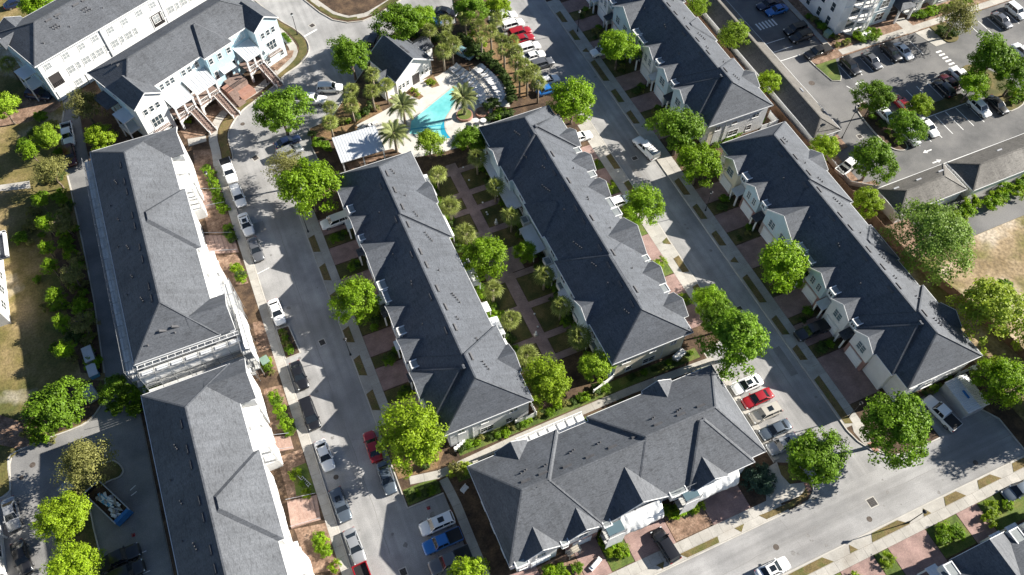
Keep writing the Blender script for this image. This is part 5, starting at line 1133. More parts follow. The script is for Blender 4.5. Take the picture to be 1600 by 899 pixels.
sheet('path', [(122.6,84.0),(125.0,84.0),(124.8,88.4),(122.4,88.4)], K+0.03, 'concrete', 'entrance walk of the apartment building', K)
# slices of buildings at the left edge
e1 = thing('flat_roof_building', 'pale flat-roofed building cut off at the left edge above the dry field', 'building', (-48.6, 91, 0))
def edge1():
    b = e1
    MB().box(-12, -5.4, 0, 3.2, 9, 4.0).build('wall', 'grey_siding', b); MB().box(-11.8, -5.2, 4.0, 3.0, 3.6, 4.12).build('roof', 'galv', b)
    MB().box(-12.2, -5.6, 3.9, 3.4, -5.2, 4.5).build('parapet', 'grey_siding', b); MB().box(3.0, -5.2, 3.9, 3.4, 4.2, 4.5).build('parapet', 'trim', b)
    MB().box(-12.2, 4.2, 3.6, 5.6, 9.2, 3.9).build('roof', 'shingle_grey', b); MB().box(5.3, 4.2, 3.9, 5.7, 9.2, 4.4).build('parapet', 'trim', b); MB().box(-12, 8.9, 3.9, 5.7, 9.3, 4.4).build('parapet', 'trim', b)
    MB().box(0.5, 5.0, 3.9, 4.4, 8.2, 4.6).build('roof_hatch', 'cushion', b)
    for yy in (-3, 0, 3): window(b, 3.2, yy, 1.2, math.pi/2, 1.4, 1.4)
edge1()
e2 = thing('flat_roof_building', 'pale building edge beside the silver sedan at the lower left', 'building', (-55, 48, 0))
def edge2():
    b = e2
    MB().box(-8, -14, 0, 5.6, 6, 4.0).build('wall', 'render_white', b); MB().box(-8, -14, 4.0, 6.4, 6.4, 4.2).build('roof', 'metal_roof', b)
    for i in range(12): MB().bar((6.35, -13.5+i*1.7, 4.25), (0, -13.5+i*1.7, 4.25), 0.06, 0.08).build('roof_seam', 'trim', b)
    for yy in (-10, -6, -2, 2): window(b, 5.6, yy, 1.0, math.pi/2, 1.6, 1.6)
    for yy in (-11, -4, 4): MB().box(5.9, yy-.1, 0, 6.1, yy+.1, 4.0).build('post', 'trim', b)
edge2()
sh = thing('storage_shed', 'pale corrugated metal storage shed beside the white pickup', 'shed', (78.8, 17.6, 0), R(-1))
def shed():
    b = sh
    MB().box(-1.7, -2.5, 0, 1.7, 2.5, 2.3).build('wall', 'galv', b)
    r = MB()
    for s in (-1, 1):
        for i in range(18):
            y = -2.6+5.2*i/18
            r.add([(0,y,2.85),(s*1.9,y,2.35),(s*1.9,y+0.29,2.35),(0,y+0.29,2.85),(0,y+0.145,2.93),(s*1.9,y+0.145,2.43)], [(0,1,5,4),(4,5,2,3)] if s > 0 else [(4,5,1,0),(3,2,5,4)])
    r.build('roof', 'galv', b); MB().box(-0.1, -2.55, 0.1, 1.1, -2.5, 2.1).build('door', 'plastic_grey', b)
    o = MB().box(-0.7, -0.8, 2.72, -0.4, 0.5, 2.85).build('roof_panel', 'skip_blue', b)
shed()

# ---------------------------------------------------------------- vegetation
rng = np.random.default_rng(5)
def leaf_mesh(name, centres, normals, sizes, m, aspect=0.62):
    """one mesh of many small rhombic leaves, each a two-triangle leaf with its own tilt"""
    n = len(centres)
    nrm = normals/np.maximum(np.linalg.norm(normals, axis=1, keepdims=True), 1e-6)
    a = rng.normal(size=(n,3)); t = np.cross(nrm, a); t /= np.maximum(np.linalg.norm(t, axis=1, keepdims=True), 1e-6)
    bt = np.cross(nrm, t); s = sizes[:,None]
    droop = nrm*s*0.18
    v = np.stack([centres-t*s, centres+bt*s*aspect-droop*0, centres+t*s, centres-bt*s*aspect], 1).reshape(-1,3)
    me = bpy.data.meshes.new(name)
    me.vertices.add(4*n); me.vertices.foreach_set('co', v.astype(np.float32).ravel())
    me.loops.add(4*n); me.loops.foreach_set('vertex_index', np.arange(4*n, dtype=np.int32))
    me.polygons.add(n); me.polygons.foreach_set('loop_start', np.arange(0, 4*n, 4, dtype=np.int32)); me.polygons.foreach_set('loop_total', np.full(n, 4, np.int32))
    me.materials.append(MATS[m]); me.update(); me.validate(); return me
def crown_points(r, hz, nclump, per, lump=0.24, shell=0.62, droop=0.0, seed=0, skew=0.18):
    """leaf positions: clumps spread through an uneven ellipsoid, crown base at z=0"""
    g = np.random.default_rng(seed)
    d = g.normal(size=(nclump,3)); d /= np.linalg.norm(d, axis=1, keepdims=True)
    d[:,2] = np.where(d[:,2] < -0.45, -d[:,2]*0.6, d[:,2])
    # lobed outline: a few random bulges
    bul = g.normal(size=(7,3)); bul /= np.linalg.norm(bul, axis=1, keepdims=True); amp = g.uniform(-skew, skew*1.25, 7)
    rad = 1+ (np.maximum(d@bul.T, 0)**3 * amp).sum(1)
    rr = shell+(1-shell)*g.random(nclump)**0.6
    inner = g.random(nclump) < 0.22; rr[inner] *= 0.55
    c = d*(rad*rr)[:,None]*np.array([r, r, hz])
    cs = r*lump*g.uniform(0.6, 1.25, nclump)
    P = []; N = []
    off = g.normal(size=(nclump, per, 3)); off /= np.linalg.norm(off, axis=2, keepdims=True); off *= (g.random((nclump, per, 1))**0.45)
    off[:,:,2] *= 0.62
    p = c[:,None,:]+off*cs[:,None,None]
    nn = off*0.7+d[:,None,:]*0.5+g.normal(size=p.shape)*0.45; nn[:,:,2] += 0.35
    if droop: p[:,:,2] -= droop*(np.hypot(p[:,:,0], p[:,:,1])/r)**2
    p = p.reshape(-1,3); p[:,2] += hz
    return p, nn.reshape(-1,3), c+np.array([0,0,hz])
def branches(mb, h0, tips, r0, seed=0):
    """trunk with limbs reaching into the clumps"""
    g = random.Random(seed)
    bend = [(g.uniform(-.12,.12), g.uniform(-.12,.12)) for _ in range(3)]
    pts = [Vector((0,0,-0.1)), Vector((bend[0][0], bend[0][1], h0*0.5)), Vector((bend[1][0], bend[1][1], h0)), Vector((bend[1][0]*1.5, bend[1][1]*1.5, h0+0.9))]
    rad = [r0*1.25, r0, r0*0.85, r0*0.6]
    for i in range(3): mb.tube(pts[i], pts[i+1], rad[i], rad[i+1], 7)
    for k in range(9):
        t = Vector(tips[g.randrange(len(tips))]); t = Vector((t.x*0.75, t.y*0.75, h0+t.z*0.7))
        s = pts[2].lerp(pts[3], g.random()); m = s.lerp(t, 0.5)+Vector((g.uniform(-.2,.2), g.uniform(-.2,.2), 0.25))
        mb.tube(s, m, r0*0.42, r0*0.24, 5); mb.tube(m, t, r0*0.24, r0*0.07, 4)
TREES = {}
def tree_proto(key, r, hz, h0, m, nclump, per, leaf, lump=0.24, shell=0.62, droop=0.0, seed=1, skew=0.22):
    p, n, c = crown_points(r, hz, nclump, per, lump, shell, droop, seed, skew)
    k = r/np.percentile(np.hypot(p[:,0], p[:,1]), 97); p[:,:2] *= k; c[:,:2] *= k
    sz = leaf*np.random.default_rng(seed).uniform(0.6, 1.3, len(p))
    mb = MB(); branches(mb, h0, [tuple(x) for x in c], 0.05*r+0.04, seed)
    TREES[key] = (leaf_mesh('crown', p, n, sz, m), mb.mesh('trunk', 'bark', True), r, h0)
# kinds of street tree
tree_proto('bright_a', 4.0, 3.3, 2.2, 'leaf_bright', 150, 80, 0.17, seed=11)
tree_proto('bright_b', 4.0, 3.0, 2.0, 'leaf_bright', 130, 85, 0.17, 0.27, seed=12, skew=0.35)
tree_proto('green_a', 4.5, 3.6, 2.3, 'leaf_green', 170, 80, 0.17, 0.22, seed=13, skew=0.3)
tree_proto('green_b', 4.5, 3.3, 2.1, 'leaf_green', 150, 85, 0.18, 0.25, 0.55, seed=14, skew=0.4)
tree_proto('yellow_a', 4.2, 3.4, 2.1, 'leaf_yellow', 160, 85, 0.16, 0.23, seed=15, skew=0.25)
tree_proto('yellow_b', 3.4, 2.8, 1.9, 'leaf_yellow', 110, 85, 0.16, 0.26, seed=16, skew=0.35)
tree_proto('olive_a', 3.2, 2.8, 1.9, 'leaf_olive', 120, 55, 0.12, 0.3, 0.4, seed=17, skew=0.3)
tree_proto('olive_b', 4.3, 3.2, 2.0, 'leaf_olive', 120, 60, 0.14, 0.28, 0.5, seed=18, skew=0.45)
tree_proto('willow', 6.4, 4.6, 2.2, 'leaf_willow', 260, 75, 0.17, 0.2, 0.6, 1.6, seed=19, skew=0.25)
tree_proto('ochre', 5.4, 3.6, 1.9, 'leaf_ochre', 150, 75, 0.17, 0.24, 0.5, 0.6, seed=20, skew=0.5)
tree_proto('sapling', 1.7, 1.6, 1.1, 'leaf_bright', 45, 55, 0.12, 0.36, 0.45, seed=21, skew=0.4)
tree_proto('sapling_olive', 2.2, 1.7, 1.0, 'leaf_olive', 55, 55, 0.11, 0.34, 0.4, seed=22, skew=0.4)
tree_proto('lime', 3.0, 2.6, 1.8, 'leaf_lime', 105, 80, 0.14, 0.27, seed=23, skew=0.35)
def tree(kind, pos, label, group='street trees', zs=1.0, name='tree'):
    x, y, r = pos; cm, tm, r0, h0 = TREES[kind]
    s = r/r0
    t = thing(name, label, 'tree', (x, y, 0.05), 0, group)
    a = random.uniform(0, 6.28); h = (1.7+.95*r) - 0.05 - s*zs*TREES_HZ.get(kind, 3.0)
    k = max(0.55, h/h0)
    obj('trunk', tm, t, (0,0,0), a, (s*0.9, s*0.9, k)); obj('crown', cm, t, (0,0,max(0.3, h)), a, (s, s, s*zs))
    return t
TREES_HZ = dict(bright_a=3.3, bright_b=3.0, green_a=3.6, green_b=3.3, yellow_a=3.4, yellow_b=2.8, olive_a=2.8, olive_b=3.2, willow=4.6, ochre=3.6, sapling=1.6, sapling_olive=1.7, lime=2.6)
for kind, pos, lab in (
    ('green_a', (3.42,106.33,4.84), 'broad green tree on the island at the bend, left of the parked pickup'),
    ('bright_a', (3.30,87.97,4.93), 'large bright green street tree at the top end of the left middle row'),
    ('olive_b', (1.08,94.52,3.59), 'thin olive tree touching the large bright tree near the pavilion'),
    ('bright_b', (3.49,65.63,3.60), 'bright green street tree halfway along the left middle row'),
    ('yellow_a', (4.07,41.56,4.58), 'big yellow-green tree at the low end of the left middle row'),
    ('yellow_a', (23.90,42.05,3.39), 'yellow-green tree at the low end of the courtyard'),
    ('lime', (31.61,41.74,2.73), 'loose lime tree at the corner of the cream end wall'),
    ('bright_a', (50.93,88.84,4.25), 'rounded bright tree beside the top corner of the right middle row'),
    ('bright_b', (51.39,64.35,3.39), 'bright green tree standing in the middle street'),
    ('green_b', (64.26,75.03,4.87), 'dark green tree below the cream end wall of the upper right row'),
    ('bright_a', (63.99,67.90,3.82), 'bright tree at the top corner of the right-hand row'),
    ('bright_b', (64.74,97.98,3.78), 'bright tree over the driveway with the white car'),
    ('bright_b', (64.80,45.22,4.08), 'green tree in front of the brick garages'),
    ('bright_a', (52.31,44.83,2.49), 'smaller bright tree joined to the large one by the five cars'),
    ('green_a', (51.97,41.30,3.20), 'middle crown of the tree clump above the row of five parked cars'),
    ('green_b', (51.22,36.71,5.09), 'large spreading green tree above the row of five parked cars'),
    ('green_a', (51.38,17.86,4.20), 'round green tree at the corner of the bottom street'),
    ('green_a', (63.90,16.80,5.12), 'very wide green tree beside the white pickup'),
    ('willow', (88.24,39.52,6.63), 'large soft willow-like tree at the edge of the sandy lot'),
    ('ochre', (86.86,25.89,6.44), 'wide yellowish tree in the sandy lot'),
    ('bright_b', (82.68,16.97,3.58), 'bright tree between the sandy lot and the shed'),
    ('yellow_b', (86.29,63.04,2.61), 'yellow tree at the low end of the long garage block'),
    ('green_a', (91.23,57.08,4.05), 'green tree beside the white pickup at the car park corner'),
    ('yellow_b', (85.52,50.74,2.60), 'yellow tree by the brown fence above the sandy lot'),
    ('green_a', (100.83,69.00,3.51), 'round tree at the top of the car park island'),
    ('yellow_b', (108.25,65.31,2.16), 'small yellow-green tree right of the red car'),
    ('green_a', (101.66,61.47,3.32), 'round tree at the low end of the car park island'),
    ('bright_b', (119.43,64.98,2.99), 'bright tree between the crosswalk and the white SUV'),
    ('green_b', (125.36,67.61,4.76), 'large dark tree by the crosswalk'),
    ('green_a', (127.64,63.14,3.69), 'dark tree at the right edge of the car park'),
    ('olive_a', (128.33,80.19,3.91), 'thin grey-green tree in front of the apartments'),
    ('yellow_b', (86.67,80.63,2.32), 'yellow-green tree leaning over the fence by the crosswalk bars'),
    ('lime', (86.69,92.88,3.13), 'lime tree between the upper right row and the garages'),
    ('lime', (85.75,103.81,2.25), 'small lime tree at the top edge behind the upper right row'),
    ('olive_a', (-27.71,122.81,3.25), 'airy olive tree at the end of the blue townhouses'),
    ('yellow_b', (-26.44,114.51,2.63), 'yellow-green tree at the top corner of the scaffolded row'),
    ('lime', (-34.46,118.67,2.41), 'lime tree at the field edge beside the white pickup'),
    ('olive_a', (-34.72,109.72,2.96), 'wide olive tree beside the dark red SUV'),
    ('sapling', (-37.84,116.86,1.85), 'bright sapling in the dry field left of the lime tree'),
    ('green_a', (-38.98,65.02,4.17), 'large green tree at the head of the rear car park'),
    ('green_b', (-31.42,65.84,2.33), 'dark green tree at the corner between the two tall rows'),
    ('bright_b', (-26.49,65.11,1.63), 'small bright tree against the scaffold'),
    ('olive_b', (-36.49,55.69,3.86), 'large olive-yellow tree above the rubble skip'),
    ('yellow_a', (-40.08,49.57,3.25), 'bright yellow-green tree below the olive one in the rear car park'),
    ('yellow_a', (-39.64,42.46,3.14), 'bright yellow-green tree at the bottom edge of the rear car park'),
    ('bright_b', (-31.75,152.45,3.92), 'green tree at the top left behind the white townhouses'),
    ('lime', (-40.77,128.54,2.70), 'lime tree cut off by the left edge'),
    ('green_a', (29.95,119.75,4.56), 'green tree above the clubhouse roof'),
    ('green_b', (18.81,115.16,4.19), 'green tree over the road left of the clubhouse'),
    ('bright_a', (34.70,120.94,2.94), 'bright tree left of the blue parked car'),
    ('yellow_b', (4.46,21.93,2.82), 'yellow-green tree at the bottom edge by the dark grey pickup'),
    ('lime', (24.88,91.18,2.73), 'thin lime tree at the low end of the pool'),
    ('bright_b', (24.34,65.14,3.54), 'bright broad tree in the middle of the courtyard'),
    ('bright_b', (30.91,64.58,1.81), 'small bright tree by the broad blue patio cover'),
    ('green_b', (31.68,89.07,2.84), 'dark green tree between pool and courtyard'),
    ('lime', (32.98,88.58,1.76), 'small lime tree at the corner of the pool deck'),
    ('green_a', (44.07,119.55,3.69), 'green tree at the top edge among the palms'),
    ('yellow_b', (49.51,118.86,2.73), 'yellow-green tree at the top edge left of the white cars'),
    ):
    tree(kind, pos, lab)
for i_, (kind, pos) in enumerate((('sapling', (-37.63,105.42,1.36)), ('sapling', (-37.16,99.95,1.74)), ('sapling_olive', (-34.45,98.54,2.04)), ('sapling', (-37.85,95.52,1.31)), ('sapling', (-37.67,91.68,1.39)), ('sapling_olive', (-34.57,87.88,2.15)), ('sapling', (-37.45,85.32,1.64)),
        ('sapling', (-37.37,80.56,1.42)), ('sapling_olive', (-34.36,78.39,2.07)), ('sapling', (-37.50,75.28,1.58)))):
    tree(kind, pos, ('small tree in the row along the service lane, %s from the top' % ('first','second','third','fourth','fifth','sixth','seventh','eighth','ninth','last')[i_]), 'row of small trees along the service lane')
for kind, pos, lab in (('green_b', (88.8, 10.2, 4.6), 'green tree outside the right edge beyond the dead end, lower'), ('green_a', (92.0, 14.8, 4.6), 'green tree outside the right edge beyond the dead end, upper'), ('bright_b', (96.5, 9.0, 5.0), 'bright tree outside the right edge beyond the dead end'), ('green_a', (97.0, 18.5, 4.8), 'green tree outside the right edge above the others')):
    tree(kind, pos, lab, 'trees round the dead end')
# ---- shrubs and hedges
SHR = {}
def shrub_proto(key, m, n, per, leaf, seed):
    p, nn, c = crown_points(1.0, 0.75, n, per, 0.34, 0.55, 0, seed, 0.3)
    p[:,2] = np.maximum(p[:,2]*0.72, 0.02)
    SHR[key] = leaf_mesh('shrub', p, nn, leaf*np.random.default_rng(seed).uniform(.6,1.3,len(p)), m)
shrub_proto('bright', 'leaf_bright', 30, 45, 0.11, 31); shrub_proto('green', 'leaf_green', 34, 48, 0.1, 32); shrub_proto('dark', 'leaf_dark', 36, 50, 0.1, 33)
shrub_proto('yellow', 'leaf_yellow', 28, 42, 0.11, 34); shrub_proto('blue', 'leaf_blue', 40, 60, 0.08, 35); shrub_proto('olive', 'leaf_olive', 24, 40, 0.1, 36); shrub_proto('ochre', 'leaf_ochre', 24, 40, 0.1, 37)
def shrub(kind, x, y, r, label, group, h=1.0):
    o = obj('shrub', SHR[kind], None, (x, y, K), random.uniform(0, 6.28), (r, r, r*h)); tag(o, label, 'shrub', group); return o
MASS = []
def shrubs(kinds, pts, label, group, r=(0.5, 0.9), mass=False):
    for i, (x, y) in enumerate(pts):
        if mass: MASS.append((kinds[i % len(kinds)], x, y, random.uniform(*r))); continue
        shrub(kinds[i % len(kinds)], x, y, random.uniform(*r), label, group)
def along(a, b, n, jit=0.15):
    return [(a[0]+(b[0]-a[0])*(i+.5)/n+random.uniform(-jit,jit), a[1]+(b[1]-a[1])*(i+.5)/n+random.uniform(-jit,jit)) for i in range(n)]
G1 = 'low garden shrubs'
shrubs(['green','bright'], along((-11.4,104.5), (-10.9,93.5), 8), 'clipped green shrub in the hedge beside the parked white pickup', 'hedge beside the parked white pickup', (0.8,1.05))
shrubs(['green','dark'], along((-11.2,90.5), (-11.0,86.8), 4), 'green shrub in the bed opposite the white sedan with sunroof', 'shrubs opposite the white sedan with sunroof', (0.7,0.95))
shrubs(['bright','yellow','dark'], along((-11.7,82.3), (-11.2,79.0), 4), 'shrub with bright leaves in the bed opposite the dark grey sedan', 'shrubs opposite the dark grey sedan', (0.6,0.95))
shrubs(['bright','green'], along((-11.8,58.4), (-11.2,50.8), 6), 'bright shrub in the bed beside the black minivan', 'shrubs beside the black minivan', (0.7,1.05))
shrubs(['olive','yellow','green'], along((-11.6,64.5), (-11.2,61.2), 4), 'reddish-yellow shrub near the utility box', 'shrubs near the utility box', (0.5,0.8))
shrubs(['yellow','green'], along((-12.2,46.0), (-11.2,41.0), 3), 'shrub in the small lawn of the lower left row', 'shrubs in the small lawn of the lower left row', (0.5,0.8))
shrubs(['bright','yellow'], [(-11.6,35.6),(-11.2,34.6),(-11.9,34.4),(-10.7,31.2),(-11.3,33.4)], 'bright shrub in the lowest mulched bed of the left street', 'shrubs in the lowest mulched bed', (0.6,0.9))
shrubs(['green','olive','green'], along((-7.9,68.0), (-7.7,63.4), 7), 'low shrub in the kerbed planter of the left street', 'shrubs of the kerbed planter', (0.55,0.75))
for ya, yb in ((79.8, 82.3), (73.4, 76.0), (62.2, 67.9), (56.2, 58.0), (50.2, 52.0)):
    shrubs(['green','dark','green'], along((4.6,ya+.3), (6.6,yb-.3), 3 if yb-ya < 4 else 6, 0.5), 'dark shrub between driveways of the left middle row', 'shrubs of the left middle row', (0.6,1.05))
shrubs(['dark','green'], along((4.2,38.9),(8.0,46.6),6,0.4), 'shrub under the big yellow-green corner tree', 'shrubs under the big yellow-green tree')
shrubs(['dark','green'], along((1.2,36.0),(5.0,35.6),5,0.3), 'shrub in the little hedge above the blue pickup', 'hedge above the blue pickup', (0.5,0.8))
for ya, yb in ((60.7, 63.0), (54.0, 56.5), (43.2, 48.8), (37.7, 38.9), (31.6, 33.6)):
    shrubs(['dark','olive','green'], along((65.0,ya+.3), (67.6,yb-.3), 3 if yb-ya < 4 else 5, 0.5), 'shrub between driveways of the brick garage row', 'shrubs of the brick garage row', (0.5,0.95), True)
for ya, yb in ((113.7, 116.1), (107.0, 110.0), (96.2, 101.5), (90.2, 92.2), (83.2, 86.2)):
    shrubs(['dark','olive','green'], along((65.0,ya+.3), (67.6,yb-.3), 3 if yb-ya < 4 else 5, 0.5), 'shrub between driveways of the upper right row', 'shrubs of the upper right row', (0.5,0.95), True)
for ya, yb in ((47.2, 49.2), (53.3, 55.9), (61.7, 67.3), (71.3, 73.2), (77.2, 79.0)):
    shrubs(['yellow','bright'], along((48.2,ya+.3), (50.8,yb-.3), 3 if yb-ya < 4 else 5, 0.4), 'yellow-green shrub between driveways of the right middle row', 'shrubs of the right middle row', (0.6,1.05))
shrubs(['bright','yellow','green'], along((13.6,19.4),(17.6,18.6),6,0.7), 'bright shrub in the first bed of the lower row', 'shrubs in the first bed of the lower row', (0.6,0.95))
shrubs(['bright','yellow'], along((22.2,20.2),(24.2,17.6),6,0.5), 'bright shrub beside the black SUV of the lower row, toward the left', 'shrubs left of the black SUV', (0.6,0.95))
shrubs(['bright','green','yellow'], along((31.4,20.3),(36.2,18.9),9,0.5), 'bright shrub in the bed right of the black SUV', 'shrubs right of the black SUV', (0.6,1.0))
for i_, (x, y, r) in enumerate(((44.6,19.6,1.5),(46.2,18.6,1.3),(45.4,17.6,1.1),(46.6,20.0,1.0))): shrub('blue', x, y, r, 'blue-green shrub of the dense clump at the end of the lower row', 'blue-green clump at the end of the lower row', 0.9)
shrubs(['dark','green','olive'], along((22,36.0),(47,36.1),20,0.4), 'low shrub in the grass strip behind the lower row', 'shrubs behind the lower row', (0.4,0.8), True)
shrubs(['dark','green','bright','olive'], along((9.5,39.5),(33,39.6),22,0.4), 'low shrub in the bed along the concrete path', 'shrubs along the concrete path', (0.45,0.85), True)
shrubs(['dark','olive','green'], along((36,39.5),(47.5,39.4),9,0.3), 'dark shrub below the cream end wall', 'shrubs below the cream end wall', (0.4,0.7), True)
shrubs(['ochre','olive'], [(9.2,37.0),(8.6,36.2),(9.8,36.4),(8.2,37.2),(7.6,36.6)], 'straw-coloured shrub at the corner of the lower row', 'straw-coloured shrubs at the corner of the lower row', (0.7,1.1))
shrubs(['yellow','bright','green'], [(54.8,3.4),(64.2,3.6),(65.2,2.6),(49.0,2.8),(46.5,3.4),(45.0,2.9),(71.8,3.3),(74.0,2.8),(63.2,2.8),(70.4,2.2),(47.8,2.2)], 'bright shrub in front of the house below the bottom street', 'shrubs below the bottom street', (0.7,1.25))
# courtyard shrubs and hedges
for x, kinds, side in ((22.6, ['dark','green','bright'], 'left'), (32.6, ['dark','green'], 'right')):
    shrubs(kinds, along((x, 46.5), (x, 87), 62, 0.75), 'shrub at the %s middle row side of the courtyard' % side, 'courtyard shrubs of the %s middle row' % side, (0.45,1.0), True)
# pool hedge: clipped dark balls and hedge
hedge_pts = smooth_line([(41.09,117.69), (42.09,114.6), (42.92,111.17), (43.81,108.03), (44.39,105.26), (44.22,101.32), (43.26,98.13)], 4)
hd = thing('hedge', 'dark clipped hedge curving behind the pool deck', 'hedge', (hedge_pts[0][0], hedge_pts[0][1], K))
for i, (x, y) in enumerate(hedge_pts): obj('clump', SHR['dark'], hd, (x-hedge_pts[0][0], y-hedge_pts[0][1], 0), random.uniform(0,6), (0.95, 0.95, 1.25))
for i_, (px, r, lab) in enumerate((((41.22,111.91), 1.5, 'clipped dark bush beside the blue car at the pool'), ((44.28,110.71), 0.9, 'clipped bush in the pool hedge, uppermost'), ((44.33,107.17), 0.9, 'clipped bush in the pool hedge, middle one'), ((44.5,103.97), 0.9, 'clipped bush in the pool hedge, lowest'),
        ((39.48,98), 1.5, 'clipped dark bush at the round brick seat'))):
    shrub('dark', px[0], px[1], r, lab, 'clipped bushes at the pool', 1.25)
shrubs(['dark','green'], along((38.52,95.51), (42,95.74), 7, 0.5), 'dark shrub between the pool and the right middle row', 'shrubs between pool and right middle row', (0.8,1.2))
shrubs(['yellow'], [(43.12,117.68), (44.15,114.37)], 'round yellow shrub under the palms', 'round yellow shrubs under the palms', (0.95,1.1))
shrubs(['green','bright'], along((33.24,93.82), (30.71,91.59), 6, 0.7), 'bright shrub at the courtyard gate of the pool', 'shrubs at the courtyard gate', (0.8,1.3))
shrubs(['green','olive','dark'], along((11.43,105.54), (20.01,107.03), 12, 0.9), 'shrub in the straw bed between stalls and pool', 'shrubs in the straw bed', (0.5,0.95), True)
shrubs(['dark','green'], along((7.54,104.42), (8.82,99.47), 8, 0.6), 'shrub beside the pavilion', 'shrubs beside the pavilion', (0.6,1.0))
shrubs(['yellow','ochre'], [(31.58,108.95), (31.93,108.18), (27.81,107.71), (28.13,106.49), (31.01,108.58)], 'yellow flowering shrub at the clubhouse', 'flowering shrubs at the clubhouse', (0.4,0.65))
shrubs(['green','dark'], along((31.24,122.29), (37.32,118.32), 8, 0.7), 'shrub behind the clubhouse', 'shrubs behind the clubhouse', (0.7,1.1))
# apartment shrubs
shrubs(['bright','green'], [(112.6,87.8),(113.8,88.0),(115.0,87.6),(116.2,87.2),(112.4,86.6),(112.8,85.9),(116.4,86.2),(114.2,85.7),(115.4,85.8)], 'clipped bright shrub framing the white planter bed', 'clipped shrubs below the round balconies', (0.8,1.0))
shrubs(['green','olive','dark'], along((107.2,96),(108.4,88.2),8,0.3), 'shrub along the side of the apartments', 'shrubs along the side of the apartments', (0.7,1.1))
shrubs(['olive','ochre'], along((107.4,86.8),(110.6,86.4),6,0.5), 'brownish shrub at the corner of the apartments', 'brownish shrubs at the apartments', (0.5,0.8))
shrubs(['green','bright'], along((126,87.2),(141,87.2),14,0.5), 'green shrub below the right wing of the apartments', 'shrubs below the right wing of the apartments', (0.8,1.2))
shrubs(['dark','green'], along((128.6,82.5),(130.6,79.6),5,0.6), 'shrub on the island at the end of the stalls', 'shrubs on the stall-end island', (0.8,1.2))
shrubs(['olive','dark','green'], along((101.6,71),(102.4,60.6),9,0.5), 'low shrub on the tree island', 'shrubs on the tree island', (0.5,0.9))
shrubs(['green','yellow'], [(129.4,61.4),(130.4,62.6),(128.0,61.0),(130.6,61.2)], 'yellow-green shrub at the rounded end of the crosswalk island', 'shrubs at the crosswalk island', (0.7,1.0))
shrubs(['bright','yellow','green'], along((98,44.3),(124,45.0),18,0.8), 'bright shrub behind the right-hand garages', 'shrubs behind the right-hand garages', (0.8,1.4), True)
shrubs(['green','olive'], along((83.4,60),(84.6,24),18,0.6), 'low shrub between the brick garage row and the fence', 'shrubs along the brown fence', (0.4,0.8), True)
shrubs(['green'], along((71.5,73.3),(84,76.0),12,0.2), 'hedge shrub below the cream end wall of the upper right row', 'hedge below the upper right row', (0.5,0.75))
shrubs(['green','dark','olive'], along((70,20.4),(80,20.6),10,0.4), 'low shrub at the low end of the brick garage row', 'shrubs at the low end of the brick garage row', (0.4,0.8), True)
shrubs(['green','olive'], [(98,30),(104,26),(110,33),(92,24),(101,18),(114,38),(118,31)], 'rough bush in the sandy lot', 'rough bushes in the sandy lot', (0.8,1.6))
shrubs(['green','bright','olive','green'], along((-35.4,108),(-34.9,72),26,0.7), 'green bush in the planting strip along the service lane', 'bushes in the strip along the service lane', (0.7,1.5))
shrubs(['green','olive'], along((-40.5,110),(-38.5,70),20,1.3), 'low field bush left of the planting strip', 'low field bushes', (0.4,1.0))
# field scrub on the left
shrubs(['green','olive','dark'], [(-36.21,127.93),(-34.69,124.99),(-37.73,124.06),(-39.73,122.17),(-40.85,133.43),(-42.18,135.19),(-34.4,118.23),(-37.24,112.1),(-35.46,112.35),(-42.15,101.07),(-40.28,103.08),(-34.29,104.83),(-33.9,99.84),(-35.74,95.98),(-34.45,93.15),(-37.7,85.45),(-34.13,88.15),(-36.94,78.98),(-37.95,108.9),(-40.26,106.45)], 'rough bush beside the service lane', 'rough bushes beside the service lane', (0.7,1.5))
shrubs(['bright','green'], [(-26.36,65.66),(-27.43,66.5),(-28.75,65.97),(-30.4,63.41),(-30.84,66.14),(-32.58,64.72)], 'bush at the foot of the scaffold corner', 'bushes at the scaffold corner', (0.9,1.6))
shrubs(['green','olive','bright'], along((-45.01,65.9),(-41.81,63.64),8,0.5), 'shrub under the big tree at the head of the rear car park', 'shrubs under the big rear tree', (0.6,1.1))
shrubs(['bright','yellow'], [(-12.52,117.65), (-12.15,116.63), (-12,118.29)], 'young bright plant beside the entrance stair', 'young plants beside the entrance stair', (0.6,0.9))
shrubs(['green'], along((9.64,132.65),(10.14,129.76),4,0.1), 'small hedge shrub at the end of the blue townhouses', 'small hedge at the blue townhouses', (0.5,0.6))

# ---- palms
def frond_blade(length, width, droop, n=9, m='leaf_date', leaflets=True, seed=0):
    g = random.Random(seed); mb = MB(); pts = []
    for i in range(n+1):
        t = i/n; pts.append(Vector((length*t*(1-0.12*t), 0, length*(0.55*t-droop*t*t))))
    for i in range(n):
        p, q = pts[i], pts[i+1]; mb.tube(p, q, 0.035*(1-i/n)+0.008, 0.035*(1-(i+1)/n)+0.006, 3)
    for i in range(1, n*3):
        t = i/(n*3); k = t*n; a = int(k); p = pts[a].lerp(pts[min(a+1,n)], k-a)
        w = width*math.sin(math.pi*min(1, t*0.85+0.12))**0.7*g.uniform(0.85,1.1)
        for s in (-1, 1):
            tip = p+Vector((0.38*w, s*w, -0.28*w+g.uniform(-.05,.05))); b = 0.07
            mb.add([p+Vector((-b,0,0.01)), p+Vector((b,0,0.01)), tip], [(0,1,2)])
    return mb.mesh('frond', m)
FR = [frond_blade(2.9, 0.62, 0.75, seed=1), frond_blade(2.9, 0.6, 0.95, seed=2), frond_blade(2.6, 0.55, 0.45, seed=3)]
dtm = MB()
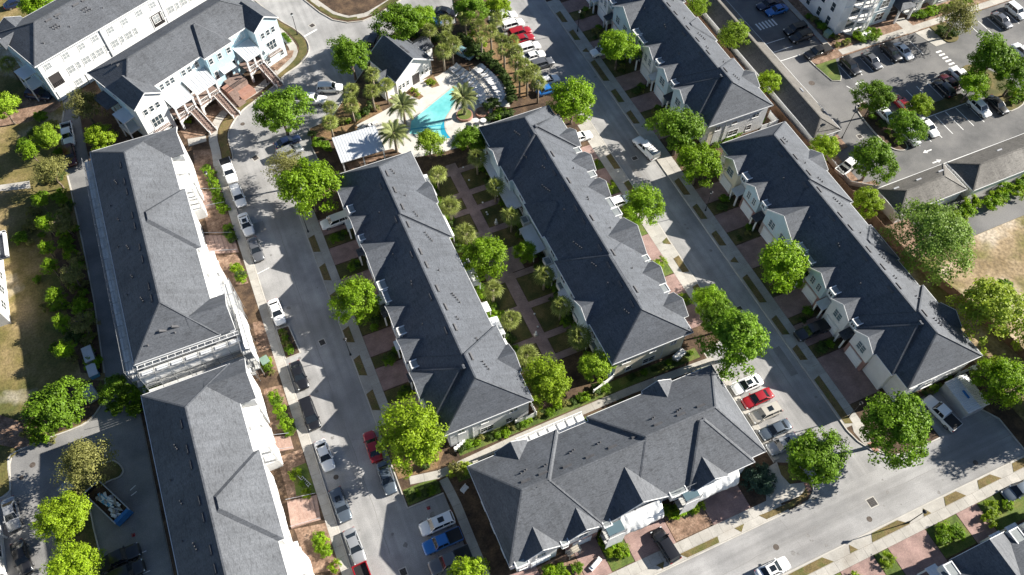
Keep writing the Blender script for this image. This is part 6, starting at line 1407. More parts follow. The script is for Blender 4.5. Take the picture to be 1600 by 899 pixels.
for k in range(8): dtm.cyl(0, 0, k*0.5, k*0.5+0.5, 0.28-0.005*k, 0.24-0.005*k, 9)
dtm.cyl(0, 0, 3.9, 4.7, 0.24, 0.38, 9); DTRUNK = dtm.mesh('trunk', 'palm_bark')
def date_palm(x, y, label, n=34):
    t = thing('date_palm', label, 'palm', (x, y, K), random.uniform(0,6), 'date palms at the pool'); obj('trunk', DTRUNK, t)
    for i in range(n):
        a = i*2.39996+random.uniform(-.15,.15); u = i/n
        o = obj('frond', FR[i % 3], t, (0.2*math.cos(a), 0.2*math.sin(a), 4.55+0.15*(1-u)), 0, random.uniform(0.9,1.1))
        o.rotation_euler = (0, R(-48+ 70*u+random.uniform(-6,6)), a)
DP = [((23.53,100.52), 'date palm at the upper left edge of the pool'), ((19.96,94.99), 'date palm between the pavilion and the pool'), ((34.05,98.17), 'date palm right of the pool in a round brick planter')]
for p, lab in DP: date_palm(p[0], p[1], lab)
def fan_crown(seed, r=1.7, nf=30):
    g = random.Random(seed); mb = MB()
    for i in range(nf):
        a = i*2.39996; el = R(80-118*(i/nf)+g.uniform(-8,8)); L_ = r*g.uniform(0.85,1.1)
        d = Vector((math.cos(a)*math.cos(el), math.sin(a)*math.cos(el), math.sin(el)))
        side = Vector((-math.sin(a), math.cos(a), 0)); up = side.cross(d)*-1
        c = d*L_*0.5; mb.tube((0,0,0), c, 0.025, 0.015, 3)
        nb = 9
        for k in range(nb):
            an = R(-85+170*k/(nb-1)); q = d*math.cos(an)+side*math.sin(an)
            tip = c+q*L_*0.62*g.uniform(.8,1.15)+Vector((0,0,-0.2*L_*g.uniform(.4,1.6))); m_ = c+q*L_*0.3+up*0.05
            w = (d*-math.sin(an)+side*math.cos(an))*0.06
            mb.add([c, m_-w, tip, m_+w], [(0,1,2,3)])
    return mb.mesh('crown', 'leaf_palm')
FAN = [fan_crown(s) for s in (1, 2, 3)]
stm = MB(); stm.cyl(0,0,0,3.6,0.2,0.17,9); stm.cyl(0,0,3.5,4.2,0.2,0.27,9); STRUNK = stm.mesh('trunk', 'palm_bark', True)
def fan_palm(x, y, label, group, h=4.2, s=1.0):
    t = thing('fan_palm', label, 'palm', (x, y, K), random.uniform(0,6), group); obj('trunk', STRUNK, t, (0,0,0), 0, (1,1,h/4.2)); o = obj('crown', random.choice(FAN), t, (0,0,h), 0, (s*random.uniform(.88,1.15), s*random.uniform(.88,1.15), s*random.uniform(.8,1.1))); o.rotation_euler = (random.uniform(-.22,.22), random.uniform(-.22,.22), random.uniform(0,6))
ordn = ('first', 'second', 'third', 'fourth', 'fifth', 'sixth', 'seventh', 'eighth', 'ninth', 'tenth', 'eleventh', 'twelfth', 'thirteenth', 'fourteenth', 'fifteenth', 'sixteenth')
for i, p in enumerate(((23.61,83.84), (23.16,76.87), (23.48,70.75), (23.29,59.41), (23.63,53.68), (23.4,47.21))):
    fan_palm(p[0], p[1], 'fan palm on the left side of the courtyard, %s from the pool' % ordn[i], 'courtyard fan palms', s=1.08)
for i, p in enumerate(((31.01,84.58), (31.49,77.74), (31.42,71.02), (31.56,58.69), (31.54,52.75), (31.72,46.88))):
    fan_palm(p[0], p[1], 'fan palm on the right side of the courtyard, %s from the pool' % ordn[i], 'courtyard fan palms', s=1.1)
for i, p in enumerate(((11.65,105), (10.65,102.09), (16.1,107.33), (15.26,104.6), (19.54,105.84), (20.88,109.36), (22.38,106.64))):
    fan_palm(p[0], p[1], 'fan palm in the straw bed left of the clubhouse, %s from the stalls' % ordn[i], 'fan palms left of the clubhouse', (5, 4.4, 5, 4.4, 5, 5.4, 4.6)[i], 0.98)
for i, p in enumerate(((34.51,116.8), (37.98,117.45), (36.72,113.52), (34.92,110.51), (37.09,111.58))):
    fan_palm(p[0], p[1], 'fan palm in the cluster right of the clubhouse roof, %s from the road' % ordn[i], 'fan palms right of the clubhouse', 5, 1.02)
for i, p in enumerate(((42.01,117.09), (43.42,114.11), (42.78,111.02), (45.08,111.83), (46.01,109.12), (45.45,106.32), (47.59,107.67), (47.34,104.76), (46.08,102.47), (47.19,100.95), (46.53,98.36), (47.57,95.89), (47.96,98.99), (47.23,114.44), (45.13,98.6))):
    fan_palm(p[0], p[1], 'fan palm in the bed beside the head-in stalls, %s from the top' % ordn[i], 'fan palms beside the head-in stalls', 5, 0.92)
for i, p in enumerate(((-39.13,140.11),)): fan_palm(p[0], p[1], 'fan palm at the shaded end of the white townhouses', 'palms at the top left', 4)

def undergrowth():
    """the rest of the low planting as one mass"""
    V = []; MI = []; names = []
    for kind, x, y, r in MASS:
        me = SHR[kind]; n = len(me.vertices); co = np.empty(n*3, np.float32); me.vertices.foreach_get('co', co); co = co.reshape(-1,3)
        a = random.uniform(0,6.28); c, s_ = math.cos(a), math.sin(a)
        q = np.stack([(co[:,0]*c-co[:,1]*s_)*r+x, (co[:,0]*s_+co[:,1]*c)*r+y, co[:,2]*r+K], 1); V.append(q)
        m = me.materials[0].name
        if m not in names: names.append(m)
        MI.append(np.full(n//4, names.index(m), np.int32))
    v = np.concatenate(V); mi = np.concatenate(MI); n = len(mi)
    me = bpy.data.meshes.new('undergrowth'); me.vertices.add(4*n); me.vertices.foreach_set('co', v.astype(np.float32).ravel())
    me.loops.add(4*n); me.loops.foreach_set('vertex_index', np.arange(4*n, dtype=np.int32)); me.polygons.add(n)
    me.polygons.foreach_set('loop_start', np.arange(0, 4*n, 4, dtype=np.int32)); me.polygons.foreach_set('loop_total', np.full(n, 4, np.int32))
    for m in names: me.materials.append(MATS[m])
    me.polygons.foreach_set('material_index', mi); me.update(); me.validate()
    o = obj('undergrowth', me); tag(o, 'low mixed planting in the beds and courtyard', 'undergrowth', None, 'stuff')
undergrowth()

# ---------------------------------------------------------------- vehicles (front faces +x)
def loft(mb, secs, mi=0):
    n = len(secs[0]); o = len(mb.v)
    for s in secs: mb.v += [tuple(p) for p in s]
    for i in range(len(secs)-1):
        for k in range(n):
            mb.f.append((o+i*n+k, o+i*n+(k+1) % n, o+(i+1)*n+(k+1) % n, o+(i+1)*n+k)); mb.m.append(mi)
    mb.f.append(tuple(o+k for k in range(n-1,-1,-1))); mb.m.append(mi)
    mb.f.append(tuple(o+(len(secs)-1)*n+k for k in range(n))); mb.m.append(mi)
def hull(stations):
    mb = MB(); S_ = []
    for x, hw, zb, zt in stations:
        h = [(0,zb),(.84*hw,zb),(hw*.985,zb+.2),(hw,zt-.28),(hw*.97,zt-.1),(hw*.9,zt-.02),(hw*.6,zt+.02),(0,zt+.035)]
        ring = [(x, y, z) for y, z in h] + [(x, -y, z) for y, z in h[-2:0:-1]]
        S_.append(ring)
    loft(mb, S_); return mb
def greenhouse(c, wt, rt, rb, zs, zr, wb, wr, tum=0.0):
    """glass frustum: cowl x, windscreen top x, roof rear x, rear base x"""
    g = MB(); v = [(c,-wb,zs),(c,wb,zs),(wt,-wr,zr),(wt,wr,zr),(rt,-wr,zr),(rt,wr,zr),(rb,-wb,zs),(rb,wb,zs)]
    g.add(v, [(0,1,3,2),(2,3,5,4),(4,5,7,6),(0,2,4,6),(1,7,5,3),(0,6,7,1)])
    r = MB(); n = 5; z0 = zr-0.015
    for i in range(n):
        for k in range(4):
            def P(a, b): 
                x = wt+0.1+(rt-0.06-wt-0.1)*a/n; y = -wr-0.03+(2*wr+0.06)*b/4
                return (x, y, zr+0.035*(1-((b-2)/2)**2)+0.03*(1-(2*a/n-1)**2))
            r.add([P(i,k),P(i,k+1),P(i+1,k+1),P(i+1,k)], [(0,1,2,3)] if rt > wt else [(3,2,1,0)])
    r.box(rt-0.06, -wr-0.03, z0-0.03, wt+0.1, wr+0.03, z0+0.012)
    for s in (-1, 1):
        r.bar((c+0.02, s*(wb+.005), zs), (wt+0.05, s*(wr+.015), zr), 0.07, 0.06); r.bar((rb, s*(wb+.005), zs), (rt, s*(wr+.015), zr), 0.16 if rb > rt-1.0 else 0.1, 0.07)
        xm = (wt+rt)/2+0.1; r.bar((xm, s*(wb+.012), zs), (xm, s*(wr+.02), zr), 0.07, 0.05)
        if rt < -1.5: r.bar((xm-0.95, s*(wb+.012), zs), (xm-0.95, s*(wr+.02), zr), 0.08, 0.05)
    return g, r
wh = MB(); n_ = 18
v_ = [( .33*math.cos(2*math.pi*i/n_), y, .33*math.sin(2*math.pi*i/n_)) for y in (-.11, .11) for i in range(n_)]
wh.add(v_, [tuple(range(n_)), tuple(range(2*n_-1, n_-1, -1))] + [(i, n_+i, n_+(i+1) % n_, (i+1) % n_) for i in range(n_)]); WHEEL = wh.mesh('wheel', 'tyre')
rm = MB(); v_ = [( .21*math.cos(2*math.pi*i/n_), y, .21*math.sin(2*math.pi*i/n_)) for y in (-.125, .125) for i in range(n_)]
rm.add(v_, [tuple(range(n_)), tuple(range(2*n_-1, n_-1, -1))] + [(i, n_+i, n_+(i+1) % n_, (i+1) % n_) for i in range(n_)]); RIM = rm.mesh('rim', 'rim')
HL = MB().box(-0.1, -0.17, -0.07, 0.06, 0.17, 0.06).mesh('headlight', 'headlight'); TL = MB().box(-0.05, -0.16, -0.09, 0.09, 0.16, 0.09).mesh('taillight', 'taillight')
MR = MB().box(-0.09, -0.1, -0.07, 0.08, 0.1, 0.07).mesh('mirror', 'paint_white')
SUNROOF = MB().box(-0.38, -0.36, 0, 0.42, 0.36, 0.02).mesh('sunroof', 'car_glass')
CAR = {}
def car_type(key, stations, gh, axle, track, lights, mirror, extra=None, wr=1.0):
    g, r = greenhouse(*gh)
    CAR[key] = (hull(stations).mesh('body', 'paint_white', True), g.mesh('windows', 'car_glass'), r.mesh('roof', 'paint_white'), axle, track, lights, mirror, extra, wr, gh)
car_type('sedan', [(-2.38,.7,.34,.78),(-2.3,.8,.24,.93),(-2.0,.87,.2,1.0),(-1.4,.9,.18,1.01),(0,.91,.18,.98),(.95,.9,.18,.96),(1.7,.88,.2,.88),(2.1,.83,.22,.8),(2.3,.74,.26,.7),(2.38,.62,.34,.58)],
         (1.0,.18,-.95,-1.75,.96,1.43,.79,.6), (-1.36,1.42), .79, ((2.18,.62,.68),(-2.3,.62,.82)), (.85,.93,1.0))
car_type('suv', [(-2.36,.76,.4,.95),(-2.3,.86,.3,1.1),(-1.8,.93,.24,1.12),(0,.94,.24,1.1),(1.0,.93,.24,1.08),(1.7,.92,.26,1.02),(2.15,.86,.28,.92),(2.33,.76,.32,.8),(2.38,.66,.4,.7)],
         (1.1,.45,-1.95,-2.26,1.06,1.68,.83,.68), (-1.4,1.42), .82, ((2.2,.66,.82),(-2.3,.72,1.0)), (.95,.97,1.12), wr=1.1)
car_type('van', [(-2.55,.8,.36,.95),(-2.48,.9,.28,1.08),(-1.8,.96,.22,1.1),(0,.97,.22,1.08),(1.2,.96,.22,1.04),(1.9,.93,.24,.94),(2.35,.86,.26,.82),(2.52,.72,.32,.66)],
         (1.55,.7,-2.15,-2.5,1.04,1.72,.86,.7), (-1.5,1.6), .84, ((2.32,.66,.74),(-2.48,.76,1.0)), (1.25,1.0,1.08), wr=1.05)
def pickup_bed(mb):
    mb.box(-2.85,-.95,.45,-.84,.95,.72); mb.box(-2.85,.84,.72,-.84,.97,1.14); mb.box(-2.85,-.97,.72,-.84,-.84,1.14); mb.box(-2.87,-.84,.5,-2.77,.84,1.12); mb.box(-.93,-.84,.72,-.83,.84,1.12)
car_type('pickup', [(-.84,.96,.3,1.14),(0,.97,.28,1.14),(1.1,.96,.28,1.13),(2.0,.95,.3,1.08),(2.55,.92,.32,1.0),(2.76,.84,.36,.88),(2.82,.76,.42,.78)],
         (1.25,.66,-.66,-.78,1.1,1.78,.86,.7), (-1.85,1.78), .84, ((2.62,.7,.86),(-2.82,.86,.9)), (1.1,1.02,1.16), pickup_bed, 1.18)
pb = MB(); pickup_bed(pb); BED = pb.mesh('bed', 'paint_white'); LINER = MB().box(-2.76,-.83,.7,-.94,.83,.74).mesh('bed_liner', 'car_dark'); COVER = MB().box(-2.8,-.88,1.13,-.86,.88,1.19).mesh('bed_cover', 'car_dark')
CAP = MB().box(-2.82,-.9,1.13,-.8,.9,1.85).mesh('camper_top', 'paint_white'); RACK = MB()
for i in range(4): RACK.bar((-2.5+i*.55,-.8,1.92), (-2.5+i*.55,.8,1.92), .07, .06)
RACK.bar((-2.6,-.78,1.9), (-.7,-.78,1.9), .06, .06); RACK.bar((-2.6,.78,1.9), (-.7,.78,1.9), .06, .06); RACK = RACK.mesh('roof_rack', 'black_metal')
def paint(o, col):
    o.material_slots[0].link = 'OBJECT'; o.material_slots[0].material = MATS['paint_' + col]
CATS = dict(sedan='car', suv='car', van='van', pickup='pickup')
def car(kind, col, pos, deg, label, group, sunroof=False, bed='liner', sc=1.0, z=0.0, name=None):
    body, glass, roof, axle, track, lights, mir, extra, wr, gh = CAR[kind]
    t = thing(name or {'sedan':'parked_sedan','suv':'parked_suv','van':'parked_van','pickup':'parked_pickup'}[kind], label, CATS[kind], (pos[0], pos[1], z), R(deg), group)
    t.scale = (sc, sc, sc)
    b = obj('body', body, t); paint(b, col); obj('windows', glass, t); r = obj('roof', roof, t); paint(r, col)
    for x in axle:
        for s in (-1, 1):
            w = obj('wheel', WHEEL, t, (x, s*track, .33*wr), 0, (wr,1,wr)); obj('rim', RIM, w)
    for s in (-1, 1):
        (hx,hy,hz), (tx,ty,tz) = lights
        obj('headlight', HL, t, (hx, s*hy, hz), -s*0.25); obj('taillight', TL, t, (tx, s*ty, tz))
        m = obj('mirror', MR, t, (mir[0], s*mir[1], mir[2])); paint(m, col)
    if sunroof: obj('sunroof', SUNROOF, r, ((gh[1]+gh[2])/2+0.15, 0, gh[5]+0.055))
    if kind == 'pickup':
        o = obj('bed', BED, t); paint(o, col); obj('bed_liner' if bed == 'liner' else 'bed_cover', LINER if bed == 'liner' else COVER, t)
        if bed == 'cap':
            o = obj('camper_top', CAP, t); paint(o, col); obj('roof_rack', RACK, t)
    return t
P1, P2, P3, P4, P5 = 'cars parked along the left street', 'cars in the head-in stalls by the palms', 'five cars beside the lower row', 'cars in the apartment car park', 'cars in the rear car park'
for row in (
    ('pickup','white',(-8.12,101.8),-88,'white pickup parked first along the left street, at the crescent lawn',P1,False,'cover'),
    ('suv','white',(-7.89,95.73),-88,'white hatchback parked second along the left street',P1),
    ('sedan','white',(-8.11,89.4),-88,'white sedan with sunroof parked third along the left street',P1,True),
    ('sedan','grey',(-7.89,83.86),-88,'dark grey sedan parked behind the white one with sunroof',P1),
    ('sedan','white',(-7.79,71.05),-88,'white sedan alone above the kerbed planter',P1),
    ('sedan','black',(-7.55,59.25),-88,'black sedan parked below the kerbed planter',P1),
    ('van','black',(-7.77,52.77),-88,'black minivan parked above a white sedan',P1),
    ('sedan','white',(-7.62,45.99),-88,'white sedan parked below the black minivan',P1),
    ('suv','slate',(-7.65,38.43),-88,'slate wagon with sunroof parked on the left street',P1,True),
    ('sedan','silver',(-7.57,32.56),-88,'silver grey sedan parked near the bottom edge',P1),
    ('pickup','red',(-7.66,27.23),-88,'red pickup cut off by the bottom edge',P1),
    ('sedan','red',(-1.15,44.58),88,'red car half under the big yellow-green tree',None),
    ('sedan','slate',(-0.82,39.55),-92,'slate sedan parked below the red car on the right kerb',None),
    ('suv','white',(3.25,30.98),180,'white SUV with sunroof in the stalls above the blue pickup','three vehicles in the end stalls',True),
    ('pickup','blue',(3.04,28.54),180,'bright blue pickup in the end stalls','three vehicles in the end stalls',False,'cover',0.94),
    ('pickup','grey',(3.07,25.88),180,'dark grey pickup below the blue one','three vehicles in the end stalls',False,'cover'),
    ('sedan','white',(51.66,31.75),180,'white sedan with sunroof, uppermost of the five cars beside the lower row',P3,True),
    ('sedan','red',(51.86,29.35),180,'red sedan in the row of five cars beside the lower row',P3),
    ('suv','tan',(51.6,26.98),180,'champagne SUV with sunroof, middle of the five cars',P3,True),
    ('sedan','slate',(51.52,24.27),180,'slate sedan, fourth of the five cars beside the lower row',P3),
    ('suv','silver',(51.19,22.04),180,'silver SUV, lowest of the five cars, under the corner tree',P3,True),
    ('suv','black',(29.41,16.48),95,'black SUV on the driveway of the lower row',None),
    ('sedan','white',(40.54,8.37),0,'white car with sunroof driving at the bottom edge',None,True),
    ('pickup','white',(74.59,16.95),100,'white pickup with dark bed beside the metal shed',None,False,'cover'),
    ('pickup','black',(65.57,35.54),180,'black pickup on the driveway of the brick garage row',None,False,'cover'),
    ('suv','white',(64.55,103.1),180,'white car nosing out from under the bright tree of the upper right row',None),
    ('pickup','white',(60.2,77.87),100,'white utility truck with roof rack standing in the middle street',None,False,'cap'),
    ('suv','white',(5.46,84.22),182,'white SUV on the driveway at the top end of the left middle row',None),
    ('suv','white',(50.11,69.04),0,'white car on a driveway behind the tree of the middle street',None),
    ('sedan','white',(50.71,84.78),0,'white car at the top driveway of the right middle row',None),
    ('sedan','white',(51.47,119.67),0,'white car, uppermost in the head-in stalls by the palms',P2),
    ('suv','white',(51.76,116.85),0,'white SUV, second from the top in the head-in stalls',P2),
    ('suv','red',(52.13,114.24),0,'red SUV, upper of two red cars in the head-in stalls',P2),
    ('sedan','red',(51.95,112.31),0,'red sedan, lower of two red cars in the head-in stalls',P2),
    ('suv','white',(51.93,109.54),0,'white SUV below the two red cars',P2),
    ('sedan','white',(51.87,107.03),0,'white sedan above the dark grey SUV in the stalls',P2),
    ('suv','grey',(52.45,104.48),0,'dark grey SUV in the head-in stalls by the palms',P2),
    ('sedan','white',(51.56,100),0,'white sedan at the low end of the head-in stalls',P2),
    ('sedan','blue',(50.67,97.82),0,'blue car half hidden by the rounded bright tree',P2),
    ('sedan','blue',(37.04,124.25),-38,'bright blue car above the clubhouse',None),
    ('sedan','black',(41.1,125.62),-40,'black car at the top edge right of the blue one',None),
    ('suv','black',(25.3,123.65),55,'black SUV beside the clubhouse roof',None),
    ('suv','white',(13.6,114.26),-22,'white SUV in the stalls left of the clubhouse',None),
    ('pickup','white',(9.62,112.75),-28,'white pickup with black bed in the stalls left of the clubhouse',None,False,'cover'),
    ('sedan','navy',(2.92,104.37),8,'dark car under the island tree at the bend',None),
    ('suv','silver',(2.6,101.9),8,'silver car half under the olive tree',None),
    ('sedan','teal',(39.8,113.43),-60,'small blue-grey car between palms behind the pool',None),
    ('pickup','white',(-32.27,121.47),-90,'white pickup in the service lane',None),
    ('suv','maroon',(-32.6,116.22),-90,'dark red SUV below the white pickup in the service lane',None),
    ('suv','navy',(-35.95,133.76),-30,'dark car in the shade behind the white townhouses',None),
    ('sedan','navy',(-37.31,162.51),10,'dark car at the top left corner',None),
    ('sedan','silver',(-47.87,54.7),-85,'silver sedan at the left edge of the rear car park',P5),
    ('sedan','black',(-47.2,48.29),-80,'black car below the silver sedan at the left edge',P5),
    ('pickup','black',(-35.88,43.17),4,'black pickup in the stalls below the rubble skip',P5,False,'cover'),
    ('suv','black',(-35.28,40.92),4,'black SUV at the bottom edge below the black pickup',P5),
    ('suv','black',(102.32,93.53),180,'black SUV, upper of two in the stalls beside the apartments',P4),
    ('suv','black',(102.06,91.21),180,'black SUV, lower of two in the stalls beside the apartments',P4),
    ('pickup','black',(102.48,86.28),182,'black pickup at the corner walk of the apartments',P4,False,'cover'),
    ('suv','black',(105.89,80.57),-88,'black SUV nearest the bright lawn island',P4),
    ('sedan','grey',(110.67,80.22),-88,'dark grey sedan below the white planter bed',P4),
    ('suv','black',(115.39,80.49),-88,'black SUV left of the white sedan below the apartments',P4),
    ('sedan','white',(117.89,80),-88,'white sedan below the apartment entrance',P4),
    ('sedan','blue',(102.19,99.83),180,'dark blue car at the top of the apartment stalls',P4),
    ('sedan','navy',(101.52,102.04),180,'dark car at the top edge of the apartment stalls',P4),
    ('sedan','red',(108.67,68.73),90,'red car between the two round trees of the car park island',P4),
    ('suv','black',(118.22,68.72),90,'black SUV in the upper stall row of the car park',P4),
    ('sedan','maroon',(120.33,69.63),90,'dark red car right of the black SUV',P4),
    ('suv','white',(123.36,70.36),90,'white SUV under the bright tree at the crosswalk',P4),
    ('sedan','white',(109.23,62.07),-90,'white sedan right of the low island tree',P4),
    ('suv','silver',(104.66,61.7),-90,'silver car half hidden by the low island tree',P4),
    ('suv','white',(120.96,62.16),-88,'white SUV in the lower stall row of the car park',P4),
    ('sedan','black',(124.53,61.49),-88,'black sedan right of the white SUV in the car park',P4),
    ('sedan','white',(104.14,67.89),90,'white car in the shade of the upper island tree',P4),
    ('pickup','white',(90.65,60.31),15,'white pickup at the car park corner beside the brown fence',P4),
    ('suv','white',(146.13,80.39),-88,'white SUV at the top right corner',P4),
    ('sedan','grey',(141.63,79.4),-88,'grey sedan left of the white SUV in the top right corner',P4),
    ('suv','white',(138.89,70.71),90,'white car cut off by the right edge of the car park',P4),
    ('sedan','slate',(76.71,3.77),180,'slate car at the right edge below the bottom street',None),
    ):
    car(*row)

# ---------------------------------------------------------------- street furniture and small things
def lamp_post(x, y, label, h=4.6, arm=0.0, rz=0.0):
    t = thing('street_lamp', label, 'street lamp', (x, y, K), rz, 'street lamps')
    m = MB(); m.cyl(0,0,0,0.5,0.16,0.1,8); m.cyl(0,0,0.5,h,0.065,0.05,8)
    if arm: m.tube((0,0,h), (arm*0.5,0,h+0.25), 0.045); m.tube((arm*0.5,0,h+0.25), (arm,0,h+0.2), 0.045)
    m.build('pole', 'black_metal', t)
    l = MB(); l.cyl(arm,0,h-0.05,h+0.3,0.14,0.24,8); l.build('lantern', 'headlight', t); c = MB(); c.cyl(arm,0,h+0.3,h+0.55,0.3,0.04,8); c.build('cap', 'black_metal', t)
lamp_post(60.6, 6.25, 'street lamp with round head in the verge of the bottom street')
lamp_post(*(12.14,131.57), 'street lamp on the grass strip outside the blue townhouses')
lamp_post(*(3.42,120.85), 'street lamp at the curved kerb below the blue townhouses')
lamp_post(*(0.82,84.26), 'street lamp at the verge near the large bright tree')
lamp_post(*(0.34,59.78), 'street lamp in the verge halfway along the left street')
lamp_post(*(63,110.57), 'street lamp in the verge of the upper right row')
lamp_post(*(62.98,62.05), 'street lamp in the verge of the brick garage row')
lamp_post(*(62.42,21.84), 'street lamp by the wide green tree')
lamp_post(*(93.84,66.4), 'car park lamp at the low tree island', 6.5, 1.4, 0.6)
lamp_post(*(-11.34,98.84), 'street lamp at the top brick stairs')
# utility boxes, bins, extinguishers, statues
def box_unit(name, x, y, sx, sy, h, m, label, cat, rz=0.0, lid='plastic_grey'):
    t = thing(name, label, cat, (x, y, K), rz)
    MB().box(-sx/2,-sy/2,0,sx/2,sy/2,h).build('body', m, t); MB().box(-sx/2-.05,-sy/2-.05,h,sx/2+.05,sy/2+.05,h+.1).build('lid', lid if lid else m, t); MB().box(-sx/2-.03,-0.2,h*.4,-sx/2,0.2,h*.8).build('door', m, t)
box_unit('utility_box', *(-11.52,63.47), 1.1, 1.2, 0.9, 'utility_green', 'green utility box among shrubs near the scaffold', 'utility box', 0.2, 'utility_green')
box_unit('utility_box', *(107.4,89.85), 1.2, 1.2, 1.0, 'utility_green', 'green utility box beside the apartments', 'utility box', 0.3, 'utility_green')
box_unit('tool_chest', *(-35.79,68.3), 1.6, 2.2, 1.2, 'plastic_grey', 'grey tool chest under the big tree by the lane', 'chest', 0.3)
box_unit('trash_bin', *(38.3,98.81), 0.5, 0.5, 1.1, 'black_metal', 'dark bin beside the round brick seat at the pool', 'bin')
ch = thing('plastic_chest', 'pale grey plastic chest beside the cream end wall', 'chest', (45.0, 39.9, K), 0.35)
MB().box(-1.0,-.45,0,1.0,.45,.8).build('body', 'plastic_grey', ch); MB().prism([(-1.05,-.5),(1.05,-.5),(1.05,.5),(-1.05,.5)], .8, .95).build('lid', 'cushion', ch)
wc = thing('white_bench', 'white slatted bench beside the shaded path of the lower row', 'bench', (8.3, 33.9, K), 0.5)
MB().box(-.55,-.3,.4,.55,.3,.46).build('seat', 'trim', wc); MB().box(-.55,.25,.46,.55,.32,.9).build('backrest', 'trim', wc)
for x in (-.5,.44):
    for y in (-.28,.22): MB().box(x,y,0,x+.06,y+.06,.4).build('leg', 'trim', wc)
wb = thing('water_tanks', 'row of four white tanks at the low corner of the left middle row', 'tank', (10.0, 39.9, K), 0.3)
for i in range(4): MB().cyl(-0.75+i*.5, 0, 0, .75, .27, .25, 12).build('tank', 'vinyl', wb)
def statue(x, y, label):
    t = thing('garden_statue', label, 'statue', (x, y, K), 0, 'white statues of the courtyard')
    MB().box(-.25,-.25,0,.25,.25,.45).build('plinth', 'kerb', t); m = MB(); m.cyl(0,0,.45,.75,.2,.13,8); m.cyl(0,0,.75,1.05,.13,.17,8); m.cyl(0,0,1.05,1.2,.08,.12,8); m.cyl(0,0,1.2,1.38,.12,.05,8); m.build('figure', 'trim', t)
statue(*(29.77,73.48), 'white statue on the long lawn of the courtyard'); statue(*(27.02,51.74), 'white statue at a path crossing of the lower courtyard')
for i_, p in enumerate(((29.31,78.17), (29.12,76.04), (29.11,75.56), (28.31,55.03), (27.82,52.78), (29.19,86.65), (29.03,83.6), (28.74,70.06))):
    t = thing('path_light', ('small path light on the long courtyard lawn, upper', 'small path light on the long courtyard lawn, middle', 'small path light on the long courtyard lawn, lower', 'small path light on the lawn by the spine path, upper', 'small path light on the lawn by the spine path, lower', 'small path light on the topmost courtyard lawn', 'small path light on the second courtyard lawn', 'small path light near the broad blue patio cover')[i_], 'path light', (p[0], p[1], K), 0, 'path lights of the courtyard')
    MB().cyl(0,0,0,.45,.04,.04,6).build('stake', 'black_metal', t); MB().cyl(0,0,.45,.62,.17,.06,8).build('head', 'trim', t)
# pool furniture
LB = MB().box(-.95,-.33,.25,.35,.33,.34).mesh('seat', 'cushion'); LBK = MB(); LBK.add([(.35,-.33,.34),(.35,.33,.34),(1.0,.33,.75),(1.0,-.33,.75),(.35,-.33,.26),(.35,.33,.26),(1.0,.33,.67),(1.0,-.33,.67)], [(0,1,2,3),(7,6,5,4),(0,4,5,1),(1,5,6,2),(2,6,7,3),(3,7,4,0)]); LBK = LBK.mesh('backrest', 'cushion'); LLEG = MB().box(-.03,-.03,0,.03,.03,.25).mesh('leg', 'steel')
def lounger(x, y, rz, label, group):
    t = thing('sun_lounger', label, 'sun lounger', (x, y, K+.03), rz, group); obj('seat', LB, t); obj('backrest', LBK, t)
    for a, b in ((-.85,-.28),(-.85,.28),(.3,-.28),(.3,.28)): obj('leg', LLEG, t, (a,b,0))
arc = smooth_line([(41.06,108.27), (41.77,105.77), (42.1,103.47), (42.14,101.01), (41.81,98.76)], 3)
for i, (x, y) in enumerate(arc[:12]): lounger(x, y, R(20+i*2), 'pale sun lounger in the curved outer row of the pool deck', 'sun loungers in the curved outer row')
arc = smooth_line([(36.7,110.48), (37.7,107.53), (38.4,104.46), (38.65,101.92), (38.36,99.66)], 3)
for i, (x, y) in enumerate(arc[:12]): lounger(x, y, R(15+i*2), 'pale sun lounger in the inner row beside the date palm', 'sun loungers in the inner row')
for i_, p in enumerate(((16.05,102.41), (17.09,102.52), (18.06,102.66), (17.6,99.22), (18.06,97.63))): lounger(p[0], p[1], R(200), 'pale sun lounger beside the metal-roofed pavilion', 'sun loungers beside the pavilion')
rail = thing('pool_fence', 'curved metal fence between the two lounger rows', 'fence', (*(39.16,108.46), K))
fp = smooth_line([(39.16,108.46), (40.04,105.28), (40.35,102.39), (40.11,99.79)], 4); bx, by = fp[0]
m = MB()
for p, q in zip(fp[:-1], fp[1:]): m.bar((p[0]-bx, p[1]-by, 1.1), (q[0]-bx, q[1]-by, 1.1), .06, .05); m.bar((p[0]-bx, p[1]-by, .2), (q[0]-bx, q[1]-by, .2), .05, .05)
m.build('rail', 'steel', rail)
for p in fp: MB().box(-.03,-.03,0,.03,.03,1.15).build('post', 'steel', rail, (p[0]-bx, p[1]-by, 0))
pr = thing('round_planter', 'round brick planter at the foot of the date palm', 'planter', (DP[2][0][0], DP[2][0][1], K))
MB().cyl(0,0,0,.5,1.55,1.5,24).build('wall', 'terracotta', pr); MB().cyl(0,0,.3,.54,1.3,1.3,24).build('soil', 'green_lawn', pr)
fpit = thing('fire_pit', 'round brick seat and table at the right end of the pool deck', 'fire pit', (*(37.25,97.5), K)); MB().cyl(0,0,0,.5,1.3,1.25,22).build('wall', 'terracotta', fpit); MB().cyl(0,0,.3,.53,1.0,1.0,22).build('top', 'mulch', fpit)
def table(x, y, label):
    t = thing('patio_table', label, 'table', (x, y, K+.03), 0, 'round tables at the pool'); MB().cyl(0,0,.7,.75,.55,n=14).build('top', 'cushion', t); MB().cyl(0,0,0,.7,.05,n=6).build('leg', 'steel', t)
table(*(35.27,95.77), 'round table below the fire pit'); table(*(36.51,95.23), 'round table at the lower edge of the pool deck')
bedp = thing('flower_bed', 'white-edged planter bed with dark centre below the round balconies', 'planter', (114.3, 86.8, K+.1)); 
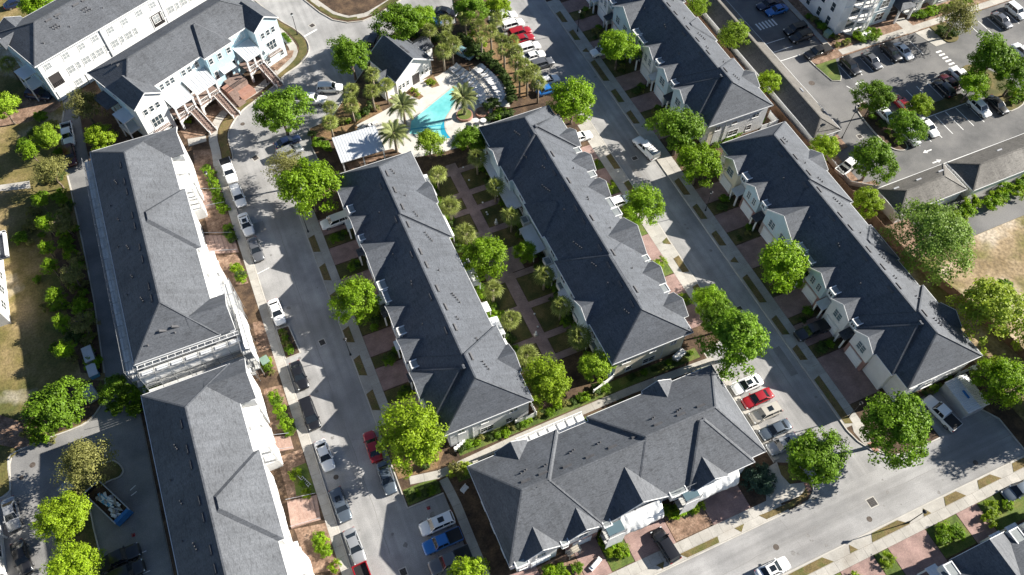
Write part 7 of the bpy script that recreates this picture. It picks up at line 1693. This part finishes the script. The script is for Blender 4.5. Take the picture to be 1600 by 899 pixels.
for i in range(6): MB().cyl(-.9+.9*(i % 3), -.4+.8*(i//3), 0, .5, .35, .42, 10).build('pot', 'trim', bedp)
# rubble skip
sk = thing('rubble_skip', 'blue steel skip full of rubble and sheeting in the rear car park', 'skip', (-35.8, 50.95, 0), R(-61))
def skip():
    L_, w, h = 3.3, 1.15, 1.5
    m = MB(); m.box(-L_,-w,.15,L_,w,.25); m.box(-L_,w-.06,.25,L_,w,h); m.box(-L_,-w,.25,L_,-w+.06,h); m.box(-L_,-w+.06,.25,-L_+.06,w-.06,h); m.build('shell', 'black_metal', sk)
    MB().box(L_-.5,-w-.02,.2,L_+.02,w+.02,h+.03).build('gate', 'skip_blue', sk)
    t = MB(); t.bar((-L_,w,h),(L_,w,h),.14,.12); t.bar((-L_,-w,h),(L_,-w,h),.14,.12); t.bar((-L_,-w,h),(-L_,w,h),.14,.12); t.build('rim', 'plastic_grey', sk)
    MB().box(-L_+.1,-w+.1,.25,L_-.5,w-.1,.8).build('fill', 'soil', sk)
    g = random.Random(3)
    for i in range(46):
        x = g.uniform(-1.6,2.3); y = g.uniform(-.7,.7); z = g.uniform(.85,1.35); a = g.uniform(-.5,.5); l = g.uniform(.5,1.5)
        p = (x-l/2*math.cos(a), y-l/2*math.sin(a), z-.1); q = (x+l/2*math.cos(a), y+l/2*math.sin(a), z+g.uniform(-.1,.15))
        if abs(q[1]) > 1.0 or abs(p[1]) > 1.0: continue
        MB().bar(p, q, g.uniform(.12,.4), .05).build('rubble_piece', g.choice(['white_sheet','plank','plank','cushion','white_sheet','plastic_grey','blue_tarp']), sk)
skip()
pal = thing('pallet_stack', 'stack of bagged material on a pallet beside the olive tree', 'pallet', (-40.9, 55.5, 0.05), 0.5)
MB().box(-.9,-.7,0,.9,.7,.14).build('pallet', 'plank', pal)
for i in range(3): MB().box(-.85+i*.58,-.65,.14,-.31+i*.58,.65,.75+.1*(i % 2)).build('bag', 'plastic_grey', pal)
for i_, (x, y, l, w, h, m_, lab) in enumerate(((-35.0,74.6,2.6,1.3,1.4,'plastic_grey','grey tarped trailer beside the service lane, upper'), (-34.9,71.8,2.0,1.2,1.2,'teal','blue-grey tarped trailer beside the service lane, lower'))):
    t = thing('trailer', lab, 'trailer', (x, y, 0), R(96), 'trailers beside the lane')
    MB().box(-l/2,-w/2,.35,l/2,w/2,h).build('body', m_ if m_ != 'teal' else 'blue_tarp', t); MB().prism([(-l/2-.05,-w/2-.05),(l/2+.05,-w/2-.05),(l/2+.05,w/2+.05),(-l/2-.05,w/2+.05)], h, h+.12).build('lid', 'galv', t)
    for s in (-1,1): obj('wheel', WHEEL, t, (0, s*(w/2+.1), .33))
    MB().bar((l/2,0,.45),(l/2+.9,0,.45),.08,.08).build('drawbar', 'black_metal', t)
pt = thing('plank_pile', 'reddish pile of planks beside the service lane', 'planks', (*(-34.72,84.57), K), R(96))
for i in range(6): MB().box(-1.2,-.5+i*.17,0,1.2,-.36+i*.17,.25+.05*(i % 2)).build('plank', 'fence_wood', pt)
cone = None
for i_, p in enumerate(((-33.79,45.72), (2.95,33.58))):
    t = thing('traffic_cone', ('red traffic cone in the rear car park', 'red traffic cone above the white SUV')[i_], 'traffic cone', (p[0], p[1], 0), 0, 'traffic cones')
    MB().box(-.22,-.22,0,.22,.22,.05).build('base', 'paint_red', t); MB().cyl(0,0,.05,.7,.16,.03,10).build('cone', 'paint_red', t)
tarp = thing('material_bundle', 'blue-white wrapped bundle on a driveway of the lower row', 'bundle', (*(20.08,18.08), K+.03), 0.4); MB().box(-1.0,-.3,0,1.0,.3,.35).build('wrap', 'white_sheet', tarp); MB().box(-.7,-.22,.35,.8,.2,.5).build('top_sheet', 'cushion', tarp)
fh = thing('ladder', 'pale ladder lying in the lawn of the lower left row', 'ladder', (*(-11.27,43.95), K+.05), R(-65))
for s in (-.2,.2): MB().bar((-1.3,s,.1),(1.3,s,.1),.06,.08).build('rail', 'galv', fh)
for i in range(8): MB().bar((-1.1+i*.32,-.2,.1),(-1.1+i*.32,.2,.1),.04,.04).build('rung', 'galv', fh)
sa = thing('satellite_dish', 'white satellite dish at the low corner of the brick garage row', 'satellite dish', (82.6, 20.4, 1.7)); MB().cyl(0,0,0,.5,.03,n=6).build('arm', 'steel', sa); MB().cyl(0,0,.5,.62,.12,.42,14).build('dish', 'trim', sa); MB().cyl(0,0,-1.6,0,.04,n=6).build('mast', 'steel', sa)

# ---------------------------------------------------------------- scaffolding
def scaffold(label, loc, rz, nx, ny, nz, bay=2.1, dep=1.1, lift=2.0, top_rail=True, deck='plank', sheet_levels=(), toe=0.15):
    t = thing('scaffold', label, 'scaffold', (loc[0], loc[1], 0.0), rz, 'scaffolds on rows under repair')
    for i in range(nx+1):
        for j in range(ny+1):
            m = MB(); m.tube((i*bay, j*dep, 0), (i*bay, j*dep, nz*lift+1.1), .035, n=5); m.box(i*bay-.1, j*dep-.1, 0.02, i*bay+.1, j*dep+.1, .06); m.build('standard', 'tube', t)
    for k in range(1, nz+1):
        for j in range(ny+1):
            m = MB(); m.tube((0, j*dep, k*lift), (nx*bay, j*dep, k*lift), .03, n=5)
            if j in (0, ny): m.tube((0, j*dep, k*lift+1.0), (nx*bay, j*dep, k*lift+1.0), .03, n=5); m.tube((0, j*dep, k*lift+.5), (nx*bay, j*dep, k*lift+.5), .03, n=5)
            m.build('ledger', 'tube', t)
        for i in range(nx+1): MB().tube((i*bay, 0, k*lift), (i*bay, ny*dep, k*lift), .03, n=5).build('transom', 'tube', t)
        for i in range(nx):
            for j in range(ny):
                for q in range(3): MB().box(i*bay+.04, j*dep+.04+q*(dep-.06)/3, k*lift+.03, (i+1)*bay-.04, j*dep+(q+1)*(dep-.06)/3, k*lift+.08).build('board', deck, t)
    for i in range(0, nx, 2): MB().tube((i*bay, 0, 0.1), ((i+1)*bay, 0, nz*lift), .028, n=5).build('brace', 'tube', t)
    return t
s1 = scaffold('long scaffold along the shaded lane side of the tall row', (-27.35, 64.6), math.pi/2, 20, 1, 4, 2.08, 1.2, 1.9, deck='scaf_board')
s2 = scaffold('tall scaffold wrapped with white sheeting against the end wall of the tall row', (-27.0, 63.4), 0, 7, 1, 3, 2.0, 1.1, 2.55, deck='scaf_board')
s3 = scaffold('lower scaffold with boards in the gap between the two tall rows', (-27.0, 60.9), 0, 7, 2, 2, 2.0, 1.15, 2.3, deck='scaf_board')
def drape(parent, x0, x1, y0, y1, z0, z1, seed, m='white_sheet', nx=26, ny=10, bulge=0.35):
    g = np.random.default_rng(seed); mb = MB(); ph = g.uniform(0,6,6)
    P = []
    for i in range(nx+1):
        for k in range(ny+1):
            u, w = i/nx, k/ny; a = w*math.pi/2
            y = y1+(y0-y1)*math.sin(a); z = z0+(z1-z0)*math.cos(a)
            rip = .05*math.sin(u*19+ph[0]+w*4+2*math.sin(u*7))+.03*math.sin(u*41+ph[1]-w*7)+.05*math.sin(w*11+u*5+ph[2])+.05*math.sin(w*3-u*9+ph[3])
            P.append((x0+(x1-x0)*u, y-rip*.8, z+rip))
    mb.v = P; n = ny+1
    for i in range(nx):
        for k in range(ny): mb.f.append((i*n+k, i*n+k+1, (i+1)*n+k+1, (i+1)*n+k)); mb.m.append(0)
    o = mb.build('sheeting', m, parent, None, True)
    md = o.modifiers.new('thick', 'SOLIDIFY'); md.thickness = 0.02
    return o
drape(s2, -0.2, 14.2, 0.25, 0.6, 5.5, 7.2, 3); drape(s2, 1.6, 12.4, 0.25, 0.6, 3.1, 4.6, 5); drape(s3, 8.4, 13.6, 0.2, 1.1, 2.7, 4.4, 4)
lad = MB()
for i in range(14): lad.bar((0.2+i*1.02, 0.95, 8.55), (0.2+i*1.02, 1.5, 8.55), .07, .07)
lad.bar((0.1, 0.95, 8.55), (14.0, 0.95, 8.55), .08, .08); lad.bar((0.1, 1.5, 8.55), (14.0, 1.5, 8.55), .08, .08); lad.build('edge_rail', 'trim', s2)
for i in range(7): MB().box(0.4+i*2.0, 0.2, 7.78, 1.9+i*2.0, 0.75, 7.86).build('gutter_tray', 'metal_roof', s2)
s4 = scaffold('pale scaffold on the street side of the tall row', (-12.2, 61.5), math.pi/2, 6, 1, 3, 2.1, 1.1, 2.5, deck='scaf_board')
drape(s4, 0.4, 8.2, -0.15, 0.5, 3.0, 8.2, 11)
mp = thing('worker', 'person in a red top crouching on the white-sheeted scaffold', 'person', (*(-20.78,64.58), 4.68), 0.6)
def worker():
    mb = MB(); sk_ = [((0,0,.42),.15),((.06,0,.7),.17),((.1,0,.92),.12),((.13,0,1.03),.07)]
    me = bpy.data.meshes.new('body')
    V = [(0,0,.38),(.08,0,.7),(.14,0,.92),(.18,0,1.0),(.22,0,1.14), (.1,.2,.86),(.28,.24,.66),(.45,.2,.58), (.1,-.2,.86),(.28,-.24,.66),(.45,-.2,.58), (0,.1,.36),(.38,.14,.42),(.2,.14,.06),(.34,.14,.03), (0,-.1,.36),(.38,-.14,.42),(.2,-.14,.06),(.34,-.14,.03)]
    E = [(0,1),(1,2),(2,3),(3,4),(2,5),(5,6),(6,7),(2,8),(8,9),(9,10),(0,11),(11,12),(12,13),(13,14),(0,15),(15,16),(16,17),(17,18)]
    rad = [.14,.16,.13,.06,.1,.07,.05,.035,.07,.05,.035,.1,.07,.05,.045,.1,.07,.05,.045]
    me.from_pydata(V, E, []); me.materials.append(MATS['paint_red'])
    o = obj('body', me, mp); sk = o.modifiers.new('skin', 'SKIN'); 
    for i, r in enumerate(rad): me.skin_vertices[0].data[i].radius = (r, r)
    me.skin_vertices[0].data[0].use_root = True
    o.modifiers.new('sub', 'SUBSURF').levels = 1; o.modifiers['sub'].render_levels = 1
    MB().cyl(.22,0,1.14,1.28,.13,.09,10).build('helmet', 'trim', mp)
worker()
# scaffold towers with sheeting on the lower row (street side)
for i_, (x, w, lab) in enumerate(((22.0, 2.4, 'scaffold tower with white sheeting left of the black SUV on the lower row'), (33.0, 2.2, 'scaffold tower with white sheeting at the right part of the lower row'))):
    t = scaffold(lab, (x, 19.2), 0, 1, 1, 3, w, 1.6, 1.9, deck='scaf_board')
    drape(t, w+.1, w+(6.0 if i_ == 0 else 6.6), 0.2, 2.4, 2.2, 5.4, 20+i_)
    MB().box(.1, .1, 5.9, w-.1, 1.5, 6.0).build('top_deck', 'window_blue', t); MB().box(-.05,-.05,.9,w+.05,.02,5.4).build('front_sheet', 'white_sheet', t)
t = thing('scaffold_trestle', 'low trestle with planks at the left end of the lower row', 'scaffold', (17.2, 19.9, K), 0.1, 'scaffolds on rows under repair')
for x in (0,1.6):
    for y in (0,.9): MB().tube((x,y,0),(x,y,2.1),.035).build('standard', 'galv', t)
for q in range(3): MB().box(-.2,.05+q*.28,1.9,1.8,.3+q*.28,1.96).build('board', 'plank', t)
MB().tube((0,0,.3),(1.6,0,1.9),.03).build('brace', 'galv', t)

scene.render.resolution_x = 1024; scene.render.resolution_y = 575
